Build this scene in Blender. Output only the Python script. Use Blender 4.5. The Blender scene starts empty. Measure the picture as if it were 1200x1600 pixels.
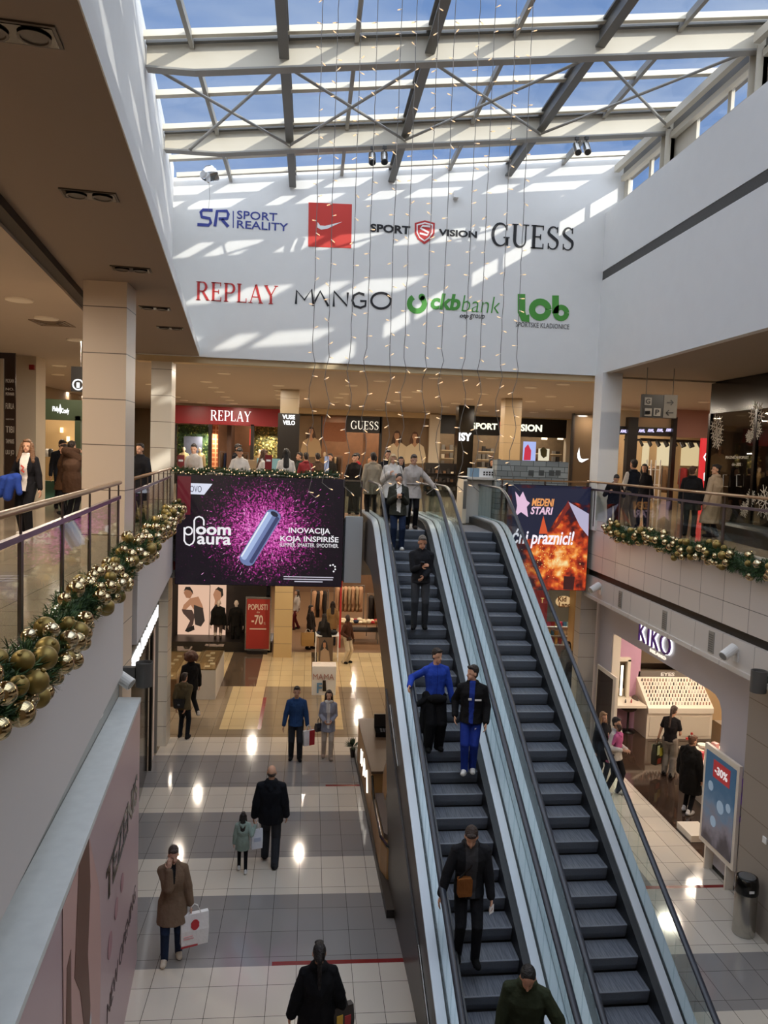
EXPOSURE = -0.12; ZENITH = 3.9; SUN = 4.4
import bpy, bmesh, math, random
import numpy as np
from mathutils import Matrix, Vector
PI = math.pi
sc = bpy.context.scene
COL = sc.collection
rnd = random.Random(7)

# ---------------------------------------------------------------- camera
F, CX, CY, ZC = 1200.0, 600.0, 800.0, 7.35
def _axes():
    fy = np.array([485 - CX, 710 - CY, F]); fy /= np.linalg.norm(fy)
    h = np.array([1, 0.036, 0.0])
    n = np.cross(fy, h); n /= np.linalg.norm(n)
    if n[1] > 0: n = -n
    x = np.cross(n, fy)
    if x[0] < 0: x = -x
    return x, fy, n
AX, AY, AZ = _axes()
CAM = np.array([0, 0, ZC])
def ray(px, py):
    v = np.array([px - CX, py - CY, F]); return np.array([v @ AX, v @ AY, v @ AZ])
def gz(px, py, z):
    r = ray(px, py); return Vector(CAM + r * ((z - ZC) / r[2]))
def gy(px, py, y):
    r = ray(px, py); return Vector(CAM + r * (y / r[1]))
def gx(px, py, x):
    r = ray(px, py); return Vector(CAM + r * (x / r[0]))
cam_d = bpy.data.cameras.new('camera'); cam = bpy.data.objects.new('camera', cam_d); COL.objects.link(cam)
cam_d.sensor_width = 36; cam_d.lens = F / 1600 * 36; cam_d.clip_start = 0.05; cam_d.clip_end = 200
cam.matrix_world = Matrix(((AX[0], -AX[1], -AX[2], 0), (AY[0], -AY[1], -AY[2], 0), (AZ[0], -AZ[1], -AZ[2], ZC), (0, 0, 0, 1)))
sc.camera = cam
sc.view_settings.view_transform = 'Standard'; sc.view_settings.look = 'None'
sc.view_settings.gamma = 1; sc.view_settings.use_curve_mapping = False
sc.view_settings.exposure = EXPOSURE
sc.cycles.max_bounces = 7; sc.cycles.diffuse_bounces = 4; sc.cycles.glossy_bounces = 3
sc.cycles.transparent_max_bounces = 16; sc.cycles.transmission_bounces = 4
sc.cycles.caustics_reflective = False; sc.cycles.caustics_refractive = False
sc.cycles.use_denoising = True; sc.cycles.sample_clamp_indirect = 4.0

# ---------------------------------------------------------------- sky and sun
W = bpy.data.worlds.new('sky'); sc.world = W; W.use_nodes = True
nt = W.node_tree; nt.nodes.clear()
def N(t, typ, **kw):
    n = t.nodes.new(typ)
    for k, v in kw.items(): setattr(n, k, v)
    return n
def lin(c):
    if isinstance(c, str):
        c = c.lstrip('#'); c = [int(c[i:i + 2], 16) / 255 for i in (0, 2, 4)]
        c = [x / 12.92 if x <= .04045 else ((x + .055) / 1.055) ** 2.4 for x in c]
    return (*c[:3], 1)
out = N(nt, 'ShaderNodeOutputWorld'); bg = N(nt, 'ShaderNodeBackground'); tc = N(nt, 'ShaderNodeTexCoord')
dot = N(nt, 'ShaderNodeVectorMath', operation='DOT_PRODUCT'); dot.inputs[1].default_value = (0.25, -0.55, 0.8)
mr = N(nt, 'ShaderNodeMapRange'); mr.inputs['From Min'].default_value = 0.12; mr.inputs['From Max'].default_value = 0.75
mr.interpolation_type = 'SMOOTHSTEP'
cl = N(nt, 'ShaderNodeTexNoise'); cl.inputs['Scale'].default_value = 3.2; cl.inputs['Detail'].default_value = 5
mp = N(nt, 'ShaderNodeMapping'); mp.inputs['Scale'].default_value = (1, 1, 3); mp.inputs['Rotation'].default_value = (0, .5, 0)
rp = N(nt, 'ShaderNodeValToRGB'); rp.color_ramp.elements[0].position = .42; rp.color_ramp.elements[1].position = .74
rp.color_ramp.elements[0].color = (.23, .39, .72, 1); rp.color_ramp.elements[1].color = (.58, .68, .86, 1)
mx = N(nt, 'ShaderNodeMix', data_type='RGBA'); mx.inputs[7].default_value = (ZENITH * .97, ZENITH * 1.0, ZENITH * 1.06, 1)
L = nt.links.new
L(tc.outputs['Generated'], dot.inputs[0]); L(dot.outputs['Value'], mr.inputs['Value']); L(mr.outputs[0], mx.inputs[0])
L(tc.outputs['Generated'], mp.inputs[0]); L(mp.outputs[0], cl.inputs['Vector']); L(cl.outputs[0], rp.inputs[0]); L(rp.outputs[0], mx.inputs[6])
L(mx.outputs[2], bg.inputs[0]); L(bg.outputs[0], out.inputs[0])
sd = bpy.data.lights.new('sun', 'SUN'); sd.energy = SUN; sd.angle = 0.009; sd.color = (1, .9, .74)
sun = bpy.data.objects.new('sun', sd); COL.objects.link(sun)
SUND = Vector((-0.635, 1, -0.404)).normalized()
sun.rotation_euler = SUND.to_track_quat('-Z', 'Y').to_euler()

# ---------------------------------------------------------------- materials
MATS = {}
def mat(name, col, rough=.6, metal=0, emit=0, bump=0, bscale=30, var=0, spec=.5, alpha=None):
    if name in MATS: return MATS[name]
    m = bpy.data.materials.new(name); m.use_nodes = True
    b = m.node_tree.nodes['Principled BSDF']; t = m.node_tree
    c = lin(col)
    b.inputs['Base Color'].default_value = c; b.inputs['Roughness'].default_value = rough
    b.inputs['Metallic'].default_value = metal; b.inputs['Specular IOR Level'].default_value = spec
    if emit:
        b.inputs['Emission Color'].default_value = c; b.inputs['Emission Strength'].default_value = emit
        b.inputs['Base Color'].default_value = (0.02, 0.02, 0.02, 1)
    if bump or var:
        co = N(t, 'ShaderNodeTexCoord'); nz = N(t, 'ShaderNodeTexNoise'); nz.inputs['Scale'].default_value = bscale; nz.inputs['Detail'].default_value = 4
        t.links.new(co.outputs['Object'], nz.inputs['Vector'])
        if bump:
            bp = N(t, 'ShaderNodeBump'); bp.inputs['Strength'].default_value = bump; bp.inputs['Distance'].default_value = .03
            t.links.new(nz.outputs[0], bp.inputs['Height']); t.links.new(bp.outputs[0], b.inputs['Normal'])
        if var:
            mr_ = N(t, 'ShaderNodeMapRange'); mr_.inputs['To Min'].default_value = 1 - var; mr_.inputs['To Max'].default_value = 1 + var
            hm = N(t, 'ShaderNodeMix', data_type='RGBA', blend_type='MULTIPLY'); hm.inputs[0].default_value = 1
            hm.inputs[6].default_value = c
            t.links.new(nz.outputs[0], mr_.inputs[0]); t.links.new(mr_.outputs[0], hm.inputs[7]); t.links.new(hm.outputs[2], b.inputs['Base Color'])
    MATS[name] = m; return m
def cloth(col, v=.18, rough=.85):
    return mat('cloth_' + str(col), col, rough, bump=.75, bscale=9, var=v, spec=.2)
def glow(col, s=1.0): return mat(f'glow_{col}_{s}', col, .5, emit=s)
def glass(name, tint=(.93, .96, .95), refl=.06, rough=.02, fres=1.35):
    if name in MATS: return MATS[name]
    m = bpy.data.materials.new(name); m.use_nodes = True; t = m.node_tree; t.nodes.clear()
    o = N(t, 'ShaderNodeOutputMaterial'); tr = N(t, 'ShaderNodeBsdfTransparent'); gl = N(t, 'ShaderNodeBsdfGlossy'); mxs = N(t, 'ShaderNodeMixShader')
    lw_ = N(t, 'ShaderNodeLayerWeight'); lw_.inputs[0].default_value = .5; pw = N(t, 'ShaderNodeMath', operation='POWER'); pw.inputs[1].default_value = 4
    ad = N(t, 'ShaderNodeMath', operation='MULTIPLY_ADD', use_clamp=True); ad.inputs[1].default_value = fres - 1; ad.inputs[2].default_value = refl
    tr.inputs[0].default_value = (*tint, 1); gl.inputs['Roughness'].default_value = rough
    t.links.new(lw_.outputs['Facing'], pw.inputs[0]); t.links.new(pw.outputs[0], ad.inputs[0]); t.links.new(ad.outputs[0], mxs.inputs[0]); t.links.new(tr.outputs[0], mxs.inputs[1]); t.links.new(gl.outputs[0], mxs.inputs[2])
    t.links.new(mxs.outputs[0], o.inputs[0]); MATS[name] = m; return m
def tiles(name, col, bw, bh, off=(0, 0), mort=.004, mcol='#4a443e', rough=.16, axes='xy', var=.06, offset=0.0, bump=0):
    """tile pattern laid on the named pair of object axes (metres)"""
    if name in MATS: return MATS[name]
    m = bpy.data.materials.new(name); m.use_nodes = True; t = m.node_tree; b = t.nodes['Principled BSDF']
    co = N(t, 'ShaderNodeNewGeometry'); sp = N(t, 'ShaderNodeSeparateXYZ'); cb = N(t, 'ShaderNodeCombineXYZ')
    t.links.new(co.outputs['Position'], sp.inputs[0])
    for i, a in enumerate(axes):
        ad = N(t, 'ShaderNodeMath', operation='ADD'); ad.inputs[1].default_value = off[i] + 40 * (bw if i == 0 else bh)
        t.links.new(sp.outputs['XYZ'.index(a.upper())], ad.inputs[0]); t.links.new(ad.outputs[0], cb.inputs[i])
    br = N(t, 'ShaderNodeTexBrick'); br.offset = offset; br.squash = 1
    br.inputs['Scale'].default_value = 1; br.inputs['Brick Width'].default_value = bw; br.inputs['Row Height'].default_value = bh
    br.inputs['Mortar Size'].default_value = mort; br.inputs['Mortar Smooth'].default_value = 0; br.inputs['Bias'].default_value = 0
    c = lin(col)
    br.inputs['Color1'].default_value = [x * (1 - var) for x in c[:3]] + [1]; br.inputs['Color2'].default_value = [min(1, x * (1 + var)) for x in c[:3]] + [1]
    br.inputs['Mortar'].default_value = lin(mcol)
    t.links.new(cb.outputs[0], br.inputs['Vector']); t.links.new(br.outputs['Color'], b.inputs['Base Color'])
    b.inputs['Roughness'].default_value = rough
    MATS[name] = m; return m

# ---------------------------------------------------------------- mesh helpers
WM = {}          # world matrix of every Empty / part made here
def V(*a): return Vector(a)
class MB:
    def __init__(s): s.v = []; s.f = []; s.m = []
    def add(s, vs, fs, mi=0):
        n = len(s.v); s.v += [tuple(p) for p in vs]; s.f += [tuple(i + n for i in f) for f in fs]; s.m += [mi] * len(fs); return s
    def hexa(s, p, mi=0):
        return s.add(p, [(3, 2, 1, 0), (4, 5, 6, 7), (0, 1, 5, 4), (1, 2, 6, 5), (2, 3, 7, 6), (3, 0, 4, 7)], mi)
    def box(s, x0, x1, y0, y1, z0, z1, mi=0):
        x0, x1 = sorted((x0, x1)); y0, y1 = sorted((y0, y1)); z0, z1 = sorted((z0, z1))
        return s.hexa([(x0, y0, z0), (x1, y0, z0), (x1, y1, z0), (x0, y1, z0), (x0, y0, z1), (x1, y0, z1), (x1, y1, z1), (x0, y1, z1)], mi)
    def obox(s, c, a, b, d, mi=0):
        c, a, b, d = map(Vector, (c, a, b, d))
        if a.cross(b).dot(d) < 0: a = -a
        return s.hexa([c - a - b - d, c + a - b - d, c + a + b - d, c - a + b - d, c - a - b + d, c + a - b + d, c + a + b + d, c - a + b + d], mi)
    def plan(s, pts, z0, z1, mi=0):
        ar = sum(pts[i][0] * pts[(i + 1) % len(pts)][1] - pts[(i + 1) % len(pts)][0] * pts[i][1] for i in range(len(pts)))
        if ar < 0: pts = pts[::-1]
        return s.prism([V(x, y, z0) for x, y in pts], V(0, 0, z1 - z0), mi)
    def prism(s, pts, vec, mi=0):
        pts = [Vector(p) for p in pts]; vec = Vector(vec); n = len(pts)
        nn = Vector((0, 0, 0))
        for i in range(n): nn += pts[i].cross(pts[(i + 1) % n])
        if nn.dot(vec) < 0: pts = pts[::-1]
        vs = pts + [p + vec for p in pts]
        return s.add(vs, [tuple(range(n - 1, -1, -1)), tuple(range(n, 2 * n))] + [(i, (i + 1) % n, (i + 1) % n + n, i + n) for i in range(n)], mi)
    def face(s, pts, mi=0): return s.add(pts, [tuple(range(len(pts)))], mi)
    def loft(s, rings, mi=0, cap=True):
        n = len(rings[0]); vs = [p for r in rings for p in r]; fs = []
        for k in range(len(rings) - 1):
            for i in range(n):
                j = (i + 1) % n; fs.append((k * n + i, k * n + j, (k + 1) * n + j, (k + 1) * n + i))
        if cap: fs += [tuple(range(n - 1, -1, -1)), tuple(range((len(rings) - 1) * n, len(rings) * n))]
        return s.add(vs, fs, mi)
    def tube(s, path, r, n=8, mi=0, r2=None):
        path = [Vector(p) for p in path]; rings = []
        up = None
        for i, p in enumerate(path):
            d = (path[min(i + 1, len(path) - 1)] - path[max(i - 1, 0)]).normalized()
            if up is None:
                up = V(0, 0, 1) if abs(d.z) < .9 else V(1, 0, 0)
            a = d.cross(up).normalized(); b = a.cross(d).normalized(); up = b
            rr = r[i] if isinstance(r, (list, tuple)) else r; rb = rr if r2 is None else r2
            rings.append([p + a * (rr * math.cos(2 * PI * k / n)) - b * (rb * math.sin(2 * PI * k / n)) for k in range(n)][::-1])
        return s.loft(rings, mi)
    def cyl(s, p0, p1, r, n=12, mi=0, r1=None):
        return s.tube([p0, p1], [r, r if r1 is None else r1], n, mi)
    def ell(s, c, r, M=None, nu=12, nv=8, mi=0):
        c = Vector(c); r = (r, r, r) if not isinstance(r, (tuple, list)) else r
        rings = []
        for j in range(1, nv):
            th = PI * j / nv - PI / 2
            ring = [V(r[0] * math.cos(th) * math.cos(2 * PI * i / nu), r[1] * math.cos(th) * math.sin(2 * PI * i / nu), r[2] * math.sin(th)) for i in range(nu)]
            rings.append(ring)
        vs = [p for g in rings for p in g] + [V(0, 0, -r[2]), V(0, 0, r[2])]
        if M is not None: vs = [M @ p for p in vs]
        vs = [p + c for p in vs]; nr = len(rings); fs = []
        for k in range(nr - 1):
            for i in range(nu):
                j = (i + 1) % nu; fs.append((k * nu + i, k * nu + j, (k + 1) * nu + j, (k + 1) * nu + i))
        b = nr * nu
        for i in range(nu):
            j = (i + 1) % nu; fs.append((b, j, i)); fs.append(((nr - 1) * nu + i, (nr - 1) * nu + j, b + 1))
        return s.add(vs, fs, mi)
    def cap(s, p0, r0, p1, r1, n=10, fl=1.0, side=None, mi=0):
        """tapered capsule; fl scales the radius along `side`x axis"""
        p0, p1 = Vector(p0), Vector(p1); d = p1 - p0
        if d.length < 1e-6: d = V(0, 0, 1e-3)
        d.normalize(); sd_ = Vector(side) if side is not None else (V(1, 0, 0) if abs(d.x) < .9 else V(0, 1, 0))
        a = (sd_ - d * sd_.dot(d)).normalized(); b = d.cross(a)
        rings = []
        for t in (-80, -50, -20): rings.append((p0 + d * (r0 * math.sin(math.radians(t))), r0 * math.cos(math.radians(t))))
        for t in (20, 50, 80): rings.append((p1 + d * (r1 * math.sin(math.radians(t))), r1 * math.cos(math.radians(t))))
        rg = [[c + a * (r * math.cos(2 * PI * k / n)) + b * (r * fl * math.sin(2 * PI * k / n)) for k in range(n)] for c, r in rings]
        return s.loft(rg, mi)
    def lathe(s, prof, c=(0, 0, 0), n=24, mi=0):
        c = Vector(c)
        rg = [[c + V(r * math.cos(2 * PI * k / n), r * math.sin(2 * PI * k / n), z) for k in range(n)] for r, z in prof]
        return s.loft(rg, mi)
    def strip(s, pts, w, nrm, depth, mi=0):
        """flat stroke of width w (or list) along pts, facing nrm"""
        pts = [Vector(p) for p in pts]; nrm = Vector(nrm); lf, rt = [], []
        for i, p in enumerate(pts):
            d = (pts[min(i + 1, len(pts) - 1)] - pts[max(i - 1, 0)]).normalized(); q = nrm.cross(d).normalized()
            ww = (w[i] if isinstance(w, (list, tuple)) else w) / 2
            lf.append(p + q * ww); rt.append(p - q * ww)
        for i in range(len(pts) - 1):
            s.prism([lf[i], lf[i + 1], rt[i + 1], rt[i]], nrm * depth, mi)
        return s
    def build(s, name, mats, parent=None, smooth=False, local=False, link=True):
        if not isinstance(mats, (list, tuple)): mats = [mats]
        me = bpy.data.meshes.new(name); o = bpy.data.objects.new(name, me)
        vs = [Vector(p) for p in s.v]
        if parent is not None:
            M = WM.get(parent, Matrix.Identity(4)); WM[o] = M
            if not local:
                Mi = M.inverted(); vs = [Mi @ p for p in vs]
        elif not local:
            xs = [p.x for p in vs]; ys = [p.y for p in vs]; zs = [p.z for p in vs]
            b = V((min(xs) + max(xs)) / 2, (min(ys) + max(ys)) / 2, min(zs)); vs = [p - b for p in vs]; o.location = b; WM[o] = Matrix.Translation(b)
        else: WM[o] = Matrix.Identity(4)
        me.from_pydata(vs, [], s.f)
        for m in mats: me.materials.append(m)
        if len(mats) > 1: me.polygons.foreach_set('material_index', s.m)
        if smooth: me.polygons.foreach_set('use_smooth', [True] * len(s.f))
        me.update()
        if parent is not None: o.parent = parent
        if link: COL.objects.link(o)
        return o
def tag(o, label, cat, group=None, kind=None):
    if label: o['label'] = label
    if cat: o['category'] = cat
    if group: o['group'] = group
    if kind: o['kind'] = kind
    return o
def thing(name, label, cat, loc=(0, 0, 0), rz=0, group=None):
    o = bpy.data.objects.new(name, None); o.empty_display_size = .1; COL.objects.link(o)
    o.location = loc; o.rotation_euler = (0, 0, rz); WM[o] = Matrix.Translation(Vector(loc)) @ Matrix.Rotation(rz, 4, 'Z')
    return tag(o, label, cat, group)
def struct(mb, name, mats, smooth=False):
    o = mb.build(name, mats, smooth=smooth); o['kind'] = 'structure'; return o
def dup(o, loc=None, rz=None, label=None, group=None, parent=None):
    c = o.copy(); COL.objects.link(c); WM[c] = WM.get(o)
    if parent is not None: c.parent = parent
    if loc is not None: c.location = loc
    if rz is not None: c.rotation_euler = (0, 0, rz)
    if label: c['label'] = label
    if group: c['group'] = group
    for ch in o.children: dup(ch, parent=c)
    return c

# lettering: Bfont curves turned to meshes at the end, fitted to a box
TEXTS = []
def text(s, mt, o, xd, ud, w, h, parent, name='lettering', depth=.01, bold=0.0, shear=0.0):
    cu = bpy.data.curves.new(name, 'FONT'); cu.body = s; cu.size = 1; cu.offset = bold; cu.shear = shear; cu.resolution_u = 3
    ob = bpy.data.objects.new(name, cu); COL.objects.link(ob)
    TEXTS.append((ob, mt, Vector(o), Vector(xd).normalized(), Vector(ud).normalized(), w, h, parent, depth))
def finish_texts():
    bpy.context.view_layer.update(); dg = bpy.context.evaluated_depsgraph_get()
    for ob, mt, o, xd, ud, w, h, par, depth in TEXTS:
        me = ob.evaluated_get(dg).to_mesh(); vs = [v.co.copy() for v in me.vertices]; fs = [tuple(p.vertices) for p in me.polygons]
        x0, x1 = min(v.x for v in vs), max(v.x for v in vs); y0, y1 = min(v.y for v in vs), max(v.y for v in vs)
        nn = xd.cross(ud)
        P = [o + xd * ((v.x - x0) / max(x1 - x0, 1e-6) * w) + ud * ((v.y - y0) / max(y1 - y0, 1e-6) * h) for v in vs]
        mb = MB(); n = len(P)
        edges = {}
        for f in fs:
            for i in range(len(f)):
                a, b = f[i], f[(i + 1) % len(f)]; edges[(a, b)] = edges.get((a, b), 0) + 1
        F2 = [f for f in fs]
        F2 = [tuple(i + n for i in f) for f in fs] + [(a, b, b + n, a + n) for (a, b) in edges if (b, a) not in edges]
        mb.add(P + [p + nn * depth for p in P], F2)
        nm = ob.name.split('.')[0]; ob.evaluated_get(dg).to_mesh_clear()
        mb.build(nm, mt, par)
    for t in TEXTS:
        cu = t[0].data; bpy.data.objects.remove(t[0]); bpy.data.curves.remove(cu)
# serif capitals drawn as strokes: thick stems, thin hairlines, slab serifs
def arc(cx, cy, rx, ry, a0, a1, n=12): return [(cx + rx * math.cos(math.radians(a0 + (a1 - a0) * i / n)), cy + ry * math.sin(math.radians(a0 + (a1 - a0) * i / n))) for i in range(n + 1)]
TK, TN = .15, .055
def _st(x): return [([(x, 0), (x, 1)], TK), ([(x - .14, .025), (x + .14, .025)], .05), ([(x - .14, .975), (x + .14, .975)], .05)]
SER = {
 'R': (.86, _st(.16) + [([(.16, .965), (.42, .965)] + arc(.42, .73, .22, .235, 90, -90) + [(.16, .495)], [.06, .06] + [.06 + .09 * math.sin(PI * i / 12) for i in range(13)] + [.06]), ([(.42, .5), (.76, .02)], TK), ([(.68, .025), (.88, .025)], .05)]),
 'E': (.72, _st(.16) + [([(.16, .972), (.62, .972)], .056), ([(.16, .028), (.64, .028)], .056), ([(.16, .51), (.5, .51)], .056), ([(.61, 1), (.61, .8)], .05), ([(.63, 0), (.63, .22)], .05), ([(.49, .62), (.49, .4)], .05)]),
 'P': (.74, _st(.16) + [([(.16, .965), (.42, .965)] + arc(.42, .72, .24, .245, 90, -90) + [(.16, .475)], [.06, .06] + [.06 + .09 * math.sin(PI * i / 12) for i in range(13)] + [.06])]),
 'L': (.68, _st(.16) + [([(.16, .028), (.62, .028)], .056), ([(.61, 0), (.61, .24)], .05)]),
 'A': (.9, [([(.12, .02), (.45, 1)], TN), ([(.45, 1), (.78, .02)], TK), ([(.24, .34), (.64, .34)], TN), ([(.0, .025), (.25, .025)], .05), ([(.64, .025), (.92, .025)], .05)]),
 'Y': (.86, [([(.1, .98), (.44, .45)], TK), ([(.76, .98), (.44, .45)], TN), ([(.44, .46), (.44, .02)], TK), ([(.3, .025), (.58, .025)], .05), ([(0, .975), (.24, .975)], .05), ([(.64, .975), (.88, .975)], .05)]),
 'G': (.92, [(arc(.46, .5, .38, .475, 40, 335, 20), [.05 + .1 * abs(math.sin(PI * (i - 1) / 16)) if i < 17 else .06 for i in range(21)]), ([(.79, .38), (.79, .05)], TK), ([(.62, .39), (.92, .39)], .05), ([(.77, .96), (.77, .7)], .05)]),
 'U': (.9, [([(.18, .98), (.18, .3)] , TK), (arc(.45, .3, .27, .275, 180, 360), [TK - .09 * i / 12 for i in range(13)]), ([(.72, .3), (.72, .98)], TN), ([(.03, .975), (.33, .975)], .05), ([(.58, .975), (.87, .975)], .05)]),
 'S': (.68, [(arc(.33, .73, .24, .245, 40, 180, 10) + [(.12, .66), (.33, .52), (.52, .4)] + arc(.32, .27, .24, .245, 20, -150, 12), [.05, .05, .055, .06, .07, .08, .09, .1, .11, .12, .13, .14, .15, .14, .13, .12, .11, .1, .09, .08, .07, .06, .055, .05, .05, .05, .05]), ([(.53, .98), (.53, .74)], .05), ([(.1, .02), (.1, .27)], .05)]),
}
def serif(s, mt, o, xd, ud, w, h, parent, name='lettering', depth=.01):
    o, xd, ud = Vector(o), Vector(xd).normalized(), Vector(ud).normalized(); nn = xd.cross(ud)
    tot = sum(SER[c][0] for c in s) + .08 * (len(s) - 1); kx, kz = w / tot, h; x = 0; mb = MB()
    for ch in s:
        wd, strokes = SER[ch]
        for pts, ww in strokes:
            P = [o + xd * ((x + a) * kx) + ud * (b * kz) for a, b in pts]
            k = min(kx, kz) if True else kz
            mb.strip(P, [q * k for q in ww] if isinstance(ww, list) else ww * k, nn, depth)
        x += wd + .08
    return mb.build(name, mt, parent)
# ================================================================ THE SETTING
H = 5.72; YB = 18.9; ZU = 9.6
xr = lambda y: -1.92 - .1 * (y - 5)
xf = lambda y: xr(y) + .08
xc = lambda y: -1.23 - .1 * (y - 4.2)
xw = lambda y: -1.9 - .1 * (y - 4.2)
xs = lambda y: -2.59 - .079 * (y - 10.87)
xh = lambda y: -2.28 - .095 * (y - 10.85)
zr = lambda x: 13.75 + .118 * (x + 2.9)
white = mat('painted_plaster', '#e6e4e0', .75, var=.03, bscale=3)
whiteL = mat('painted_board', '#d5d1d0', .6)
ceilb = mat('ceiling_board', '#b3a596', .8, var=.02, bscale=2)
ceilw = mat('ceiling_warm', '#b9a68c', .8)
soffit = mat('soffit_shade', '#8a7a6d', .8)  # white soffit given a brown tone for the shade it lies in
dark = mat('dark_metal', '#26231f', .45)
black = mat('black_gloss', '#0d0c0c', .15)
cream = mat('cream_steel', '#cfc6b4', .55)
steel = mat('painted_steel', '#98948c', .5, metal=.0)
steeld = mat('grey_steel', '#6f6d69', .5)
chrome = mat('brushed_chrome', '#b9b6b0', .25, metal=1)
TW, TH = .396, .6
def ftile(n, c, r=.09): return tiles(n, c, TW, TH, (-.012, -.03), .0035, '#3f3a35', r, 'xy', .05)
fl = [ftile('tile_grey', '#8b8683'), ftile('tile_cream', '#cdc2b3'), mat('tile_red', '#7d1f1f', .2), ftile('tile_brown', '#8f7f6a'), ftile('tile_beige', '#cdb68c'),
      ftile('tile_dark', '#5b4c3d'), mat('wood_floor', '#7d5f45', .3, var=.15, bscale=6)]
xs_ = sorted({-10, -3.5, -3.0, -2.6, -2.2, -1.5, -1.2, -.34, .2, .25, .45, .55, 1.1, 2.0, 3.0, 6.2, 7.7, 12, 18, -1.1, -.5})
ys_ = sorted({-3, 4.6, 6.4, 7.63, 9.43, 10.63, 10.72, 12.38, 12.47, 12.43, 13.63, 13.7, 15.43, 16.63, 16.72, 18.43, 19.63, 20.2, 21.5, 22.9, 24.0, 24.6, 28.3, 44})
def ftype(x, y):
    if y > 28.3: return 6
    if x > 3:
        if 12.38 < y < 12.47: return 2
        if 12.47 < y < 13.7: return 0 if x < 6.2 else 1
        if 9.43 < y < 10.63: return 0
        return 1
    if 10.63 < y < 10.72 and x > -.34: return 2
    if 16.63 < y < 16.72 and x > .55: return 2
    if y < 20.2:
        if y > 19.63: return 3
        if 18.43 < y < 19.63: return 1 if x > -3.5 else 3
        if 15.43 < y < 16.63 or 12.43 < y < 13.63 or 9.43 < y < 10.63 or 6.4 < y < 7.63 or y < 4.6: return 1
        return 0
    if y < 24.0:
        if -1.2 < x < -1.1 and 20.2 < y < 22.9: return 2
        return 4 if (-2.2 < x < -1.2 or .55 < x < 1.1) else 3
    if -2.6 < x < -1.5 or .25 < x < .45: return 5
    return 4
mb = MB()
for i in range(len(xs_) - 1):
    for j in range(len(ys_) - 1):
        a, b, c, d = xs_[i], xs_[i + 1], ys_[j], ys_[j + 1]
        mb.add([(a, c, 0), (b, c, 0), (b, d, 0), (a, d, 0)], [(0, 1, 2, 3)], ftype((a + b) / 2, (c + d) / 2))
mb.box(-10, 18, -3, 44, -.3, -.02, 0)
struct(mb, 'floor', fl)
mb = MB(); mb.face([(7.62, 13.3, .004), (12, 13.3, .004), (12, 21, .004), (7.62, 21, .004), (7.62, 17.1, .004)])
struct(mb, 'floor_shop', tiles('shop_tile', '#3a2c25', .6, .6, (0, 0), .004, '#241b17', .06))
# upper storey slabs
uf = [tiles('upper_tile', '#a3937f', .6, .6, (0, .1), .004, '#5b5248', .1), ceilw, ftile('upper_band', '#8e8070')]
def slab(mb, pts, z0, z1):
    ar = sum(pts[i][0] * pts[(i + 1) % len(pts)][1] - pts[(i + 1) % len(pts)][0] * pts[i][1] for i in range(len(pts)))
    if ar < 0: pts = pts[::-1]
    n = len(pts); vs = [(x, y, z0) for x, y in pts] + [(x, y, z1) for x, y in pts]
    mb.add(vs, [tuple(range(n - 1, -1, -1))] + [(i, (i + 1) % n, (i + 1) % n + n, i + n) for i in range(n)], 1); mb.add(vs[n:], [tuple(range(n))], 0)
mb = MB(); slab(mb, [(-10, -3), (xf(-3) - .07, -3), (xf(10.1) - .07, 10.1), (-2.62, 10.1), (-2.62, 11.6), (xf(11.6) - .07, 11.6), (xf(YB) - .07, YB), (-10, YB)], 4.6, H); struct(mb, 'floor_left', uf)
mb = MB(); slab(mb, [(-10, YB), (1.3, YB), (1.3, 18.95), (4.72, 18.95), (4.72, YB), (18, YB), (18, 44), (-10, 44)], 4.4, H); struct(mb, 'floor_back', uf)
mb = MB(); slab(mb, [(7.25, -3), (18, -3), (18, YB), (7.25, YB)], 4.65, H); struct(mb, 'floor_right', uf)
# storey fascias
mb = MB(); mb.plan([(xf(-3), -3), (xf(10.1), 10.1), (xf(10.1) - .07, 10.1), (xf(-3) - .07, -3)], 4.42, 5.97); struct(mb, 'trim_1', whiteL)
mb = MB(); mb.plan([(xf(11.6), 11.6), (xf(YB), YB), (xf(YB) - .07, YB), (xf(11.6) - .07, 11.6)], 4.42, 5.97); struct(mb, 'trim_2', whiteL)
ptile = tiles('fascia_tile', '#d6cdc4', .78, .625, (.1, -.11), .006, '#6c655e', .3, 'yz', .03)
mb = MB(); mb.box(7.1, 7.25, -3, YB, 4.72, 5.97); struct(mb, 'trim_3', ptile)
mb = MB(); mb.box(7.19, 7.25, -3, YB, 4.55, 4.72); struct(mb, 'trim_4', dark)  # slot shadow under the fascia, drawn as a dark strip
mb = MB(); mb.box(7.12, 7.6, -3, YB, 4.08, 4.55); mb.box(7.08, 7.6, -3, YB, 4.0, 4.08); struct(mb, 'trim_5', tiles('band_panel', '#d3ccc5', .95, 3, (0, 1), .005, '#77716a', .5, 'yz', .02))
mb = MB(); mb.box(-3.3, 1.2, YB - .02, YB, 4.25, H + .1); mb.box(4.75, 7.1, YB - .02, YB, 4.25, H + .1); struct(mb, 'trim_6', mat('panel_grey', '#8d9194', .5))
mb = MB(); mb.box(.9, 1.32, 18.6, YB - .02, 4.25, H + .15); struct(mb, 'trim_11', mat('panel_grey2', '#a3a7ab', .5))
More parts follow.
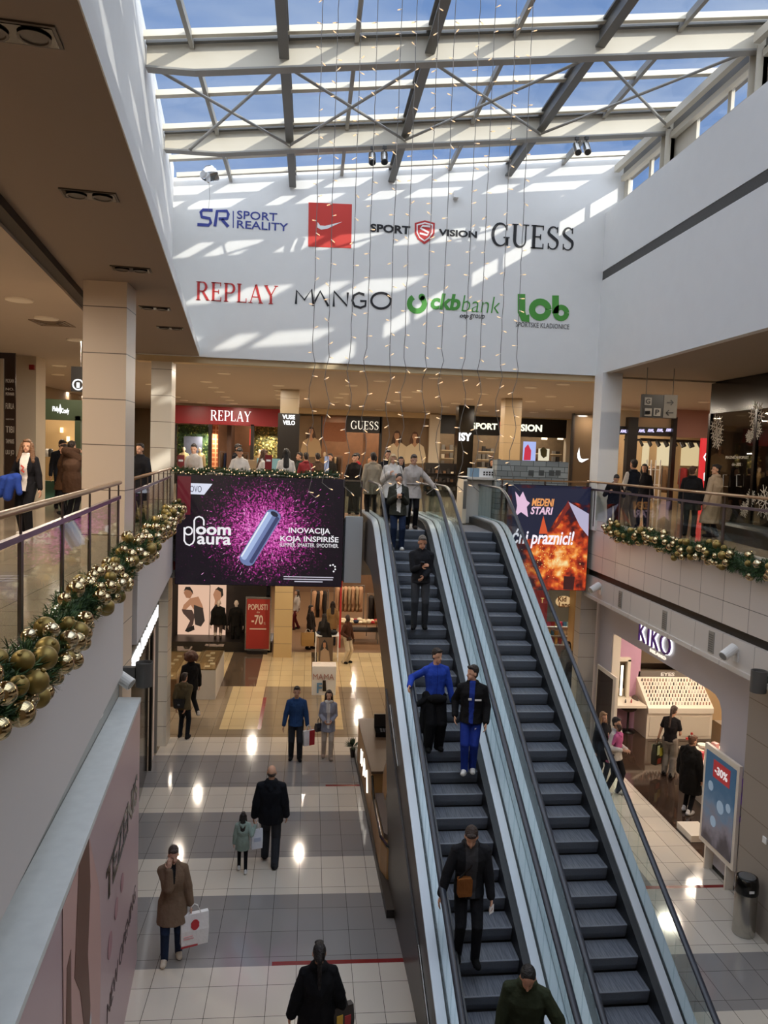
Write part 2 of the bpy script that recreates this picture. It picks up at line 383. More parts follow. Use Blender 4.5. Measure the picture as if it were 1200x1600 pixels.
# lower left wall over the hoarding, right hand lower walls
mb = MB(); mb.plan([(xs(-3), -3), (xs(10.95), 10.95), (xs(10.95) - .2, 10.95), (xs(-3) - .2, -3)], 0, 4.6)
struct(mb, 'wall_left', tiles('left_lower_wall', '#aeb0ac', 1.6, 5, (.4, 1), .004, '#8a8c88', .5, 'yz', .02))
mb = MB(); mb.plan([(-3.95 - .1 * (11.5 - 18.9), 11.5), (-3.95, 18.9), (-4.1, 18.9), (-3.35, 11.5)], 3.86, 4.6); struct(mb, 'trim_7', mat('brown_gloss', '#5b4638', .25))
# upper walls
lw = MB(); lw.hexa([(-4.2, YB, 9.58), (7.75, YB, 9.58), (7.75, YB + .2, 9.58), (-4.2, YB + .2, 9.58), (-4.2, YB, zr(-4.2)), (7.75, YB, zr(7.75)), (7.75, YB + .2, zr(7.75)), (-4.2, YB + .2, zr(-4.2))])
struct(lw, 'wall_back', white)
mb = MB(); mb.box(-4.2, 7.6, 18.98, 19.35, 9.44, 9.578); struct(mb, 'trim_8', mat('warm_lip', '#cdb690', .7))
mb = MB(); mb.box(7.1, 7.26, -3, YB, 9.6, 11.92); mb.box(7.1, 7.25, -3, YB, 12.14, 13.5); mb.box(7.1, 7.6, -3, YB, 13.5, 13.56); struct(mb, 'wall_right', white)
grm = MB()
grm.box(7.11, 7.2, -3, YB, 11.92, 12.14)
g = struct(grm, 'trim_9', mat('grille_dark', '#4a4744', .6, var=.3, bscale=40))
mb = MB(); mb.box(7.55, 7.75, -3, YB, 13.5, 13.9); struct(mb, 'wall_right_sill', white)
mb = MB(); mb.plan([(xw(-3), -3), (xw(YB), YB), (xw(YB) - .25, YB), (xw(-3) - .25, -3)], 9.6, 13.95); struct(mb, 'wall_left_upper', white)
mb = MB(); mb.plan([(xc(-3), -3), (xc(YB), YB), (xw(YB) + .001, YB), (xw(-3) + .001, -3)], 9.6, 9.78); struct(mb, 'trim_10', [white])
# ceilings of the upper storey
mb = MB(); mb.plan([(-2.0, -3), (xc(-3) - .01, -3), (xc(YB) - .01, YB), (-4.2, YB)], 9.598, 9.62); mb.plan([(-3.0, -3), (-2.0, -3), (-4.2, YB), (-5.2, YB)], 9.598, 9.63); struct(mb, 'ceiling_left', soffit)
xg = lambda y: -2.88 - .117 * (y - 7.49)
mb = MB(); mb.plan([(-10, -3), (xg(-3) - .13, -3), (xg(YB) - .13, YB), (-10, YB)], 9.46, 9.64); struct(mb, 'ceiling_left_inner', ceilb)
mb = MB(); mb.plan([(xg(-3) - .13, -3), (xg(-3) + .02, -3), (xg(YB) + .02, YB), (xg(YB) - .13, YB)], 9.5, 9.64); struct(mb, 'trim_12', mat('groove_dark', '#33291f', .7))
mb = MB(); mb.box(-10, 18, 19.1, 44, 9.56, 9.7); struct(mb, 'ceiling_back', ceilb)
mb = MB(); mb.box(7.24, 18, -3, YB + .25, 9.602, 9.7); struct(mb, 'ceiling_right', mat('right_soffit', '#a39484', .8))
# outer shell
sh = mat('shell_wall', '#8f7a60', .8)
for nm, b in dict(wall_far=(-10, 18, 44, 44.2, 0, 9.7), wall_outer_left=(-10.2, -10, -3, 44, 0, 9.7), wall_outer_right=(18, 18.2, -3, 44, 0, 9.7), wall_front=(-10, 18, -3.2, -3, 0, 15)).items():
    m_ = MB(); m_.box(*b); struct(m_, nm, sh)
# pillars
ptl = lambda n, c: tiles(n, c, 60, .625, (30, .12), .006, '#6a5c4c', .35, 'xz', .02)
ptl2 = lambda n, c: tiles(n, c, 60, .625, (30, .12), .006, '#6a5c4c', .35, 'yz', .02)
def pillar(x0, x1, y0, y1, z0, z1, label, c='#c7b7a2', m=None, grp=None):
    mb = MB(); mb.box(x0, x1, y0, y1, z0, z1)
    o = mb.build('pillar', m or ptl('pillar_tile' + c, c)); tag(o, label, 'pillar', grp); return o
pillar(-3.13, -2.55, 10.95, 11.5, 3.5, 9.6, 'nearest square pillar clad in beige stone beside the left wooden handrail', '#e2cfba')
pillar(-3.72 - .12, -3.36, 19.0, 19.55, 0, 9.58, 'sunlit stone pillar at the far left corner of the atrium, running through both storeys', '#d8cfc0')
pillar(7.05, 7.55, 18.35, 18.88, H, 9.6, 'plain white pillar on the upper floor at the right back corner', m=white)
pillar(7.02, 7.45, 18.92, 19.3, 0, 4.25, 'grey tiled pillar below the fiery screen beside the cosmetics shop', '#b5ada2')
pillar(-1.12, -.48, 27.5, 28.1, 0, 4.4, 'yellow-lit tiled pillar on the ground floor beside the red discount poster', '#c9ad7c')
pillar(-1.08, -.45, 26.9, 27.5, H, 9.56, 'beige pillar on the upper floor with two white lettered signs on black', '#a8977c')
pillar(6.72, 7.32, 26.5, 27.1, H, 9.56, 'tan pillar in front of the sports shop sign', '#a58e6c')
pillar(5.95, 6.6, 31, 31.6, H, 9.56, 'black pillar standing before the sports shop', m=black)
pillar(7.3, 7.7, 4, 11.75, 0, 4.0, 'grey tiled wall pier behind the metal litter bin', '#8f8880', m=ptl2('pier_tile', '#9a9086'))
pillar(gy(25, 700, 20.3).x, gy(56, 700, 20.3).x, 20.3, 21, H, 9.56, 'smooth cream pillar beside the dark shop window on the left gallery', m=mat('cream_pillar', '#cdbfa8', .6))
# ---------------------------------------------------------------- roof
beamY = [-.45, 2.9, 6.25, 9.6, 12.95, 16.3]
heavy = [-.6, 1.75, 4.6]; light_ = [-2.05, .55, 3.15, 5.95]
XL, XR = -2.95, 7.55
def beam(y, last=False):
    t = thing('roof_beam', 'deep cream steel roof beam spanning the skylight, ' + {16.3: 'the one nearest the logo wall', 12.95: 'second from the logo wall'}.get(y, 'above the string lights' if y == 9.6 else 'overhead behind the string lights'), 'roof beam', (2.3, y, 13.4), 0, 'skylight beams')
    xl = xw(y) + .02
    P = [(xl, zr(-2) - .5, zr(xl) - .08), (-2.0, zr(-2) - .5, zr(-2) - .08), (XR, zr(XR) - .5, zr(XR) - .08)]
    w = MB()
    for (a, b0, t0), (c, b1, t1) in zip(P, P[1:]):
        w.hexa([(a, y - .02, b0), (c, y - .02, b1), (c, y + .02, b1), (a, y + .02, b0), (a, y - .02, t0), (c, y - .02, t1), (c, y + .02, t1), (a, y + .02, t0)])
    w.build('web', cream, t)
    fb, ft = MB(), MB()
    for (a, b0, t0), (c, b1, t1) in zip(P, P[1:]):
        fb.hexa([(a, y - .1, b0 - .03), (c, y - .1, b1 - .03), (c, y + .1, b1 - .03), (a, y + .1, b0 - .03), (a, y - .1, b0), (c, y - .1, b1), (c, y + .1, b1), (a, y + .1, b0)])
        ft.hexa([(a, y - .1, t0), (c, y - .1, t1), (c, y + .1, t1), (a, y + .1, t0), (a, y - .1, t0 + .05), (c, y - .1, t1 + .05), (c, y + .1, t1 + .05), (a, y + .1, t0 + .05)])
    fb.build('flange', steel, t); ft.build('flange', steeld, t)
    return t
for y in beamY: beam(y)
ends = beamY + [YB]
nrm = {-.6: 'left', 1.75: 'central', 4.6: 'right'}
for x in heavy:
    mb = MB(); z = zr(x)
    mb.box(x - .08, x + .08, -3, YB - .01, z - .36, z - .33); mb.box(x - .02, x + .02, -3, YB - .01, z - .33, z - .08); mb.box(x - .08, x + .08, -3, YB - .01, z - .08, z - .04)
    tag(mb.build('roof_rafter', steeld), f'heavy grey {nrm[x]} rafter running under the skylight towards the logo wall', 'rafter', 'heavy rafters')
for i, x in enumerate(light_):
    mb = MB(); z = zr(x); mb.box(x - .035, x + .035, -3, YB - .01, z - .16, z - .03)
    tag(mb.build('roof_rafter', steel), 'thin grey skylight glazing bar ' + ['nearest the left wall', 'just left of the central rafter', 'just right of the central rafter', 'nearest the clerestory windows'][i], 'rafter', 'thin glazing bars')
gl_roof = glass('roof_glass', (.86, .9, .95), .03, .03, 1.2)
k = 0
for j in range(len(ends)):
    y0 = -3 if j == 0 else ends[j - 1]; y1 = ends[j]
    for x0, x1 in zip([XL - .3] + heavy, heavy + [XR + .2]):
        if y1 < 5: pass
        k += 1; mb = MB()
        mb.hexa([(x0, y0, zr(x0)), (x1, y0, zr(x1)), (x1, y1, zr(x1)), (x0, y1, zr(x0)), (x0, y0, zr(x0) + .02), (x1, y0, zr(x1) + .02), (x1, y1, zr(x1) + .02), (x0, y1, zr(x0) + .02)])
        o = struct(mb, f'window_{k}', gl_roof)
        ym = (y0 + y1) / 2; f = MB()
        for yy, ww in ((y0 + .28, .05), (ym, .07), (y1 - .28, .05)):
            f.hexa([(x0, yy - ww, zr(x0) - .1), (x1, yy - ww, zr(x1) - .1), (x1, yy + ww, zr(x1) - .1), (x0, yy + ww, zr(x0) - .1), (x0, yy - ww, zr(x0) - .002), (x1, yy - ww, zr(x1) - .002), (x1, yy + ww, zr(x1) - .002), (x0, yy + ww, zr(x0) - .002)])
        f.build('window_frame', cream, o)
for j, (y0, y1) in enumerate([(12.95, 16.3)]):
    for i, (x0, x1) in enumerate(zip([-2.6] + heavy, heavy + [7.4])):
        t = thing('cross_brace', 'crossed steel tie rods in the skylight bay ' + ['at the left wall', 'left of centre', 'right of centre', 'beside the clerestory windows'][i], 'brace', ((x0 + x1) / 2, y0, 13.4), 0, 'skylight tie rods')
        for a, b in ((x0, x1), (x1, x0)):
            mb = MB(); mb.cyl((a, y0 + .05, zr(a) - .42), (b, y1 - .05, zr(b) - .42), .028, 8); mb.build('tie_rod', steel, t)
# clerestory along the right hand side
panes = []
for y1 in (19.55, 16.2, 12.85, 9.5, 6.15, 2.8):
    for a, b in ((.88, 2.08), (2.16, 3.28)): panes.append((y1 - b, y1 - a))
hd = MB(); hd.box(7.5, 7.75, -3, YB, 14.42, 14.86); struct(hd, 'wall_right_header', mat('header_shade', '#6f6a62', .6))  # header coloured dark to stand for the shadow between the rails
for (a, b) in panes:
    k += 1; mb = MB(); mb.box(7.56, 7.58, a, b, 13.9, 14.42); o = struct(mb, f'window_{k}', gl_roof)
    f = MB()
    for yy in (a, b): f.box(7.535, 7.6, yy - .02, yy + .02, 13.9, 14.42)
    f.box(7.52, 7.62, a, b, 13.9, 13.94); f.box(7.52, 7.62, a, b, 14.38, 14.42); f.build('window_frame', cream, o)
pst = MB()
prev = YB
for (a, b) in panes:
    if prev - b > .06: pst.box(7.54, 7.6, b, prev, 13.9, 14.42)
    prev = a
pst.box(7.54, 7.6, -3, prev, 13.9, 14.42); struct(pst, 'wall_right_posts', cream)
for y in beamY[3:]:
    mb = MB(); mb.box(7.42, 7.5, y - .12, y + .12, 13.56, 14.5); mb.box(7.3, 7.5, y - .12, y - .1, 13.56, 14.5); mb.box(7.3, 7.5, y + .1, y + .12, 13.56, 14.5)
    tag(mb.build('roof_post', cream), 'steel post under the beam end by the clerestory windows, ' + {9.6: 'out over the string lights', 12.95: 'second from the logo wall', 16.3: 'nearest the logo wall'}[y], 'post', 'clerestory posts')
for y0, y1 in zip(beamY[3:], ends[4:]):
    mb = MB(); mb.box(7.2, 7.32, y0 + .2, y1 - .15, 14.5, 14.66); mb.box(7.38, 7.5, y0 + .2, y1 - .15, 14.3, 14.42)
    tag(mb.build('shade_rail', cream), 'long cream roller rail under the roof edge, ' + {9.6: 'over the string lights', 12.95: 'middle of three bays', 16.3: 'nearest the logo wall'}[y0], 'rail', 'roof edge rails')
# ================================================================ ESCALATORS
T30 = math.tan(math.radians(30)); YT = 4.54; RZ = .0235
def escpath(off, zt, zb, y0, y1, n=6):
    """(y,z) samples of a line `off` above the step noses, flat zt above the upper floor and zb above the lower one"""
    yt = YT + (zt - off) / T30; yb = YT - (H + off - zb) / T30
    P = [(y0, zb)]
    for (cy, cz, s0, s1) in ((yb, zb, 0, T30), (yt, H + zt, T30, 0)):
        r = .55
        a = (cy - r, cz - r * s0); b = (cy + r, cz + r * s1)
        for i in range(n + 1):
            t = i / n; P.append(((1 - t) ** 2 * a[0] + 2 * t * (1 - t) * cy + t * t * b[0], (1 - t) ** 2 * a[1] + 2 * t * (1 - t) * cz + t * t * b[1]))
    P.append((y1, H + zt)); return P
def sweep(mb, path, x0, x1, th, mi=0):
    for (a, za), (b, zb) in zip(path, path[1:]):
        mb.hexa([(x0, a, za - th), (x1, a, za - th), (x1, b, zb - th), (x0, b, zb - th), (x0, a, za), (x1, a, za), (x1, b, zb), (x0, b, zb)], mi)
def at_y(path, y):
    for (a, za), (b, zb) in zip(path, path[1:]):
        if a <= y <= b: return za + (zb - za) * (y - a) / max(b - a, 1e-9)
    return path[-1][1] if y > path[-1][0] else path[0][1]
def stepmat():
    m = bpy.data.materials.new('step_metal'); m.use_nodes = True; t = m.node_tree; b = t.nodes['Principled BSDF']
    co = N(t, 'ShaderNodeTexCoord'); mp_ = N(t, 'ShaderNodeMapping'); mp_.inputs['Scale'].default_value = (60, 3, 3)
    nz = N(t, 'ShaderNodeTexNoise'); nz.inputs['Scale'].default_value = 1; nz.inputs['Detail'].default_value = 3
    r = N(t, 'ShaderNodeValToRGB'); r.color_ramp.elements[0].color = lin('#353a43'); r.color_ramp.elements[1].color = lin('#7d818b'); r.color_ramp.elements[0].position = .25; r.color_ramp.elements[1].position = .8
    t.links.new(co.outputs['Object'], mp_.inputs[0]); t.links.new(mp_.outputs[0], nz.inputs['Vector']); t.links.new(nz.outputs[0], r.inputs[0]); t.links.new(r.outputs[0], b.inputs['Base Color'])
    b.inputs['Roughness'].default_value = .5; b.inputs['Metallic'].default_value = .1; return m
stm = stepmat(); riser = mat('riser_metal', '#6c717b', .5, metal=.1, var=.25, bscale=60)
deckm = mat('deck_aluminium', '#c3c8d0', .38, metal=.35); skirtm = mat('skirt_dark', '#17191d', .4); rubber = mat('handrail_rubber', '#2b313d', .35)
clad = mat('truss_cladding', '#3a322d', .4); eglass = glass('balustrade_glass', (.86, .92, .92), .03, .02, 1.4)
def step_mesh():
    mb = MB(); mb.box(-.4, .4, .012, .36, -.03, 0)
    n = 6; prof = [(0.012, 0)] + [(.012 - .012 * math.sin(PI / 2 * i / n) - 0, -.015 * i / n) for i in range(1, n + 1)] + [(.02, -.12), (.05, -.203), (.2, -.203), (.2, -.03)]
    mb.prism([V(-.4, y, z) for y, z in prof], V(.8, 0, 0), 1); return mb
def escalator(uc, label, sides):
    t = thing('escalator', label, 'escalator', (uc, 12.64, 0), RZ, 'pair of escalators')
    st0 = None
    for k in range(-6, 30):
        z = H - .203 * max(k, 0); y = YT - .352 * k
        if z < -.05: break
        if st0 is None: st0 = step_mesh().build('step', [stm, riser], t, local=True); o = st0
        else: o = st0.copy(); COL.objects.link(o); o.parent = t; WM[o] = WM[st0]
        o.location = (0, y, z)
    mb = MB(); mb.box(-.42, .42, YT + 6 * .352 + .36, 8.6, H - .05, H + .004); mb.build('landing_plate', chrome, t, local=True)
    mb = MB(); mb.box(-.42, .42, -7.6, -5.5, .0, .02); mb.build('landing_plate', chrome, t, local=True)
    dk = escpath(.15, .2, .25, -7.4, 7.95); hr = escpath(1.0, 1.0, 1.0, -7.0, 7.6, 8); sk = escpath(.12, .17, .2, -7.4, 7.9)
    for s in (-1, 1):
        X = lambda a, b: (min(s * a, s * b), max(s * a, s * b))
        m_ = MB(); sweep(m_, sk, *X(.405, .5), .35); m_.build('skirt', skirtm, t, local=True)
        m_ = MB(); sweep(m_, dk, *X(.5, .62), .06); m_.build('inner_deck', deckm, t, local=True)
        m_ = MB(); sweep(m_, [(a, b - .015) for a, b in dk], *X(.62, .66), .06); m_.build('glass_channel', skirtm, t, local=True)
        m_ = MB(); sweep(m_, dk, *X(.66, .784), .06); m_.build('outer_deck', deckm, t, local=True)
        # glass panels, about 1.7 m each
        ys = [-7.0, -5.6, -4.3, -2.6, -.9, .8, 2.5, 4.1, 5.6, 7.6]
        for a, b in zip(ys, ys[1:]):
            q = [a + .006 + (b - a - .012) * i / 6 for i in range(7)]
            lo = [V(s * .64 - .006, y, at_y(dk, y) - .01) for y in q]; hi = [V(s * .64 - .006, y + (.0 if b > 7 else -.0), at_y(hr, y) - .01) for y in q]
            m_ = MB()
            for i in range(6): m_.prism([lo[i], lo[i + 1], hi[i + 1], hi[i]], V(.012, 0, 0))
            if b > 7:
                c = (7.6, (H + .2 + H + 1.0) / 2); r = .4
                m_.prism([V(s * .64 - .006, c[0] + r * math.cos(math.radians(a_)) * .95, c[1] + r * math.sin(math.radians(a_))) for a_ in range(-90, 91, 15)], V(.012, 0, 0))
            m_.build('glass_panel', eglass, t, local=True)
        P = [V(s * .64, y, z) for y, z in hr]
        P = [V(s * .64, 7.6 + .4 * math.sin(math.radians(a_)), H + .6 - .4 * math.cos(math.radians(a_))) for a_ in range(20, 176, 15)][::-1][::-1] [::-1] and P + [V(s * .64, 7.6 + .4 * math.sin(math.radians(a_)), H + .6 + .4 * math.cos(math.radians(a_))) for a_ in range(12, 171, 14)]
        P = [V(s * .64, -7.0 - .4 * math.sin(math.radians(a_)), .6 + .4 * math.cos(math.radians(a_))) for a_ in range(168, 11, -14)] + P
        m_ = MB(); m_.tube(P, .042, 8, r2=.026); m_.build('handrail', rubber, t, smooth=True, local=True)
        # side cladding
        x0 = s * .785; up = [(y, z - .04) for y, z in dk]; lo = escpath(-.95, -.95, .0, -7.4, 7.9)
        lo = [(y, max(z, 0.0)) for y, z in lo]
        m_ = MB(); q = [-7.4 + 15.25 * i / 40 for i in range(41)]
        for a, b in zip(q, q[1:]):
            m_.prism([V(x0, a, at_y(lo, a)), V(x0, b, at_y(lo, b)), V(x0, b, at_y(up, b)), V(x0, a, at_y(up, a))], V(-s * .03, 0, 0))
        m_.build('side_cladding', clad, t, local=True)
        if s in sides:
            m_ = MB()
            m_.prism([V(s * .815, -7.4, 0), V(s * .815, -.2, 0), V(s * .815, 1.2, at_y(lo, 1.2) + .25), V(s * .815, 0, at_y(lo, 0) + .25), V(s * .815, -4.2, at_y(lo, -4.2) + .3), V(s * .815, -7.4, .2)], V(-s * .028, 0, 0))
            m_.build('base_cladding', mat('base_panel', '#332c28', .35), t, local=True)
            m_ = MB()
            for ya, yb_ in ((-3.9, -3.0), (-.6, .6)):
                za = at_y(up, ya) - .5; m_.tube([V(s * .8, ya, za), V(s * .8, yb_, za + (yb_ - ya) * T30 * .9)], .012, 6)
            m_.build('cladding_seam', chrome, t, local=True)
    m_ = MB(); lo = escpath(-.95, -.95, .0, -7.4, 7.9); sweep(m_, [(y, max(z, .02)) for y, z in lo], -.76, .76, .03); m_.build('underside', clad, t, local=True)
    return t
escalator(2.34, 'left escalator, carrying people down towards the viewer', (-1,))
escalator(3.91, 'right escalator, empty grey steps', (1,))
def esc_z(y, uc=2.34):
    """tread height of the step under world y"""
    yy = y - 12.64; k = math.ceil((YT - yy) / .352 - 1e-6); return max(0, H - .203 * max(k, 0))

# ================================================================ BALUSTRADES
wood = mat('handrail_wood', '#8f6a45', .3, var=.15, bscale=20); postm = mat('post_steel', '#5a4d48', .35, metal=.5); railm = mat('rail_steel', '#77676d', .3, metal=.6)
rglass = glass('railing_glass', (.9, .92, .9), .05, .02, 1.35)
def railing(label, P0, P1, posts, z0=5.97, ztop=6.9, woodr=.033):
    P0, P1 = Vector(P0), Vector(P1); d = (P1 - P0); Lh = d.length; d.normalize()
    t = thing('balustrade', label, 'railing', (*P0.lerp(P1, .5)[:2], z0 - .1)); nq = V(d.y, -d.x, 0)
    at = lambda s, z: V(*(P0 + d * s)[:2], z)
    m_ = MB(); m_.tube([at(0, ztop), at(Lh, ztop)], woodr, 10, r2=woodr * .8); m_.build('handrail', wood, t, smooth=True)
    m_ = MB(); m_.obox(at(Lh / 2, ztop - .19), d * Lh / 2, nq * .02, V(0, 0, .022)); m_.build('mid_rail', railm, t)
    for i, s in enumerate(posts):
        m_ = MB(); m_.obox(at(s, (z0 - .15 + ztop - .19) / 2), d * .032, nq * .012, V(0, 0, (ztop - .19 - z0 + .15) / 2)); m_.cyl(at(s, ztop - .19), at(s, ztop - .03), .011, 8); m_.build('post', postm, t)
        if i + 1 < len(posts):
            a, b = s + .05, posts[i + 1] - .05
            m_ = MB(); m_.obox(at((a + b) / 2, (z0 + ztop - .22) / 2), d * (b - a) / 2, nq * .005, V(0, 0, (ztop - .22 - z0) / 2 - .01)); m_.build('glass_panel', rglass, t)
L3 = lambda y: V(xr(y), y, 0)
yy = [.2, 1.5, 2.85, 4.15, 5.47, 6.79, 8.08, 9.37, 10.1]; q = math.hypot(1, .1)
railing('wooden handrail glass balustrade on the left gallery, nearer the viewer', L3(0), L3(10.2), [a * q for a in yy])
railing('short wooden handrail balustrade on the left gallery behind the stone pillar', L3(11.65), L3(18.6), [(a - 11.65) * q for a in (11.75, 12.6, 13.6, 14.6, 15.6, 16.7, 17.7, 18.5)])
railing('wooden handrail glass balustrade along the right gallery above the garland', (7.06, 19.0, 0), (7.06, 2, 0), [.1, .55, 2.1, 3.6, 5.05, 6.53, 8.0, 9.5, 11, 12.5, 14, 15.5], ztop=6.92)
m_ = thing('balustrade', 'short glass balustrade at the upper end of the left escalator', 'railing', (1.08, 18.85, 5.9))
a = MB(); a.box(.84, 1.3, 18.83, 18.87, 6.72, 6.76); a.build('handrail', chrome, m_)
a = MB(); a.box(.88, 1.26, 18.845, 18.855, 5.95, 6.7); a.build('glass_panel', glass('frost_glass', (.62, .72, .7), .12, .2), m_)
for x in (.86, 1.28):
    a = MB(); a.box(x - .02, x + .02, 18.83, 18.87, 5.72, 6.72); a.build('post', postm, m_)

# ================================================================ GARLANDS
fir = [mat('fir_green', '#2b4427', .8), mat('fir_light', '#4a663b', .8)]
def garland(label, pts, n, r, nl=.07, seed=1, sp=1.0):
    R = random.Random(seed); mb = MB(); pts = [Vector(p) for p in pts]
    mb.tube(pts, r * .45, 8)
    for i in range(n):
        u = R.random() * (len(pts) - 1); k = min(int(u), len(pts) - 2); p = pts[k].lerp(pts[k + 1], u - k); ax = (pts[k + 1] - pts[k]).normalized()
        d = V(R.gauss(0, 1), R.gauss(0, 1), R.gauss(0, 1)); d = (d - ax * d.dot(ax) * .6).normalized()
        c = p + d * r * R.uniform(.3, .95)
        for j in range(7):
            e = (d + V(R.gauss(0, .8), R.gauss(0, .8), R.gauss(0, .8))).normalized() * nl * R.uniform(.6, 1.2); w = e.cross(V(R.random(), R.random(), R.random())).normalized() * .006
            mb.add([c - w, c + w, c + e + w * .3, c + e - w * .3], [(0, 1, 2, 3)], R.randrange(2))
    o = mb.build('garland', fir); tag(o, label, 'garland'); return o
gp = lambda y, dz=0: V(xf(y) + .12, y, 6.0 + .05 * math.sin(y * 2.1) + dz)
GL1 = [gp(y) for y in np.arange(1.8, 10.2, .3)]; GL2 = [gp(y, -.02) for y in np.arange(10.2, 18.4, .3)]
GR = [V(6.99, y, 5.86 + .05 * math.sin(y * 2.6)) for y in np.arange(17.3, 8.5, -.3)]
garland('thick dark green fir garland along the left balcony edge, studded with gold baubles', GL1 + GL2, 4600, .18, .075, 1)
garland('thick dark green fir garland along the right balcony edge under the glass', GR, 2400, .17, .075, 2)
gold = mat('gold_shiny', '#c9b48a', .1, metal=1); goldm = mat('gold_matt', '#8f7a45', .42, metal=.75); goldr = mat('gold_ribbed', '#d3c3a2', .16, metal=1)
def bauble_mesh(kind):
    mb = MB(); nu, nv = 20, 12
    rg = []
    for j in range(nv + 1):
        th = -PI / 2 + PI * (j + .02) / (nv + .04)
        rg.append([V(*(math.cos(th) * f_ * math.cos(2 * PI * i / nu), math.cos(th) * f_ * math.sin(2 * PI * i / nu), math.sin(th))) for i in range(nu) for f_ in [1 - (.07 if kind == 'r' and i % 2 else 0)]])
    mb.loft(rg); mb.cyl((0, 0, .98), (0, 0, 1.16), .2, 8); return mb
BK = {}
for kd, mt_, nm in (('s', gold, 'shiny gold'), ('m', goldm, 'matt gold'), ('r', goldr, 'ribbed champagne gold')):
    BK[kd] = (bauble_mesh(kd), mt_, nm, {})
def baubles(pts, n, r, where, seed, rng, side):
    R = random.Random(seed); pts = [Vector(p) for p in pts]; placed = []
    tries = 0
    while len(placed) < n and tries < n * 30:
        tries += 1
        u = R.random() * (len(pts) - 1); k = min(int(u), len(pts) - 2); p = pts[k].lerp(pts[k + 1], u - k)
        a = R.uniform(-70, 130); rad = R.uniform(*rng)
        d = V(side * math.cos(math.radians(a)), 0, math.sin(math.radians(a)) * -1 if a > 90 else math.sin(math.radians(a)))
        a2 = math.radians(R.uniform(-80, 110)); d = V(side * math.cos(a2), R.uniform(-.3, .3), math.sin(a2)); c = p + d * (r + R.uniform(-.03, .03))
        if any((c - q_).length < (rad + s_) * .86 for q_, s_ in placed[-140:]): continue
        placed.append((c, rad)); kd = R.choice('ssmmrs'); mb, mt_, nm, cache = BK[kd]
        if 'o' not in cache: cache['o'] = o = mb.build('bauble', mt_, smooth=(kd != 'x'), local=True)
        else: o = cache['o'].copy(); COL.objects.link(o)
        o.location = c; o.scale = (rad,) * 3; o.rotation_euler = (R.uniform(-.9, .9), R.uniform(-.9, .9), R.uniform(0, 6))
        tag(o, f'{nm} bauble wired into the {where}', 'bauble', f'{nm} baubles on the {where}')
baubles(GL1, 116, .17, 'near stretch of the left balcony garland', 11, (.045, .076), 1)
baubles(GL2, 82, .17, 'far stretch of the left balcony garland', 12, (.05, .08), 1)
baubles(GR, 102, .16, 'right balcony garland', 13, (.045, .075), -1)

# ================================================================ HANGING STRINGS OF LIGHTS
cordm = mat('light_cord', '#77726d', .6); bulbm = mat('warm_bulb', '#ffd2a0', .4, emit=1.5); bulbw = mat('bulb_glass', '#f3e6d8', .3)
pxs = [487, 511, 546, 571, 607, 630, 663, 688, 725, 748, 780, 805]; ends_px = [764, 754, 756, 764, 757, 760, 756, 760, 754, 757, 753, 760]
B0 = None
for i, (px, pe) in enumerate(zip(pxs, ends_px)):
    R = random.Random(100 + i); Y = 9.75; x = gy(px, 600, Y).x; zt = zr(x) - .52; ze = gy(px, pe, Y).z + R.uniform(-.05, .03)
    ordn = ['leftmost', 'second from the left', 'third from the left', 'fourth from the left', 'fifth from the left', 'sixth from the left', 'sixth from the right', 'fifth from the right', 'fourth from the right', 'third from the right', 'second from the right', 'rightmost'][i]
    t = thing('string_light', f'hanging strand of warm fairy lights, {ordn} of the twelve', 'string lights', (x, Y, zt), 0, 'fairy light strands')
    P = []; nseg = 46
    for k in range(nseg + 1):
        z = zt + (ze - zt) * k / nseg; P.append(V(x + R.uniform(-.006, .006) + (.035 * math.sin(k * 1.3 + i) if z < 8.6 else 0), Y + R.uniform(-.005, .005), z))
    P.append(P[-1] + V(R.choice((-1, 1)) * .09, 0, -.07))
    mb = MB(); mb.tube(P, .0045, 5); mb.build('cord', cordm, t)
    k = 1
    while k < len(P):
        p = P[k]; 
        if B0 is None:
            mb = MB(); mb.cyl((0, 0, 0), (.028, 0, .006), .006, 6, 1); mb.cap((.03, 0, .006), .007, (.06, 0, .012), .006, 6); B0 = b = mb.build('bulb', [bulbm, bulbw], t, local=True)
        else: b = B0.copy(); COL.objects.link(b); b.parent = t
        b.location = p - V(x, Y, zt); b.rotation_euler = (0, R.uniform(-.6, .9), R.choice((0, PI)) + R.uniform(-.7, .7)); k += R.choice((1, 2, 2))

# ================================================================ FITTINGS ON THE ROOF AND WALLS
def spot(x, y, z, label):
    t = thing('spotlight', label, 'spotlight', (x, y, z), 0, 'silver roof spotlights')
    mb = MB(); mb.box(x - .04, x + .04, y - .03, y + .03, z - .06, z); mb.build('mount', dark, t)
    mb = MB(); mb.box(x - .01, x + .01, y - .02, y + .02, z - .2, z - .06); mb.build('bracket', dark, t)
    mb = MB(); mb.cyl((x, y + .05, z - .14), (x, y - .12, z - .36), .075, 14); mb.build('housing', chrome, t, smooth=False)
    mb = MB(); mb.cyl((x, y - .118, z - .357), (x, y - .13, z - .372), .06, 14); mb.build('lens', mat('lens', '#2b2f33', .1), t)
zb = lambda x: zr(x) - .54
for px, lb in ((582, 'silver spotlight on the roof beam, left one of the pair near the centre'), (601, 'silver spotlight on the roof beam, right one of the pair near the centre'), (902, 'silver spotlight on the roof beam, left one of the pair by the clerestory'), (917, 'silver spotlight on the roof beam, right one of the pair by the clerestory')):
    x = gy(px, 235, 16.15).x; spot(x, 16.2, zb(x), lb)
p = gy(327, 272, 17.6); R = random.Random(5); t = thing('foil_balloon', 'crumpled silver foil balloon caught under the skylight by the left wall', 'balloon', p)
mb = MB(); pts = []
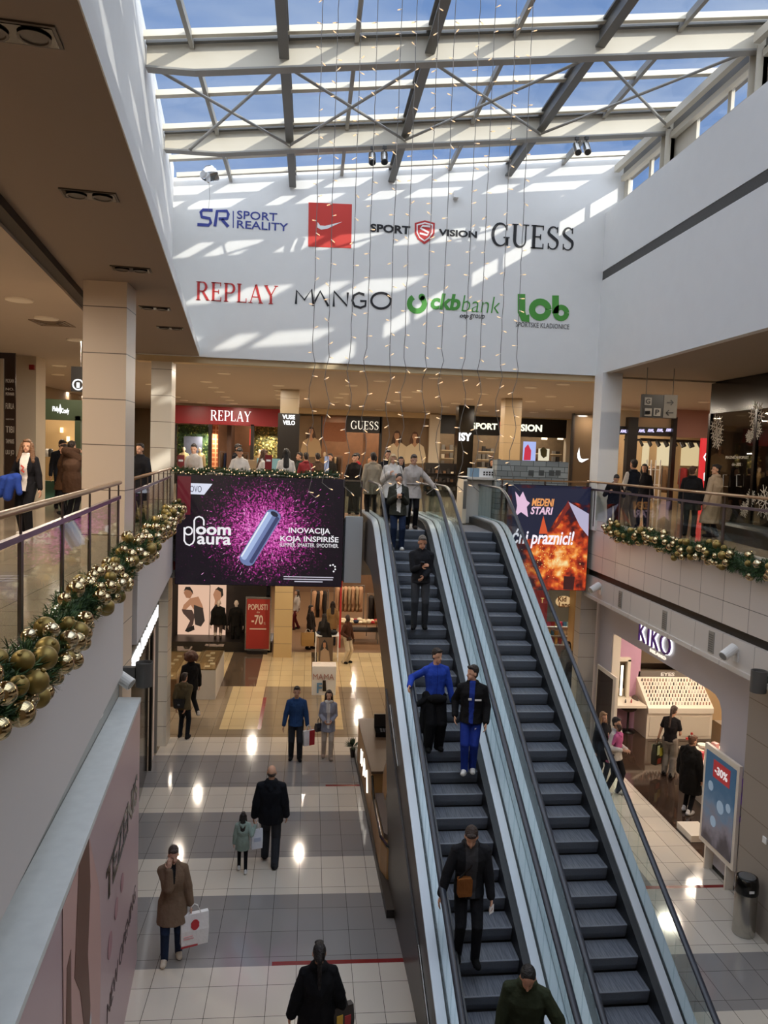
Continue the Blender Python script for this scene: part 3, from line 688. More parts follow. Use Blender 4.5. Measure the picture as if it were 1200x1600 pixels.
mb.ell(p, (.2, .1, .16), None, 10, 7); mb.v = [tuple(Vector(v) + V(R.uniform(-.04, .04), R.uniform(-.04, .04), R.uniform(-.04, .04))) for v in mb.v]; mb.build('foil', mat('foil', '#d9dbdd', .15, metal=1), t)
mb = MB(); mb.tube([p + V(0, 0, -.15), p + V(.02, 0, -.5), p + V(-.01, 0, -.8)], .004, 5); mb.build('string', cordm, t)
def wallcam(p, side, label, tilt=1):
    t = thing('wall_floodlight', label, 'floodlight', p, 0, 'white wall floodlights'); p = Vector(p)
    mb = MB(); mb.box(p.x - .01, p.x + .01, p.y - .07, p.y + .07, p.z - .12, p.z + .1); mb.build('wall_plate', white, t)
    mb = MB(); mb.cyl(p, p + V(side * .1, -.03, .02), .02, 8); mb.build('arm', white, t)
    mb = MB(); c = p + V(side * .14, -.03, .05); a = V(side * .8, -.25, -.45 * tilt).normalized(); mb.cyl(c - a * .13, c + a * .15, .085, 16); mb.build('housing', white, t)
    mb = MB(); mb.cyl(c + a * .15, c + a * .153, .07, 16); mb.build('lens', mat('lens2', '#8a8d90', .1), t)
wallcam((xs(10.3) + .01, 10.3, 4.25), 1, 'white cylindrical floodlight on the wall over the pink hoarding')
wallcam((7.11, 17.9, 4.33), -1, 'small white floodlight on the right wall below the fiery screen')
wallcam((7.11, 11.9, 4.3), -1, 'white floodlight on the right wall above the cosmetics shop front')
def uplight(p, label, s):
    p = Vector(p); t = thing('wall_lamp', label, 'wall lamp', p, 0, 'grey cylinder wall lamps')
    mb = MB(); mb.lathe([(.115, -.17), (.12, -.17), (.12, .17), (.108, .17), (.1, .13), (.0, .13)], p, 24); mb.build('shade', mat('lamp_grey', '#55524f', .45), t)
    mb = MB(); mb.box(p.x - s * .12, p.x - s * .3, p.y - .05, p.y + .05, p.z - .1, p.z + .1); mb.build('bracket', mat('lamp_grey', '#55524f'), t)
uplight((-2.24, 10.9, 4.18), 'dark grey cylinder wall lamp beside the white floodlight on the left', 1)
uplight((7.0, 11.05, 4.1), 'dark grey cylinder wall lamp at the right edge above the bin', -1)
for i, (y, lb) in enumerate(((16.7, 'beside the small floodlight'), (14.5, 'above the cosmetics shop lettering'), (12.7, 'beside the larger floodlight'))):
    t = thing('air_vent', f'small grey rectangular air vent on the right wall {lb}', 'vent', (7.11, y, 4.2), 0, 'right wall vents')
    mb = MB(); mb.box(7.105, 7.122, y - .09, y + .09, 4.12, 4.5); mb.build('frame', steel, t)
    mb = MB(); [mb.box(7.1, 7.106, y - .07, y + .07, 4.15 + .04 * k, 4.17 + .04 * k) for k in range(8)]; mb.build('grille', steeld, t)
for y, lb in ((9.5, 'nearer the floodlight'), (7.7, 'farther from the floodlight')):
    t = thing('air_vent', f'narrow white air vent above the pink hoarding, the one {lb}', 'vent', (xs(y), y, 4.1), 0, 'left wall vents')
    mb = MB(); mb.box(xs(y) - .01, xs(y) + .02, y - .1, y + .1, 4.03, 4.4); mb.build('frame', white, t)
    mb = MB(); mb.box(xs(y) + .018, xs(y) + .024, y - .07, y + .07, 4.08, 4.36); mb.build('grille', steeld, t)
# litter bin
c = V(7.08, 11.1, 0); t = thing('litter_bin', 'brushed steel litter bin with glossy black lid beside the right wall', 'bin', c)
mb = MB(); mb.lathe([(.165, 0), (.17, .02), (.17, .68), (.165, .7)], c, 32); mb.build('body', chrome, t, smooth=True)
mb = MB(); mb.lathe([(.175, .68), (.18, .7), (.178, .83), (.16, .93), (.15, .935), (.14, .92), (.02, .9)], c, 32); mb.build('lid', black, t, smooth=True)
mb = MB(); mb.lathe([(.13, .915), (.13, .94), (.1, .95), (.01, .95)], c, 24); mb.build('flap', mat('lid_grey', '#5a5a5a', .3), t)
mb = MB(); mb.box(c.x - .06, c.x + .02, c.y - .182, c.y - .175, .75, .79); mb.build('badge', white, t)
# shop hoarding on the left
pink = mat('hoarding_pink', '#bfa5a8', .35); t = thing('hoarding', 'long pink shop hoarding with a white top board on the ground floor at left', 'hoarding', (xh(4), 4, 0))
mb = MB(); mb.plan([(xh(-2.9), -2.9), (xh(10.85), 10.85), (xh(10.85) - .02, 10.85), (xh(-2.9) - .02, -2.9)], 0, 3.8); mb.plan([(xh(10.85) - .02, 10.83), (xh(10.85) - .02, 10.85), (xs(10.85) + .01, 10.85), (xs(10.85) + .01, 10.83)], 0, 3.8); mb.build('front_panel', pink, t)
mb = MB(); mb.plan([(xh(-2.9) + .01, -2.9), (xh(10.86) + .01, 10.86), (xs(10.86) + .01, 10.86), (xs(-2.9) + .01, -2.9)], 3.8, 3.86); mb.build('top_board', mat('top_board', '#d3d6d4', .7, var=.1, bscale=8), t)
hd_ = V(-.095, 1, 0).normalized(); hn = V(1, .095, 0).normalized(); hp = lambda y, z, o=.004: V(xh(y), y, z) + hn * o
text('TEZENIS', black, hp(8.0, 2.5), hd_, (0, 0, 1), 2.6, .4, t, 'lettering', .004, .02)
text('NEW OPENING', mat('hoarding_text', '#5b4a4b', .5), hp(8.15, 1.1), hd_, (0, 0, 1), 2.4, .22, t, 'lettering', .004, -.005)
def shape(pts, m_, nm, o=.005): 
    mb = MB(); mb.prism([hp(a, b, o) for a, b in pts], hn * .003); mb.build(nm, m_, t)
shape([(5.9, 3.78), (7.0, 3.78), (7.55, 3.0), (7.7, 2.3), (7.6, .3), (6.2, .3), (6.0, 2)], mat('poster_skin', '#c9a39b', .5), 'printed_figure')
shape([(6.5, 3.8), (6.95, 3.8), (7.05, 3.3), (6.95, 2.7), (7.1, 2.1), (7.0, 1.5), (6.85, 2.0), (6.6, 2.6), (6.35, 2.9)], mat('poster_hair', '#6d4a3c', .5), 'printed_hair', .009)
shape([(6.05, 3.2), (6.2, 3.25), (6.25, 2.3), (6.1, .9), (6.02, 1.8)], mat('poster_hair', '#6d4a3c'), 'printed_hair', .009)
shape([(7.0, 1.9), (7.15, 2.0), (7.2, 1.2), (7.05, .3), (6.9, .3)], mat('poster_white', '#c7c3c6', .5), 'printed_cloth', .009)
for y, z, r in ((8.3, 1.9, .14), (8.75, 2.05, .12), (9.2, 2.1, .11)):
    shape([(y + r * math.cos(a_ / 10 * PI), z + r * math.sin(a_ / 10 * PI)) for a_ in range(20)], mat('poster_circle', '#b0848a', .5), 'printed_dot')
# ================================================================ CEILING LIGHTS
def area(name, loc, size, power, col=(1, .86, .69), shape='DISK', sy=None, par=None, spread=PI):
    d = bpy.data.lights.new(name, 'AREA'); d.shape = shape; d.size = size; d.energy = power; d.color = col; d.spread = spread
    if sy: d.size_y = sy
    o = bpy.data.objects.new(name, d); COL.objects.link(o); o.location = loc
    if par: o.parent = par; o.location = Vector(loc) - par.location
    return o
lampm = mat('downlight_glow', '#ffe9c4', .4, emit=14); ringm = mat('ring_white', '#e8dfd0', .5)
DL = None
def downlight(p, label, group, power=0, r=.13):
    global DL
    t = thing('ceiling_light', label, 'ceiling light', p, 0, group)
    if DL is None:
        a = MB(); a.lathe([(.19, -.02), (.2, 0), (.16, .0), (.16, -.015)], n=18); ring = a.build('trim_ring', ringm, t, local=True)
        b = MB(); b.lathe([(.16, -.018), (.001, -.018), (.001, -.004), (.16, -.004)], n=18); DL = (ring, b.build('diffuser', lampm, t, local=True))
    else:
        for q_ in DL:
            c = q_.copy(); COL.objects.link(c); c.parent = t
    if power: area('downlight_lamp', Vector(p) + V(0, 0, -.03), .24, power, par=t)
BKL = [(350, 583), (322, 596), (333, 605), (343, 612), (352, 620), (359, 625), (365, 630), (275, 620), (287, 625), (314, 632), (435, 602), (437, 610), (438, 617), (439, 623), (594, 595), (549, 602), (537, 615), (529, 621), (523, 628), (652, 612), (636, 620), (622, 626), (611, 631), (593, 640), (732, 623), (712, 630), (695, 635), (666, 643), (757, 642), (741, 645), (756, 615), (830, 605), (829, 627), (834, 644), (860, 619), (860, 640), (889, 635), (910, 651), (971, 643), (1100, 628), (680, 590), (770, 590), (880, 600)]
for i, (px, py) in enumerate(BKL):
    p = gz(px, py, 9.56)
    if p.y > 36.5: p = gz(px, py - 3, 9.56)
    downlight(p, 'round warm downlight in the upper ceiling beyond the logo wall', 'upper floor downlights', 75 if i % 2 == 0 else 0)
for px, py in [(92, 571), (90, 585), (104, 612), (126, 618), (236, 600)]: downlight(gz(px, py, 9.56), 'round warm downlight in the far ceiling of the left gallery', 'left gallery far downlights', 60)
for (px, py), lb in zip([(30, 468), (72, 497), (120, 531)], ['nearest the viewer', 'above the square air diffuser', 'beside the nearest stone pillar']): downlight(gz(px, py, 9.46), 'round warm downlight in the left gallery ceiling, ' + lb, 'left gallery downlights', 90, .16)
t = thing('air_diffuser', 'square ceiling air diffuser between the left gallery downlights', 'diffuser', gz(82, 505, 9.46)); c = t.location
for k in range(4):
    mb = MB(); s_ = .3 - .07 * k
    for a, b in (((-s_, s_), (-s_, -s_ + .02)), ((-s_, s_), (s_ - .02, s_)), ((-s_, -s_ + .02), (-s_, s_)), ((s_ - .02, s_), (-s_, s_))): mb.box(c.x + a[0], c.x + a[1], c.y + b[0], c.y + b[1], c.z - .012 - .004 * k, c.z)
    mb.build('vane', mat('diffuser_paint', '#8d7b69', .6), t)
for i, ((px, py), lb) in enumerate(zip([(20, 48), (140, 304), (205, 420), (242, 481), (266, 512)], ['nearest the viewer at the top corner', 'second along, above the wooden handrail', 'third along, beside the nearest pillar', 'fourth along, past the nearest pillar', 'farthest, by the sunlit pillar'])):
    p = gz(px, py, 9.598); t = thing('recessed_light', 'unlit black twin downlight in the bulkhead, ' + lb, 'recessed light', p, .1, 'bulkhead twin downlights')
    mb = MB(); mb.box(-.24, .24, -.12, .12, -.012, 0); mb.build('frame', mat('recess_frame', '#4b423a', .4), t, local=True)
    mb = MB(); mb.box(-.22, .22, -.1, .1, -.016, -.01); mb.build('recess', black, t, local=True)
    for s_ in (-.11, .11):
        mb = MB(); mb.lathe([(.085, -.02), (.09, -.028), (.075, -.028), (.07, -.018)], (s_, 0, 0), 18); mb.build('lamp_ring', mat('recess_frame', '#4b423a'), t, local=True)
# lamps hidden above the lower screens and in the shops; added fill lamps come last
for x in (-7, -3.5, 0, 3.5, 7): 
    for y in (22, 26): area('ground_lamp', (x, y, 4.38), .15, 55)
for x in (-2, 2.5, 7): 
    for y in (30.5, 34, 39): area('shop_lamp', (x, y, 4.38), .2, 100)
for y in (14, 17): area('shop_lamp', (-6, y, 4.4), .6, 60)
for x, y in ((9.0, 14.2), (9.2, 17.5), (11, 16), (10.6, 19)): area('cosmetics_lamp', (x, y, 3.9), .5, 75, (1, .84, .66))
for x in (-6, -2.5, 1.5, 3.5, 7, 9.5, 12): area('shop_lamp', (x, 39.2, 9.4), .3, 60)
for x in (11.5, 14.5): area('shop_lamp', (x, 31, 9.4), .4, 60); area('wing_lamp', (x, 24, 9.5), .4, 90)
for x, y in ((9, 15), (9, 9), (9, 4)): area('unseen_gallery_lamp', (x, y, 9.55), .3, 80)
for x, y in ((-4.3, 1), (-4.4, 5), (-4.4, 8.5), (-6.5, 6), (-6.5, 11)): area('unseen_gallery_lamp', (x, y, 9.42), .26, 80)  # lamps added out of view to brighten the near pillar and soffit
for x in (-2, 0): area('bar_fill_light', (x, 20.8, 9.5), .2, 45)  # added fill over the bar, brightens the white shirts

# ================================================================ BIG SCREENS
screenm = MATS.get('x')
def R4(px0, py0, px1, py1, Y):
    xm, ym = (px0 + px1) / 2, (py0 + py1) / 2
    return gy(px0, ym, Y).x, gy(px1, ym, Y).x, gy(xm, py1, Y).z, gy(xm, py0, Y).z
def card(par, name, m, px0, py0, px1, py1, Y, d=.01):
    a = R4(px0, py0, px1, py1, Y); mb = MB(); mb.box(a[0], a[1], Y - d, Y, a[2], a[3]); return mb.build(name, m, par)
def tx(par, s, m, px0, py0, px1, py1, Y, d=.006, bold=0., name='lettering', shear=0):
    a = R4(px0, py0, px1, py1, Y); text(s, m, (a[0], Y, a[2]), (1, 0, 0), (0, 0, 1), a[1] - a[0], a[3] - a[2], par, name, d, bold, shear)
def poly(par, name, m, pts, Y, d=.006, px=True):
    mb = MB(); mb.prism([gy(a, b, Y) if px else V(a, Y, b) for a, b in pts], V(0, -d, 0)); return mb.build(name, m, par)
def nodes_emit(name, build, strength=1.0, rough=.4):
    m = bpy.data.materials.new(name); m.use_nodes = True; t = m.node_tree; b = t.nodes['Principled BSDF']
    co = N(t, 'ShaderNodeNewGeometry'); c = build(t, co.outputs['Position'])
    t.links.new(c, b.inputs['Emission Color']); b.inputs['Emission Strength'].default_value = strength; b.inputs['Base Color'].default_value = (.01, .01, .01, 1); b.inputs['Roughness'].default_value = rough
    MATS[name] = m; return m
def ramp(t, stops):
    r = N(t, 'ShaderNodeValToRGB'); e = r.color_ramp.elements
    while len(e) < len(stops): e.new(.5)
    for i, (p, c) in enumerate(stops): e[i].position = p; e[i].color = lin(c) if isinstance(c, str) else c
    return r
def burst(t, pos):
    d = N(t, 'ShaderNodeVectorMath', operation='SUBTRACT'); d.inputs[1].default_value = (-1.05, 18.5, 5.5); t.links.new(pos, d.inputs[0])
    s_ = N(t, 'ShaderNodeVectorMath', operation='MULTIPLY'); s_.inputs[1].default_value = (.72, 0, .8); t.links.new(d.outputs[0], s_.inputs[0])
    ln = N(t, 'ShaderNodeVectorMath', operation='LENGTH'); t.links.new(s_.outputs[0], ln.inputs[0])
    vo = N(t, 'ShaderNodeTexNoise'); vo.inputs['Scale'].default_value = 26; vo.inputs['Detail'].default_value = 3; t.links.new(pos, vo.inputs['Vector'])
    fa = N(t, 'ShaderNodeMapRange'); fa.inputs['From Min'].default_value = .2; fa.inputs['From Max'].default_value = 1.3; fa.inputs['To Min'].default_value = .27; fa.inputs['To Max'].default_value = -.16; t.links.new(ln.outputs['Value'], fa.inputs[0])
    ad = N(t, 'ShaderNodeMath', operation='ADD'); t.links.new(vo.outputs[0], ad.inputs[0]); t.links.new(fa.outputs[0], ad.inputs[1])
    r = ramp(t, [(.47, '#120a14'), (.58, '#421238'), (.7, '#a82a86'), (.86, '#f07ad0')]); t.links.new(ad.outputs[0], r.inputs[0]); return r.outputs[0]
YS = 18.52
wht = glow('#f4f2f6', 1.0)
t = thing('led_screen', 'wide advertising screen with a metallic stick in a pink burst, under the left garland', 'screen', (-1.15, 18.55, 4.15))
a0 = R4(276, 742, 536, 914, 18.55)
mb = MB(); mb.box(-3.13, .85, 18.53, 18.72, 4.15, 6.78); mb.build('housing', black, t)
mb = MB(); mb.box(-3.12, .84, 18.525, 18.53, 4.16, 6.77); mb.build('display', nodes_emit('screen_burst', burst), t)
card(t, 'red_panel', glow('#5c0f1d'), 277, 744, 298, 804, YS)
poly(t, 'corner_tab', glow('#dfe3f4'), [(298, 755), (332, 756), (319, 773), (298, 772)], YS - .003)
tx(t, 'OVO', glow('#23244a'), 297, 759, 315, 769, YS - .01)
R = random.Random(3); mb = MB()
for i in range(420):
    an = R.uniform(0, 2 * PI); q_ = abs(R.gauss(0, .55)) + .25; x = -1.05 + math.cos(an) * q_ * 1.35; z = 5.5 + math.sin(an) * q_ * 1.2
    if not (-3.08 < x < .8 and 4.2 < z < 6.72): continue
    u = V(math.cos(an), 0, math.sin(an)); l_ = R.uniform(.012, .05); w = R.uniform(.004, .011); v_ = V(-u.z, 0, u.x); c = V(x, YS, z)
    mb.add([c - v_ * w, c + u * l_, c + v_ * w, c - u * l_], [(0, 1, 2, 3), (3, 2, 1, 0)], R.randrange(3))
mb.build('spark_burst', [glow('#e05cc0'), glow('#ffb8ec'), glow('#8c2a86')], t)['kind'] = 'stuff'
ax = (gy(386, 874, YS), gy(427, 806, YS)); d_ = (ax[1] - ax[0]).normalized(); sd_ = V(d_.z, 0, -d_.x)
for nm, w, c, o_, m_ in (('device', .19, 0, 0, glow('#6f7fae')), ('device_face', .065, -.085, .004, glow('#a9bde6')), ('device_edge', .045, .115, .004, glow('#39406a')), ('device_shine', .02, -.15, .007, glow('#eaf2ff'))):
    mb = MB(); b0 = ax[0] + sd_ * c - V(0, o_, 0); b1 = ax[1] + sd_ * c - V(0, o_, 0); P = []
    for k in range(9): an = PI * k / 8; P.append(b1 + sd_ * w * math.cos(an) + d_ * w * .75 * math.sin(an))
    for k in range(9): an = PI + PI * k / 8; P.append(b0 + sd_ * w * math.cos(an) + d_ * w * .75 * math.sin(an))
    mb.prism(P, V(0, -.004, 0)); mb.build(nm, m_, t)
mb = MB(); mb.prism([ax[1] + d_ * .05 - V(0, .012, 0) + sd_ * .1 * math.cos(k * PI / 8) + d_ * .055 * math.sin(k * PI / 8) for k in range(16)], V(0, -.003, 0)); mb.build('device_end', glow('#1d2036'), t)
lp = lambda a, b: gy(a, b, YS - .012)
tx(t, 'oom', wht, 306, 823, 361, 836, YS - .012, bold=.03); tx(t, 'aura', wht, 308, 838, 361, 851, YS - .012, bold=.02)
mb = MB(); mb.strip([lp(288, 824), lp(288, 845), lp(291, 850), lp(296, 852), lp(301, 849), lp(303.5, 844), lp(303.5, 813), lp(306, 809), lp(311, 807), lp(316, 809), lp(318.5, 813), lp(318.5, 821)], .036, V(0, -1, 0), .004); mb.build('logo_loop', wht, t)
mb = MB(); mb.strip([lp(294.5 + 6 * math.cos(k * PI / 8), 829.5 + 6 * math.sin(k * PI / 8)) for k in range(17)], .036, V(0, -1, 0), .004); mb.build('logo_bowl', wht, t)
tx(t, 'INOVACIJA', wht, 451, 825, 516, 836, YS, bold=.015); tx(t, 'KOJA INSPIRIŠE', wht, 438, 836, 529, 849, YS, bold=.015); tx(t, 'SLIMMER. SMARTER. SMOOTHER.', wht, 437, 849, 529, 855, YS)
for k, w in enumerate(((443, 521), (443, 520), (460, 504))):
    card(t, 'small_print', glow('#c9c6d4'), w[0], 901 + 3.6 * k, w[1], 902.3 + 3.6 * k, YS)
for a_ in (-2.2, -1.3, -.5, .3, 1.1): mb = MB(); mb.ell(gy(519 + 5 * math.cos(a_), 888 + 5.5 * math.sin(a_), YS), (.022, .003, .022), None, 8, 5); mb.build('emblem_dot', wht, t)
# right hand screen
def fire(t, pos):
    g_ = N(t, 'ShaderNodeVectorMath', operation='SUBTRACT'); g_.inputs[1].default_value = (6.25, 18.5, 5.0); t.links.new(pos, g_.inputs[0])
    s_ = N(t, 'ShaderNodeVectorMath', operation='MULTIPLY'); s_.inputs[1].default_value = (1, 0, .85); t.links.new(g_.outputs[0], s_.inputs[0])
    ln = N(t, 'ShaderNodeVectorMath', operation='LENGTH'); t.links.new(s_.outputs[0], ln.inputs[0])
    no = N(t, 'ShaderNodeTexNoise'); no.inputs['Scale'].default_value = 5; no.inputs['Detail'].default_value = 6; t.links.new(pos, no.inputs['Vector'])
    m_ = N(t, 'ShaderNodeMapRange'); m_.inputs['From Max'].default_value = 1.5; m_.inputs['To Min'].default_value = .33; m_.inputs['To Max'].default_value = -.22; t.links.new(ln.outputs['Value'], m_.inputs[0])
    ad = N(t, 'ShaderNodeMath', operation='ADD'); t.links.new(no.outputs[0], ad.inputs[0]); t.links.new(m_.outputs[0], ad.inputs[1])
    r = ramp(t, [(.3, '#141a33'), (.45, '#4a1414'), (.62, '#c5401c'), (.76, '#f5943c'), (.95, '#ffe9a8')]); t.links.new(ad.outputs[0], r.inputs[0]); return r.outputs[0]
t = thing('led_screen', 'tall advertising screen showing a fiery winter village, beside the right escalator', 'screen', (5.9, 18.55, 4.18))
mb = MB(); mb.box(4.86, 6.98, 18.53, 18.72, 4.18, 6.8); mb.build('housing', black, t)
mb = MB(); mb.box(4.87, 6.97, 18.525, 18.53, 4.19, 6.79); mb.build('display', nodes_emit('screen_fire', fire), t)
poly(t, 'night_sky', glow('#161b36'), [(800, 762), (919, 764), (919, 790), (888, 783), (868, 812), (850, 842), (800, 842)], YS)
poly(t, 'snowy_roof', glow('#b9b3cf'), [(888, 784), (920, 803), (919, 838), (906, 822)], YS - .006)
poly(t, 'roof_slope', glow('#7a2018'), [(888, 782), (891, 790), (872, 822), (862, 830)], YS - .006)
poly(t, 'lit_tree', glow('#d8552a'), [(849, 806), (856, 834), (842, 834)], YS - .006)
poly(t, 'star', glow('#e9c3df'), [(805, 768), (812, 777), (817, 768), (823, 782), (828, 786), (823, 792), (825, 808), (814, 800), (805, 807), (808, 790)], YS - .006)
poly(t, 'barrel', glow('#3a1616'), [(881, 900), (898, 901), (896, 922), (880, 921)], YS - .006)
tx(t, 'MEDENI', glow('#f2a25c'), 831, 779, 866, 791, YS - .006, bold=.03, shear=.2); tx(t, 'STARI', glow('#f0c9e0'), 829, 792, 864, 804, YS - .006, bold=.03, shear=.2)
tx(t, 'ćni praznici!', glow('#fbf2fb', 1.1), 800, 827, 897, 857, YS - .006, bold=.02, shear=.2)
mb = MB(); R = random.Random(9)
for i in range(160):
    c = V(R.gauss(6.05, .3), YS - .005, R.gauss(4.95, .22)); w = R.uniform(.006, .018)
    if 4.9 < c.x < 6.95 and 4.2 < c.z: mb.add([c + V(-w, 0, 0), c + V(0, 0, -w), c + V(w, 0, 0), c + V(0, 0, w)], [(0, 1, 2, 3)], R.randrange(2))
mb.build('sparkle', [glow('#ffe08a'), glow('#ff9a3c')], t)['kind'] = 'stuff'
# ringed panel left of the screen
t = thing('wall_panel', 'white panel printed with concentric grey rings and a red dot beside the wide screen', 'panel', (-3.4, 18.86, 4.3))
mb = MB(); mb.box(-3.72, -3.14, 18.84, 18.88, 4.25, 5.9); mb.build('board', mat('panel_white', '#bdbab6', .6), t)
mb = MB()
for k in range(14):
    r = .14 + .065 * k; P = [V(-3.2 + r * math.cos(a_), 18.84, 4.55 + r * math.sin(a_)) for a_ in np.linspace(1.2, 4.6, 40)]
    seg = []
    for p in P + [None]:
        if p is not None and -3.71 < p.x < -3.15 and 4.27 < p.z < 5.88: seg.append(p)
        else:
            if len(seg) > 1: mb.strip(seg, .014, V(0, -1, 0), .004)
            seg = []
mb.build('printed_rings', mat('ring_grey', '#8f8d8b', .6), t)
mb = MB(); mb.prism([V(-3.24 + .1 * math.cos(a_), 18.838, 4.55 + .12 * math.sin(a_)) for a_ in np.linspace(0, 6.0, 20)], V(0, -.006, 0)); mb.build('red_dot', mat('dot_red', '#a8302c', .5), t)

# ================================================================ LOGOS ON THE BACK WALL
YW = 18.896
def lg(label, cx, cz): return thing('wall_logo', label, 'logo', (cx, YW, cz))
def wl(par, s, m, x0, x1, z0, z1, bold=0, shear=0, nm='lettering', d=.006): text(s, m, (x0, YW, z0), (1, 0, 0), (0, 0, 1), x1 - x0, z1 - z0, par, nm, d, bold, shear)
def wpath(par, m, pts, w, nm, d=.006):
    mb = MB(); mb.strip([V(a, YW, b) for a, b in pts], w, V(0, -1, 0), d); mb.build(nm, m, par)
z4 = lambda x, y: gy(260 + x / 1.7143, 240 + y / 1.7143, 18.9)
def wp(par, m, pts, nm, d=.006):
    mb = MB(); mb.prism([V(z4(a, b).x, YW, z4(a, b).z) for a, b in pts], V(0, -d, 0)); mb.build(nm, m, par)
blue = mat('logo_blue', '#37418f', .6); ink = mat('logo_ink', '#1f1d1f', .6); red = mat('logo_red', '#c23230', .6); green = mat('logo_green', '#4f9a3c', .6); lwhite = mat('logo_white', '#f4f3f1', .6); lgrey = mat('logo_grey', '#5f5d5d', .6)
t = lg('blue SR SPORT REALITY logo at the upper left of the white wall', -1.8, 12.6)
wpath(t, blue, [(z4(a, b).x, z4(a, b).z) for a, b in [(124, 152), (98, 151), (92, 157), (95, 170), (116, 174), (119, 185), (113, 192), (83, 190)]], .07, 'letter_s')
wpath(t, blue, [(z4(a, b).x, z4(a, b).z) for a, b in [(130, 195), (136, 154), (162, 154), (166, 162), (163, 174), (140, 175)]], .07, 'letter_r'); wpath(t, blue, [(z4(a, b).x, z4(a, b).z) for a, b in [(148, 176), (166, 196)]], .07, 'letter_r')
wpath(t, blue, [(z4(179, 154).x, z4(179, 154).z), (z4(179, 199).x, z4(179, 199).z)], .02, 'divider')
def wz(par, s, m, a0, b0, a1, b1, **k):
    p, q_ = z4(a0, (b0 + b1) / 2), z4(a1, (b0 + b1) / 2); r0, r1 = z4((a0 + a1) / 2, b1), z4((a0 + a1) / 2, b0); wl(par, s, m, p.x, q_.x, r0.z, r1.z, **k)
wz(t, 'SPORT', blue, 189, 156, 297, 178, bold=.01); wz(t, 'REALITY', blue, 189, 183, 326, 204, bold=.01)
t = lg('red square with a white tick mark on the white wall', .3, 12.8)
wp(t, mat('square_red', '#cf3b30', .6), [(381, 131), (497, 136), (495, 254), (380, 249)], 'square')
SWO = [(405, 184), (412, 193), (425, 194), (471, 183), (430, 202), (414, 204), (404, 198)]
wp(t, lwhite, SWO, 'tick', .012)
t = lg('SPORT VISION lettering with a red shield on the white wall', 2.6, 12.8)
wz(t, 'SPORT', ink, 546, 191, 653, 213, bold=.035); wz(t, 'VISION', ink, 729, 205, 832, 223, bold=.035)
SH = [(665, 186), (692, 179), (719, 186), (718, 215), (708, 231), (691, 243), (673, 230), (665, 214)]
wp(t, red, SH, 'shield'); wp(t, lwhite, [(670, 190), (692, 184), (714, 190), (713, 213), (704, 227), (691, 236), (677, 226), (670, 212)], 'shield_inner', .01); wp(t, red, [(673, 193), (692, 188), (711, 193), (710, 212), (702, 224), (691, 232), (679, 223), (673, 210)], 'shield_core', .014)
wpath(t, lwhite, [(z4(a, b).x, z4(a, b).z) for a, b in [(706, 196), (686, 194), (680, 200), (702, 212), (698, 219), (678, 214)]], .045, 'shield_letter', .02)
t = lg('GUESS in large thin black serif capitals on the white wall', 5.3, 12.8)
p, q_ = z4(870, 215), z4(1094, 240); serif('GUESS', ink, (p.x, YW, 12.6), (1, 0, 0), (0, 0, 1), q_.x - p.x, .56, t)
t = lg('REPLAY in red serif capitals on the white wall', -1.85, 11)
p, q_ = z4(79, 370), z4(298, 375); serif('REPLAY', red, (p.x, YW, z4(180, 398).z), (1, 0, 0), (0, 0, 1), q_.x - p.x, .44, t)
t = lg('MANGO in black sans capitals on the white wall', .7, 11.1)
P = lambda L_: [(z4(a, b).x, z4(a, b).z) for a, b in L_]
MW = .055
for nm, st in (('letter_m', [(347, 403), (349, 367), (370, 392), (389, 364), (394, 407)]), ('letter_a', [(392, 407), (412, 369), (434, 409)]), ('letter_n', [(448, 410), (449, 369), (484, 408), (486, 372)])): wpath(t, ink, P(st), MW, nm)
wpath(t, ink, P([(530, 378), (516, 373), (502, 380), (498, 394), (504, 408), (520, 413), (533, 408), (534, 395), (519, 395)]), MW, 'letter_g')
wpath(t, ink, P([(575 + 26 * math.cos(k * PI / 12), 394 + 21 * math.sin(k * PI / 12)) for k in range(25)]), MW, 'letter_o')
t = lg('green ckb bank logo with otp group beneath on the white wall', 3.4, 11.1)
wpath(t, green, P([(671 + 20 * math.cos(math.radians(a_)), 402 + 20 * math.sin(math.radians(a_))) for a_ in range(-60, 241, 15)]), .13, 'ring')
mb = MB(); c = z4(684, 384); mb.prism([V(c.x + .08 * math.cos(k * PI / 8), YW, c.z + .08 * math.sin(k * PI / 8)) for k in range(16)], V(0, -.006, 0)); mb.build('dot', green, t)
wz(t, 'ckb', green, 708, 375, 788, 419, bold=.035, shear=.15); wz(t, 'bank', green, 791, 382, 893, 426, bold=-.012, shear=.15)
wz(t, 'otp', ink, 786, 430, 809, 443, bold=.02, shear=.15); wz(t, 'group', ink, 812, 431, 852, 446, shear=.15)
t = lg('green lob logo with grey small capitals beneath on the white wall', 5.6, 11.1)
wpath(t, green, P([(951, 376), (951, 425), (958, 441), (972, 441)]), .19, 'letter_l'); wpath(t, green, P([(1001 + 22 * math.cos(k * PI / 10), 418 + 21 * math.sin(k * PI / 10)) for k in range(21)]), .16, 'letter_o')
wpath(t, green, P([(1042, 380), (1042, 428)]), .17, 'letter_b'); wpath(t, green, P([(1057 + 15 * math.cos(k * PI / 10), 427 + 15 * math.sin(k * PI / 10)) for k in range(21)]), .13, 'letter_b')
wz(t, 'SPORTSKE KLADIONICE', lgrey, 936, 454, 1079, 467)
t = thing('wall_speaker', 'small white box light fixed high on the logo wall', 'wall light', gy(712, 305, 18.85)); c = t.location
mb = MB(); mb.box(c.x - .06, c.x + .06, c.y - .1, c.y + .045, c.z - .08, c.z + .08); mb.build('body', white, t)
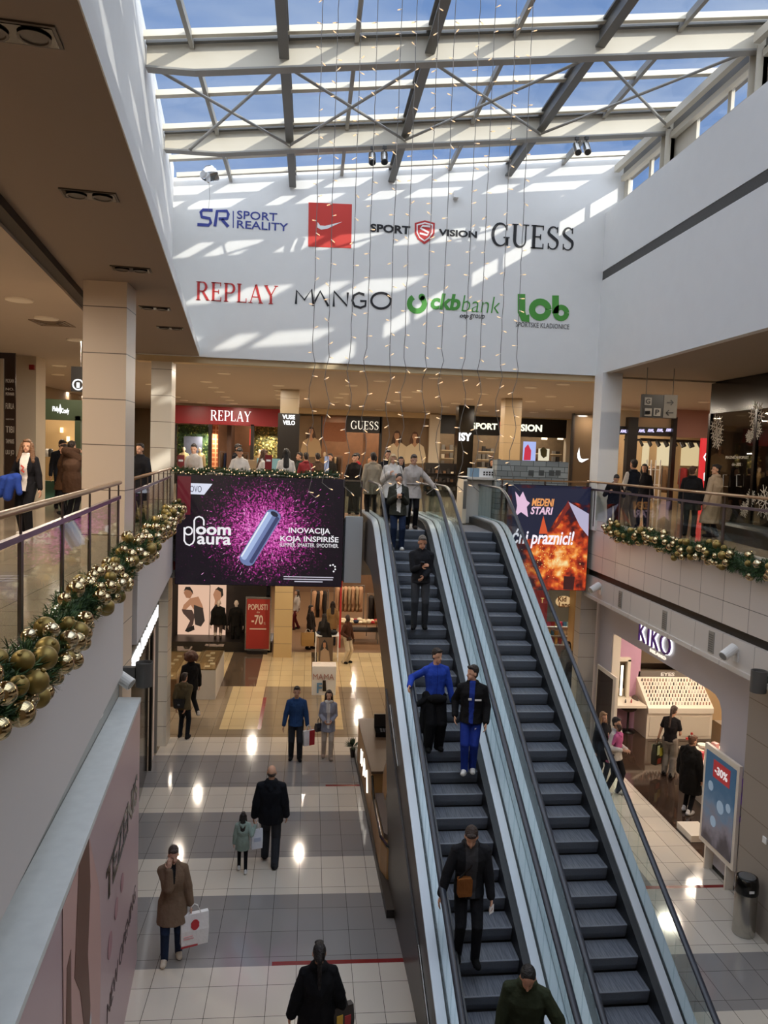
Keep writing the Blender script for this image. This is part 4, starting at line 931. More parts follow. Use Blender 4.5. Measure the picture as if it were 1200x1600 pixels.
# ================================================================ SHOPS ON THE UPPER FLOOR, FAR SIDE
YU = 37.5
def boxY(par, name, m, px0, py0, px1, py1, Y0, Y1):
    a = R4(px0, py0, px1, py1, Y0); mb = MB(); mb.box(a[0], a[1], Y0, Y1, a[2], a[3]); return mb.build(name, m, par)
def zfloor(par, name, m, px0, py0, px1, Y0, Y1, z=None):
    a = R4(px0, py0, px1, py0 + 1, Y0); mb = MB(); mb.box(a[0], a[1], Y0, Y1, H if z is None else z, a[3]); return mb.build(name, m, par)
signred = mat('sign_red', '#8a1a22', .35); shopdark = mat('shop_dark', '#1c1714', .4); warm = mat('shop_warm', '#7a5236', .7, var=.2, bscale=4); brownw = mat('shop_brown', '#4a2f1e', .6, var=.25, bscale=3)
beige = mat('shop_beige', '#d3bd98', .7); woodm = mat('shop_wood', '#8a5f3c', .5, var=.2, bscale=8); letter = glow('#fff1dc', 1.2); letterw = glow('#ffffff', 1.6)
def foliage(par, x0, x1, y, z0, z1, n, seed, cols=('#2f4a25', '#4d6b33', '#6f7f3c', '#22361d')):
    R = random.Random(seed); mb = MB(); mb.box(x0, x1, y + .12, y + .2, z0, z1, 0)
    for i in range(n):
        c = V(R.uniform(x0, x1), y + R.uniform(-.1, .12), R.uniform(z0, z1)); a = V(R.gauss(0, 1), R.gauss(0, .5), R.gauss(0, 1)).normalized() * R.uniform(.08, .2); b = a.cross(V(R.gauss(0, 1), 1, R.gauss(0, 1))).normalized() * .04
        mb.add([c, c + a * .5 + b, c + a, c + a * .5 - b], [(0, 1, 2, 3)], R.randrange(len(cols)))
    return mb.build('foliage', [mat('leaf' + c, c, .7) for c in cols], par)
# red fronted clothes shop
t = thing('storefront', 'clothes shop under a dark red sign board with white serif lettering', 'shop', (-3.8, YU, H))
boxY(t, 'sign_board', signred, 270, 636, 440, 664, YU, YU + .4)
a = R4(329, 642, 392, 658, YU - .01); serif('REPLAY', letterw, (a[0], YU - .012, a[2]), (1, 0, 0), (0, 0, 1), a[1] - a[0], a[3] - a[2], t)
zfloor(t, 'frame_post', shopdark, 268, 663, 275, YU, YU + .3); zfloor(t, 'frame_post', shopdark, 326, 663, 331, YU, YU + .3); zfloor(t, 'frame_post', shopdark, 392, 663, 397, YU, YU + .3); zfloor(t, 'frame_post', shopdark, 436, 663, 444, YU, YU + .3)
zfloor(t, 'back_wall', warm, 330, 660, 394, YU + 3, YU + 3.1); zfloor(t, 'side_wall', brownw, 355, 660, 362, YU + 1.2, YU + 2.8); zfloor(t, 'lattice_wall', tiles('lattice', '#a8562f', .22, .22, (0, 0), .03, '#e0a070', .7, 'xz'), 331, 663, 341, YU + .8, YU + .9)
a = R4(277, 664, 326, 740, YU + 1); foliage(t, a[0], a[1], YU + 1, H, a[3], 700, 1); a = R4(397, 664, 437, 740, YU + 1); foliage(t, a[0], a[1], YU + 1, H, a[3], 700, 2, ('#5d5a2c', '#8a7a3c', '#b59a55', '#3a3d20'))
card(t, 'window_poster', mat('poster_denim', '#5a6072', .5, var=.3, bscale=5), 287, 682, 316, 720, YU + .8)
card(t, 'lit_strip', glow('#d33a2a', 1.2), 390, 670, 393, 696, YU + .5)
area('shop_window_lamp', (-5, YU + .5, 8.2), .4, 90); area('shop_window_lamp', (-1.9, YU + .5, 8.2), .4, 90)
# black lettered pillar
t = thing('pillar_sign', 'two white lit words stacked on the black cladding of the beige pillar', 'sign', (-.75, 26.8, H))
a = R4(439, 646, 464, 720, 26.8); mb = MB(); mb.box(-1.14, -.4, 26.78, 26.86, H, a[3]); mb.build('cladding', shopdark, t)
tx(t, 'VUSE', letterw, 441, 648, 461, 655, 26.77, bold=.04); tx(t, 'VELO', letterw, 442, 657, 461, 664, 26.77, bold=.04)
# black sign with white serif letters, posters of women either side
t = thing('storefront', 'warm brown fashion shop with a small black sign between two large posters', 'shop', (1.6, YU, H))
boxY(t, 'sign_board', shopdark, 541, 651, 596, 676, YU, YU + .3)
a = R4(548, 658, 592, 671, YU - .01); serif('GUESS', letter, (a[0], YU - .012, a[2]), (1, 0, 0), (0, 0, 1), a[1] - a[0], a[3] - a[2], t)
zfloor(t, 'back_wall', mat('guess_back', '#80583a', .6, var=.3, bscale=3), 500, 648, 600, YU + 3, YU + 3.1); zfloor(t, 'frame_post', shopdark, 501, 650, 504, YU, YU + .2); zfloor(t, 'frame_post', shopdark, 594, 650, 598, YU, YU + .2); zfloor(t, 'door_frame', woodm, 568, 678, 572, YU + .3, YU + .6)
boxY(t, 'header', mat('copper_mesh', '#9a5f38', .5, var=.3, bscale=30), 504, 660, 541, 690, YU + .05, YU + .2)
zfloor(t, 'side_panel', mat('cream_pillar', '#cdbfa8'), 672, 648, 689, YU - .3, YU + .3)
boxY(t, 'cornice', mat('warm_lip', '#cdb690'), 464, 640, 690, 650, YU - .2, YU + .4)
def poster_woman(par, px, py, s, hair, skin, dress, Y):
    q_ = lambda L_: [(px + a * s, py + b * s) for a, b in L_]
    poly(par, 'printed_hair', hair, q_([(-5, -3), (-3, -8), (0, -10), (4, -8), (6, -2), (8, 6), (8, 14), (-8, 14), (-8, 6)]), Y)
    poly(par, 'printed_dress', dress, q_([(-5, 9), (0, 13), (6, 8), (14, 14), (17, 28), (16, 40), (-16, 40), (-17, 28), (-13, 14)]), Y - .012)
    poly(par, 'printed_face', skin, q_([(-3, -6), (3, -6), (4, -1), (2, 4), (2, 8), (4, 10), (0, 15), (-4, 10), (-2, 8), (-2, 4), (-4, -1)]), Y - .02)
hairb, skinp, dressp = mat('poster_hair2', '#4a3426', .6), mat('poster_skin2', '#b98a68', .6), mat('poster_dress', '#d9c6a4', .6)
zfloor(t, 'poster_board', mat('poster_bg', '#7a6246', .6, var=.3, bscale=2), 466, 650, 502, YU - .02, YU + .1); poster_woman(t, 486, 676, .95, hairb, skinp, mat('poster_tan', '#b89b74', .6), YU - .03)
zfloor(t, 'poster_board', mat('poster_bg', '#7a6246'), 598, 652, 671, YU - .02, YU + .1); poster_woman(t, 620, 683, 1.05, hairb, skinp, dressp, YU - .03); poster_woman(t, 648, 684, 1.0, mat('poster_hair3', '#5d3a26', .6), skinp, dressp, YU - .05)
SB = {}
def stock(x, y, z, R, where, s=1):
    c = R.choice(('#e0d2b8', '#6f5138', '#2b2522', '#77726b')); nm = {'#e0d2b8': 'cream', '#6f5138': 'brown', '#2b2522': 'black', '#77726b': 'grey'}[c]
    if c not in SB: mb = MB(); mb.box(-.08, .08, -.1, .1, 0, .2); mb.box(-.083, .083, -.103, .103, .15, .205); SB[c] = o = mb.build('shoe_box', mat('stock' + c, c, .6), local=True)
    else: o = SB[c].copy(); COL.objects.link(o)
    o.location = (x, y, z); o.scale = (s, s, s * R.uniform(.5, 1.5)); tag(o, f'{nm} box on the {where}', 'box', f'{nm} boxes on the {where}')
# sports shop
t = thing('storefront', 'sports shop with wide black sign and white lettering split by a red shield', 'shop', (8.6, YU, H))
boxY(t, 'sign_board', shopdark, 686, 651, 892, 681, YU, YU + .4)
tx(t, 'SPORT', glow('#f3f0d8', 1.5), 737, 661, 777, 671, YU - .01, bold=.04); tx(t, 'VISION', glow('#f3f0d8', 1.5), 800, 663, 847, 674, YU - .01, bold=.04)
sp_ = lambda L_: [(780 + a, 656 + b) for a, b in L_]
poly(t, 'shield', glow('#c8252c', 1.0), sp_([(1, 3), (10, 0), (19, 3), (19, 12), (16, 18), (10, 22), (4, 18), (1, 12)]), YU - .01); 
mb = MB(); mb.strip([gy(*p_, YU - .03) for p_ in sp_([(15, 5), (7, 5), (5, 8), (14, 12), (12, 16), (5, 14)])], .09, V(0, -1, 0), .006); mb.build('shield_letter', letterw, t)
zfloor(t, 'back_wall', mat('sport_back', '#6d5a42', .7, var=.35, bscale=4), 686, 678, 894, YU + 3, YU + 3.1)
for x0, x1 in ((689, 716), (746, 772), (832, 846), (862, 876)):
    a = R4(x0, 690, x1, 722, YU + 2.4); mb = MB()
    for k in range(5): mb.box(a[0], a[1], YU + 2.2, YU + 2.6, H + .4 + .42 * k, H + .44 + .42 * k)
    mb.build('shelf_unit', beige, t); R = random.Random(x0)
    for k in range(5):
        x = a[0]
        while x < a[1] - .2: stock(x + .08, YU + 2.3, H + .44 + .42 * k, R, 'shelves of the sports shop'); x += .22
card(t, 'lit_poster', glow('#a9b8ee', 1.1), 817, 690, 837, 720, YU + .3); poly(t, 'poster_figure', glow('#d0304a', 1.0), [(818, 719), (820, 700), (825, 694), (830, 704), (829, 719)], YU + .28)
card(t, 'lit_poster', glow('#e8dfc2', 1.0), 841, 701, 858, 720, YU + .3); poly(t, 'poster_face', mat('poster_olive', '#6b6a48', .6), [(844, 702), (850, 699), (855, 703), (854, 713), (849, 716), (845, 711)], YU + .28)
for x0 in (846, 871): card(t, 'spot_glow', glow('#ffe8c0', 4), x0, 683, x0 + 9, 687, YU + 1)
zfloor(t, 'frame_post', mat('cream_pillar', '#cdbfa8'), 887, 655, 897, YU - .1, YU + .3); zfloor(t, 'frame_post', shopdark, 712, 678, 721, YU - .1, YU + .2)
boxY(t, 'cornice', mat('warm_lip', '#cdb690'), 688, 645, 895, 652, YU - .2, YU + .4)
t = thing('hanging_sign', 'white lit lettering on the front of the black pillar by the sports shop', 'sign', gy(730, 684, 30.9))
tx(t, 'ISY', letterw, 717, 676, 737, 689, 30.95, bold=.05)
zq = R4(686, 716, 722, 750, 33); t = thing('display_unit', 'low black display unit of goods in front of the sports shop', 'display', (zq[0] + .6, 33, H))
mb = MB(); mb.box(zq[0] - .6, zq[1], 33, 33.5, H, H + 1.45); mb.build('cabinet', shopdark, t); R = random.Random(4)
for k in range(3): mb = MB(); mb.box(zq[0] - .58, zq[1] - .02, 32.82, 33, H + .27 + .36 * k, H + .3 + .36 * k); mb.build('shelf', shopdark, t)
for k in range(3):
    for j in range(9): stock(zq[0] - .46 + j * .17, 32.91, H + .3 + .36 * k, R, 'low black display unit', .7)
# glass front with tick logo
t = thing('shop_window', 'tan shop window with a big white tick logo beside the white corner pillar', 'shop window', gy(918, 700, 31.5))
zfloor(t, 'glass_wall', mat('tan_glass', '#4d3f30', .12, var=.1, bscale=1), 898, 648, 945, 31.5, 31.6); zfloor(t, 'frame_post', shopdark, 896, 646, 899, 31.4, 31.6)
poly(t, 'tick', letterw, [(900 + .42 * (a - 0), 700 + .42 * b) for a, b in ((12, -2), (5, 22), (6, 38), (12, 50), (22, 54), (48, 40), (40, 40), (26, 42), (18, 38), (14, 26))], 31.48)
# right wing shops
t = thing('storefront', 'brightly lit clothes shop in the right wing under a strip of small lit words', 'shop', gy(1020, 700, 28.5))
zfloor(t, 'fascia_panel', mat('pale_fascia', '#c9b89a', .6), 938, 640, 1056, 28.9, 29.1) if False else boxY(t, 'fascia_panel', mat('pale_fascia', '#c9b89a', .6), 938, 642, 1056, 668, 28.5, 28.7)
boxY(t, 'fascia_panel', mat('pink_fascia', '#a9847a', .5), 1056, 638, 1118, 684, 28.3, 28.5)
boxY(t, 'sign_strip', shopdark, 938, 667, 1056, 680, 28.4, 28.6)
for k in range(8): tx(t, 'AWL', glow('#d8d0ff', 1.5), 941 + 14.2 * k, 672 - .35 * k, 951 + 14.2 * k, 677 - .35 * k, 28.38, bold=.05)
zfloor(t, 'back_wall', mat('bright_wall', '#a88c66', .7, var=.2), 930, 655, 1130, 32.5, 32.6); zfloor(t, 'frame_post', shopdark, 983, 652, 998, 28.2, 28.5); zfloor(t, 'frame_post', shopdark, 1053, 652, 1059, 28.2, 28.4)
a = R4(1000, 668, 1110, 690, 29.5)
for k in range(3):
    mb = MB(); mb.box(a[0], a[1], 29.4 + k * .8, 29.46 + k * .8, 8.4, 8.46); [mb.cyl((a[0] + .35 * j, 29.43 + k * .8, 8.4), (a[0] + .35 * j + .05, 29.3 + k * .8, 8.2), .05, 8) for j in range(1, 9)]; mb.build('track_lights', shopdark, t)
for x0, x1, c in ((1003, 1014, '#f2dcae'), (1026, 1052, '#f4e0b4'), (1064, 1092, '#ead2a0')): card(t, 'lit_niche', glow(c, .85), x0, 692, x1, 728, 32.45)
t = thing('led_banner', 'tall red lit banner with white looping letters in the right wing', 'banner', gy(1100, 800, 26.2))
a = R4(1094, 685, 1121, 800, 26.2); mb = MB(); mb.box(a[0], a[1], 26.2, 26.35, H, a[3]); mb.build('panel', glow('#e0202c', 1.0), t)
mb = MB(); sq = lambda L_: [gy(x, y, 26.19) for x, y in L_]
mb.strip(sq([(1110, 742), (1106, 736), (1101, 740), (1101, 750), (1106, 758), (1107, 772), (1103, 785), (1098, 784)]), .07, V(0, -1, 0), .006); mb.strip(sq([(1112, 690), (1108, 694), (1109, 702), (1114, 704)]), .06, V(0, -1, 0), .006); mb.strip(sq([(1108, 712), (1103, 709), (1100, 714), (1103, 720)]), .05, V(0, -1, 0), .006); mb.build('letters', letterw, t)
# black glazed shop at the right edge
XB = 10.35
t = thing('storefront', 'black framed glazed shop at the right edge decorated with white paper snowflakes', 'shop', (XB, 16, H))
def gxr(px0, py0, px1, py1, X=XB):
    a, b = gx(px0, (py0 + py1) / 2, X), gx(px1, (py0 + py1) / 2, X); c, d = gx((px0 + px1) / 2, py1, X), gx((px0 + px1) / 2, py0, X); return a.y, b.y, c.z, d.z
mb = MB(); mb.box(XB, XB + .3, 4, 19.3, 8.78, 9.59); mb.build('fascia', black, t)
mb = MB(); mb.box(XB + .05, XB + .3, 4, 19.3, H, H + .06); mb.build('plinth', shopdark, t)
for y in (19.27, 17.15, 15, 12.5, 10):
    mb = MB(); mb.box(XB - .02, XB + .08, y - .05, y + .05, H, 8.78); mb.build('frame_post', black, t)
for a, b in ((19.2, 17.2), (17.1, 15.05), (14.95, 12.55), (12.45, 10.05)):
    mb = MB(); mb.box(XB + .02, XB + .03, b, a, H + .06, 8.78); mb.build('glass_panel', glass('dark_shop_glass', (.55, .5, .45), .1, .02, 1.5), t)
mb = MB(); mb.box(12.6, 12.7, 4, 19.3, H, 9.5); mb.build('back_wall', mat('shop_deep', '#3a2a20', .7), t); mb = MB(); mb.box(XB + .05, 12.7, 19.2, 19.3, H, 9.5); mb.build('side_wall', mat('shop_deep2', '#2c211a', .5), t)
def flake(cy, cz, r):
    mb = MB()
    for k in range(6):
        a_ = k * PI / 3 + .2; u = V(0, math.cos(a_), math.sin(a_)); v = V(0, -math.sin(a_), math.cos(a_)); c = V(XB - .002, cy, cz)
        mb.strip([c, c + u * r], .022, V(-1, 0, 0), .004)
        for s_ in (-1, 1): mb.strip([c + u * r * .5, c + u * r * .8 + v * s_ * r * .3], .018, V(-1, 0, 0), .004); mb.strip([c + u * r * .25, c + u * r * .5 + v * s_ * r * .28, c + u * r * .72], .014, V(-1, 0, 0), .004)
    mb.build('snowflake', mat('flake_white', '#cfc9bd', .7), t)
for px, py, r in ((1120, 668, .36), (1121, 685, .3), (1182, 648, .34), (1182, 672, .24), (1171, 682, .17), (1196, 785, .42), (1173, 778, .22), (1163, 796, .2)):
    p = gx(px, py, XB); flake(p.y, p.z, r)
def txr(s, px0, py0, px1, py1, m=mat('flake_white', '#cfc9bd'), b=.01):
    a = gxr(px0, py0, px1, py1); text(s, m, (XB - .002, a[0], a[2]), (0, -1, 0), (0, 0, 1), a[0] - a[1], a[3] - a[2], t, 'lettering', .004, b)
txr('PRAZNIČNI POPUST', 1134, 711, 1170, 717); txr('do -30%', 1144, 723, 1158, 728)
for px in (1134, 1155):
    p, q_ = gx(px, 742, XB), gx(px, 760, XB); mb = MB(); mb.tube([p + V(0, -.06, 0), p + V(-.06, 0, 0), q_ + V(-.06, 0, 0), q_ + V(0, -.12, 0)], .018, 8); mb.build('door_handle', chrome, t)
area('dark_shop_lamp', (11.6, 17.5, 9.2), .5, 22)
t = thing('bench', 'long low black curved bench in front of the glazed shop', 'bench', (9.4, 14.8, H))
mb = MB(); P_ = [V(9.9 - .5 * math.sin((y - 12) / 5 * PI / 2) * 0 - .1 * (17 - y), y, 0) for y in np.arange(12, 17.1, .5)]
mb.loft([[V(p.x - .3, p.y, H), V(p.x + .3, p.y, H), V(p.x + .3, p.y, H + .34), V(p.x + .22, p.y, H + .4), V(p.x - .22, p.y, H + .4), V(p.x - .3, p.y, H + .34)] for p in P_]); mb.build('seat', mat('bench_black', '#1c1a19', .35), t)
# hanging signs
t = thing('hanging_sign', 'black and grey hanging direction sign with G, P and arrows on the right gallery', 'sign', gy(1030, 616, 17)); a = R4(1003, 617, 1058, 653, 17)
mb = MB(); mb.box(a[0], a[1], 17, 17.08, a[2], a[3]); mb.build('board', shopdark, t); b = R4(1037, 617, 1058, 653, 16.99); mb = MB(); mb.box(b[0], b[1], 16.99, 17, b[2], b[3]); mb.build('arrow_panel', mat('arrow_grey', '#7c756c', .5), t)
sg = mat('sign_grey', '#a59d92', .5)
for x0, y0 in ((1007, 621), (1007, 638), (1021, 638)): card(t, 'square', sg, x0, y0, x0 + 11, y0 + 12, 16.995)
tx(t, 'G', shopdark, 1009, 623, 1016, 631, 16.98, bold=.02); tx(t, 'P', shopdark, 1024, 640, 1030, 648, 16.98, bold=.02)
mb = MB(); q_ = lambda x, y: gy(x, y, 16.98)
for L_ in (((1042, 629), (1052, 629)), ((1048, 625), (1052, 629), (1048, 633)), ((1052, 645), (1041, 645)), ((1045, 641), (1041, 645), (1045, 649))): mb.strip([q_(*p) for p in L_], .022, V(0, -1, 0), .004)
mb.build('arrows', shopdark, t); mb = MB(); [mb.cyl(q_(x, y), q_(x, y + 5), .03, 8) for x, y in ((1010, 642), (1014, 642))]; mb.build('pictogram', shopdark, t)
for x in (a[0] + .1, a[1] - .1): mb = MB(); mb.cyl((x, 17.04, a[3]), (x, 17.04, 9.6), .008, 6); mb.build('hanger', steeld, t)
t = thing('hanging_sign', 'small black hanging sign with a round white pictogram, left of the nearest pillar', 'sign', gy(120, 573, 16)); a = R4(111, 573, 140, 612, 16)
mb = MB(); mb.box(a[0], a[1], 16, 16.08, a[2], a[3]); mb.build('board', shopdark, t); mb = MB(); c = gy(122, 601, 15.99); mb.tube([c + V(.1 * math.cos(k * PI / 8), 0, .1 * math.sin(k * PI / 8)) for k in range(17)], .014, 6); mb.cyl(c + V(0, 0, -.06), c + V(0, 0, .04), .03, 8); mb.build('pictogram', letterw, t)
mb = MB(); mb.cyl(((a[0] + a[1]) / 2, 16.04, a[3]), ((a[0] + a[1]) / 2, 16.04, 9.46), .008, 6); mb.build('hanger', steeld, t)
# ---- left gallery
t = thing('storefront', 'dark green kiosk front with white lit script letters on the left gallery', 'shop', (-7, 23.5, H)); YK = 23.5
gk = mat('kiosk_green', '#3d4a34', .5); boxY(t, 'sign_board', gk, 57, 624, 131, 656, YK, YK + .3); zfloor(t, 'frame_post', gk, 57, 626, 64, YK, YK + .4); zfloor(t, 'frame_post', gk, 117, 650, 126, YK, YK + .4)
tx(t, 'Fidy', letterw, 82, 635, 93, 645, YK - .01, bold=.03); tx(t, 'Confy', letterw, 96, 638, 108, 648, YK - .01, bold=.03); poly(t, 'candle', letterw, [(92, 640), (94, 631), (97, 641), (94, 647)], YK - .01)
zfloor(t, 'counter_base', mat('counter_green', '#2c4a3a', .4), 62, 752, 118, YK - .5, YK - .1); boxY(t, 'glass_case', glass('case_glass', (.9, .88, .82), .08, .02, 1.4), 64, 714, 105, 750, YK - .5, YK - .1)
zfloor(t, 'back_wall', mat('kiosk_back', '#c9a877', .7), 55, 640, 126, YK + 2, YK + 2.1); card(t, 'wall_lamps', glow('#ffdba0', 3), 94, 668, 99, 676, YK + 1.9); card(t, 'wall_lamps', glow('#ffdba0', 3), 104, 682, 109, 690, YK + 1.9); area('kiosk_lamp', (-6.8, YK + 1, 8.2), .4, 40)
for px, c in ((68, '#3a3835'), (74, '#d8d2c8'), (79, '#2b2927')):
    a = R4(px, 702, px + 5, 714, YK - .3); mb = MB(); mb.lathe([(.06, 0), (.08, .1), (.07, .2), (.03, .24)], (a[0], YK - .3, a[2]), 12); tag(mb.build('jar', mat('jar' + c, c, .4)), {'#3a3835': 'dark grey jar on the green kiosk counter, at the left', '#d8d2c8': 'pale jar on the green kiosk counter', '#2b2927': 'black jar on the green kiosk counter, beside the pale one'}[c], 'jar')
t = thing('shop_window', 'dark shop window listing brand words in white at the far left edge', 'shop window', (-6.9, 19, H)); YD = 19.0
zfloor(t, 'glass_panel', mat('dark_list_glass', '#2a1e1a', .12), -30, 522, 24, YD, YD + .05); zfloor(t, 'frame_post', mat('frame_alu', '#a99a86', .4), 0, 560, 5, YD - .06, YD)
for k, (s, y0, y1) in enumerate((('MOSAN', 592, 598), ('NO.', 606, 610), ('MONNARI', 613, 618), ('FURLA', 630, 639), ('GEOX', 654, 656), ('TIBI', 666, 676), ('TAMARIS', 686, 693), ('LIU JO', 703, 712))): tx(t, s, mat('brand_white', '#b8b0a6', .6), 9, y0, 22, y1, YD - .005)
t = thing('fire_alarm', 'small red alarm box high on the cream pillar of the left gallery', 'alarm', gy(50, 574, 20.26)); c = t.location; mb = MB(); mb.box(c.x - .06, c.x + .06, c.y - .05, c.y + .05, c.z - .06, c.z + .06); mb.build('case', mat('alarm_red', '#8a1f1c', .4), t)
# ---- bar behind the wide screen
t = thing('bar_counter', 'long service counter of the cafe bar behind the wide screen', 'counter', (-1.2, 19.7, H))
mb = MB(); mb.box(-3.1, .7, 19.35, 19.4, H, 6.78); mb.build('front', shopdark, t); mb = MB(); mb.box(-3.15, .75, 19.3, 19.75, 6.78, 6.82); mb.build('worktop', mat('worktop', '#c9c2b4', .3), t)
for i, (px, lb) in enumerate(((282, 'left'), (419, 'right'))):
    a = R4(px - 5, 711, px + 6, 732, 19.45); t = thing('menu_stand', f'small red menu card standing on the bar counter, the {lb} one', 'menu card', (a[0] + .1, 19.45, 6.82), 0, 'red menu cards')
    mb = MB(); mb.box(a[0], a[1], 19.45, 19.47, 6.82, a[3]); mb.build('card', mat('menu_red', '#7d1c22', .4), t); b = R4(px - 3, 718, px + 4, 721, 19.44); mb = MB(); mb.box(b[0], b[1], 19.44, 19.45, b[2], b[3]); mb.build('print', lwhite, t); mb = MB(); mb.box(a[0] - .02, a[1] + .02, 19.42, 19.5, 6.82, 6.835); mb.build('foot', black, t)
t = thing('back_counter', 'lit pale blue back counter of the cafe bar behind the staff', 'counter', (-1.3, 21.3, H))
a = R4(384, 716, 438, 740, 21.3); mb = MB(); mb.box(a[0], a[1], 21.3, 21.8, H, a[3] - .06); mb.build('body', mat('back_body', '#a58a68', .5), t); mb = MB(); mb.box(a[0] + .3, a[1], 21.28, 21.3, a[3] - .5, a[3]); mb.build('lit_front', glow('#9fc9c2', .5), t)
for px, lb, c in ((507, 'standing on the bar counter right of the staff', '#b9c2e0'),):
    a = R4(px, 713, px + 7, 727, 19.5); t = thing('monitor', ('small lit tablet screen ' if px == 507 else '') + lb, 'monitor', (a[0], 19.5, 6.82)); mb = MB(); mb.box(a[0], a[1], 19.5, 19.53, 6.9, a[3]); mb.build('screen', glow(c, .6), t); mb = MB(); mb.box(a[0] + .05, a[1] - .05, 19.47, 19.56, 6.82, 6.9); mb.build('foot', black, t)
garland('thin fir garland with tiny warm lights on the rail above the wide screen', [V(x, 18.78, 6.86 + .02 * math.sin(x * 5)) for x in np.arange(-3.3, .9, .2)], 900, .09, .06, 5)
R = random.Random(21); t = thing('string_light', 'tiny warm lights wound through the thin garland above the wide screen', 'string lights', (-1.2, 18.78, 6.86)); mb = MB(); mb.tube([V(x, 18.72 + .05 * math.sin(x * 9), 6.86 + .05 * math.cos(x * 9)) for x in np.arange(-3.3, .95, .08)], .004, 5); mb.build('cord', cordm, t)
for k in range(70):
    x = -3.3 + 4.2 * k / 70; c = V(x, 18.66 + R.uniform(-.02, .06), 6.86 + R.uniform(-.09, .09)); mb = MB(); mb.ell(c, .014, None, 6, 4); mb.build('bulb', bulbm, t)
# back rail and kiosk right of the escalators
t = thing('balustrade', 'dark rail with thin wooden top behind the fiery screen', 'railing', (5.9, 18.87, H)); mb = MB(); mb.box(4.75, 7.04, 18.83, 18.89, 6.88, 6.92); mb.build('handrail', wood, t); mb = MB(); mb.box(4.75, 7.04, 18.85, 18.87, 6.72, 6.76); mb.build('mid_rail', railm, t)
for x in (4.8, 5.9, 7.0): mb = MB(); mb.box(x - .02, x + .02, 18.84, 18.88, H, 6.88); mb.build('post', postm, t)
t = thing('counter_box', 'long grey box printed with stone blocks standing behind the dark rail', 'display box', (5.9, 19.2, 6.92)); a = R4(775, 720, 886, 745, 19.3)
def stonem(t_, pos): return None
mb = MB(); mb.box(a[0], a[1], 19.2, 19.7, H, a[3]); mb.build('body', tiles('stone_print', '#8f9390', .33, .14, (.1, .03), .008, '#4d524f', .6, 'xz', .25, .5), t); mb = MB()
for x0 in (826, 842, 858, 868): b = R4(x0, 735, x0 + 8, 743, 19.19); mb.box(b[0], b[1], 19.19, 19.2, b[2], b[3])
mb.build('printed_symbols', mat('sym_dark', '#4a4d4b', .6), t)
t = thing('kiosk_panel', 'white kiosk end panel with a slim lit side beside the right escalator top', 'kiosk', (4.3, 19.3, H)); a = R4(724, 742, 790, 830, 19.3)
mb = MB(); mb.box(a[0] + .1, a[1] - .3, 19.6, 20.2, H, 6.86); mb.build('body', mat('kiosk_white', '#cfc8bd', .5), t); mb = MB(); mb.box(a[0], a[0] + .1, 19.4, 20.2, H, 6.9); mb.build('end_panel', mat('kiosk_edge', '#e2d3ba', .5), t); b = R4(724, 752, 729, 795, 19.39); mb = MB(); mb.box(b[0], b[1], 19.39, 19.4, b[2], b[3]); mb.build('label_strip', mat('kiosk_strip', '#6a645c', .5), t)
mb = MB(); mb.box(a[0], a[1] - .2, 19.4, 20.2, 6.86, 6.92); mb.build('worktop', mat('kiosk_white', '#cfc8bd'), t)
t = thing('till', 'pale blue and white boxed till on the kiosk worktop', 'till', (4.6, 19.6, 6.92)); a = R4(734, 732, 776, 743, 19.6); mb = MB(); mb.box(a[0], a[0] + .25, 19.6, 19.9, 6.92, a[3]); mb.build('blue_side', mat('till_blue', '#7f9bb0', .4), t); mb = MB(); mb.box(a[0] + .25, a[1], 19.6, 19.9, 6.92, a[3]); mb.build('body', lwhite, t); mb = MB()
for k in range(8): mb.box(a[0] + .36 + .045 * (k % 4) * 1.6, a[0] + .4 + .045 * (k % 4) * 1.6, 19.59, 19.6, 6.97 + .06 * (k // 4), 7.01 + .06 * (k // 4))
mb.build('keypad', shopdark, t)

# ================================================================ GROUND FLOOR, FAR SIDE
t = thing('storefront', 'dark window of the tights shop with two lit posters of women', 'shop', (-3.3, 28.3, 0)); YG = 28.3
def zf0(par, name, m, px0, py0, px1, Y0, Y1, z0=0, z1=None):
    a = R4(px0, py0, px1, py0 + 1, Y0); mb = MB(); mb.box(a[0], a[1], Y0, Y1, z0, a[3] if z1 is None else z1); return mb.build(name, m, par)
zf0(t, 'back_wall', mat('window_dark', '#2a2320', .6), 262, 860, 425, 29.8, 29.9); zf0(t, 'sill', shopdark, 266, 1003, 425, YG - .1, YG + 1.4); zf0(t, 'frame_post', black, 418, 860, 424, YG - .1, YG + .1); zf0(t, 'frame_post', black, 264, 860, 269, YG - .1, YG + .1)
skin1, skin2 = glow('#c58a66', .75), glow('#b47a58', .75); pbg = glow('#e8bfa4', .95)
card(t, 'lit_poster', pbg, 278, 914, 327, 993, 29.3); card(t, 'lit_poster', pbg, 328, 914, 353, 996, 29.3)
bl = glow('#1d1715', .6); gr_ = glow('#3d3330', .6); Yp = 29.28
poly(t, 'printed_body', skin1, [(287, 945), (297, 935), (310, 932), (316, 945), (318, 952), (303, 953), (298, 945), (290, 953), (284, 955)], Yp); poly(t, 'printed_dress', gr_, [(303, 945), (317, 950), (320, 970), (314, 979), (305, 976), (303, 962)], Yp - .01)
poly(t, 'printed_legs', glow('#5a4038', .6), [(284, 952), (300, 953), (304, 962), (302, 975), (296, 985), (290, 984), (297, 970), (286, 958)], Yp - .02); poly(t, 'printed_shoes', bl, [(291, 982), (303, 977), (304, 984), (294, 988), (289, 986)], Yp - .03)
poly(t, 'printed_face', skin2, [(287, 926), (291, 920), (298, 922), (301, 928), (297, 935), (291, 934)], Yp - .01); poly(t, 'printed_hair', bl, [(287, 924), (290, 917), (297, 917), (301, 923), (302, 929), (298, 923), (291, 921)], Yp - .02)
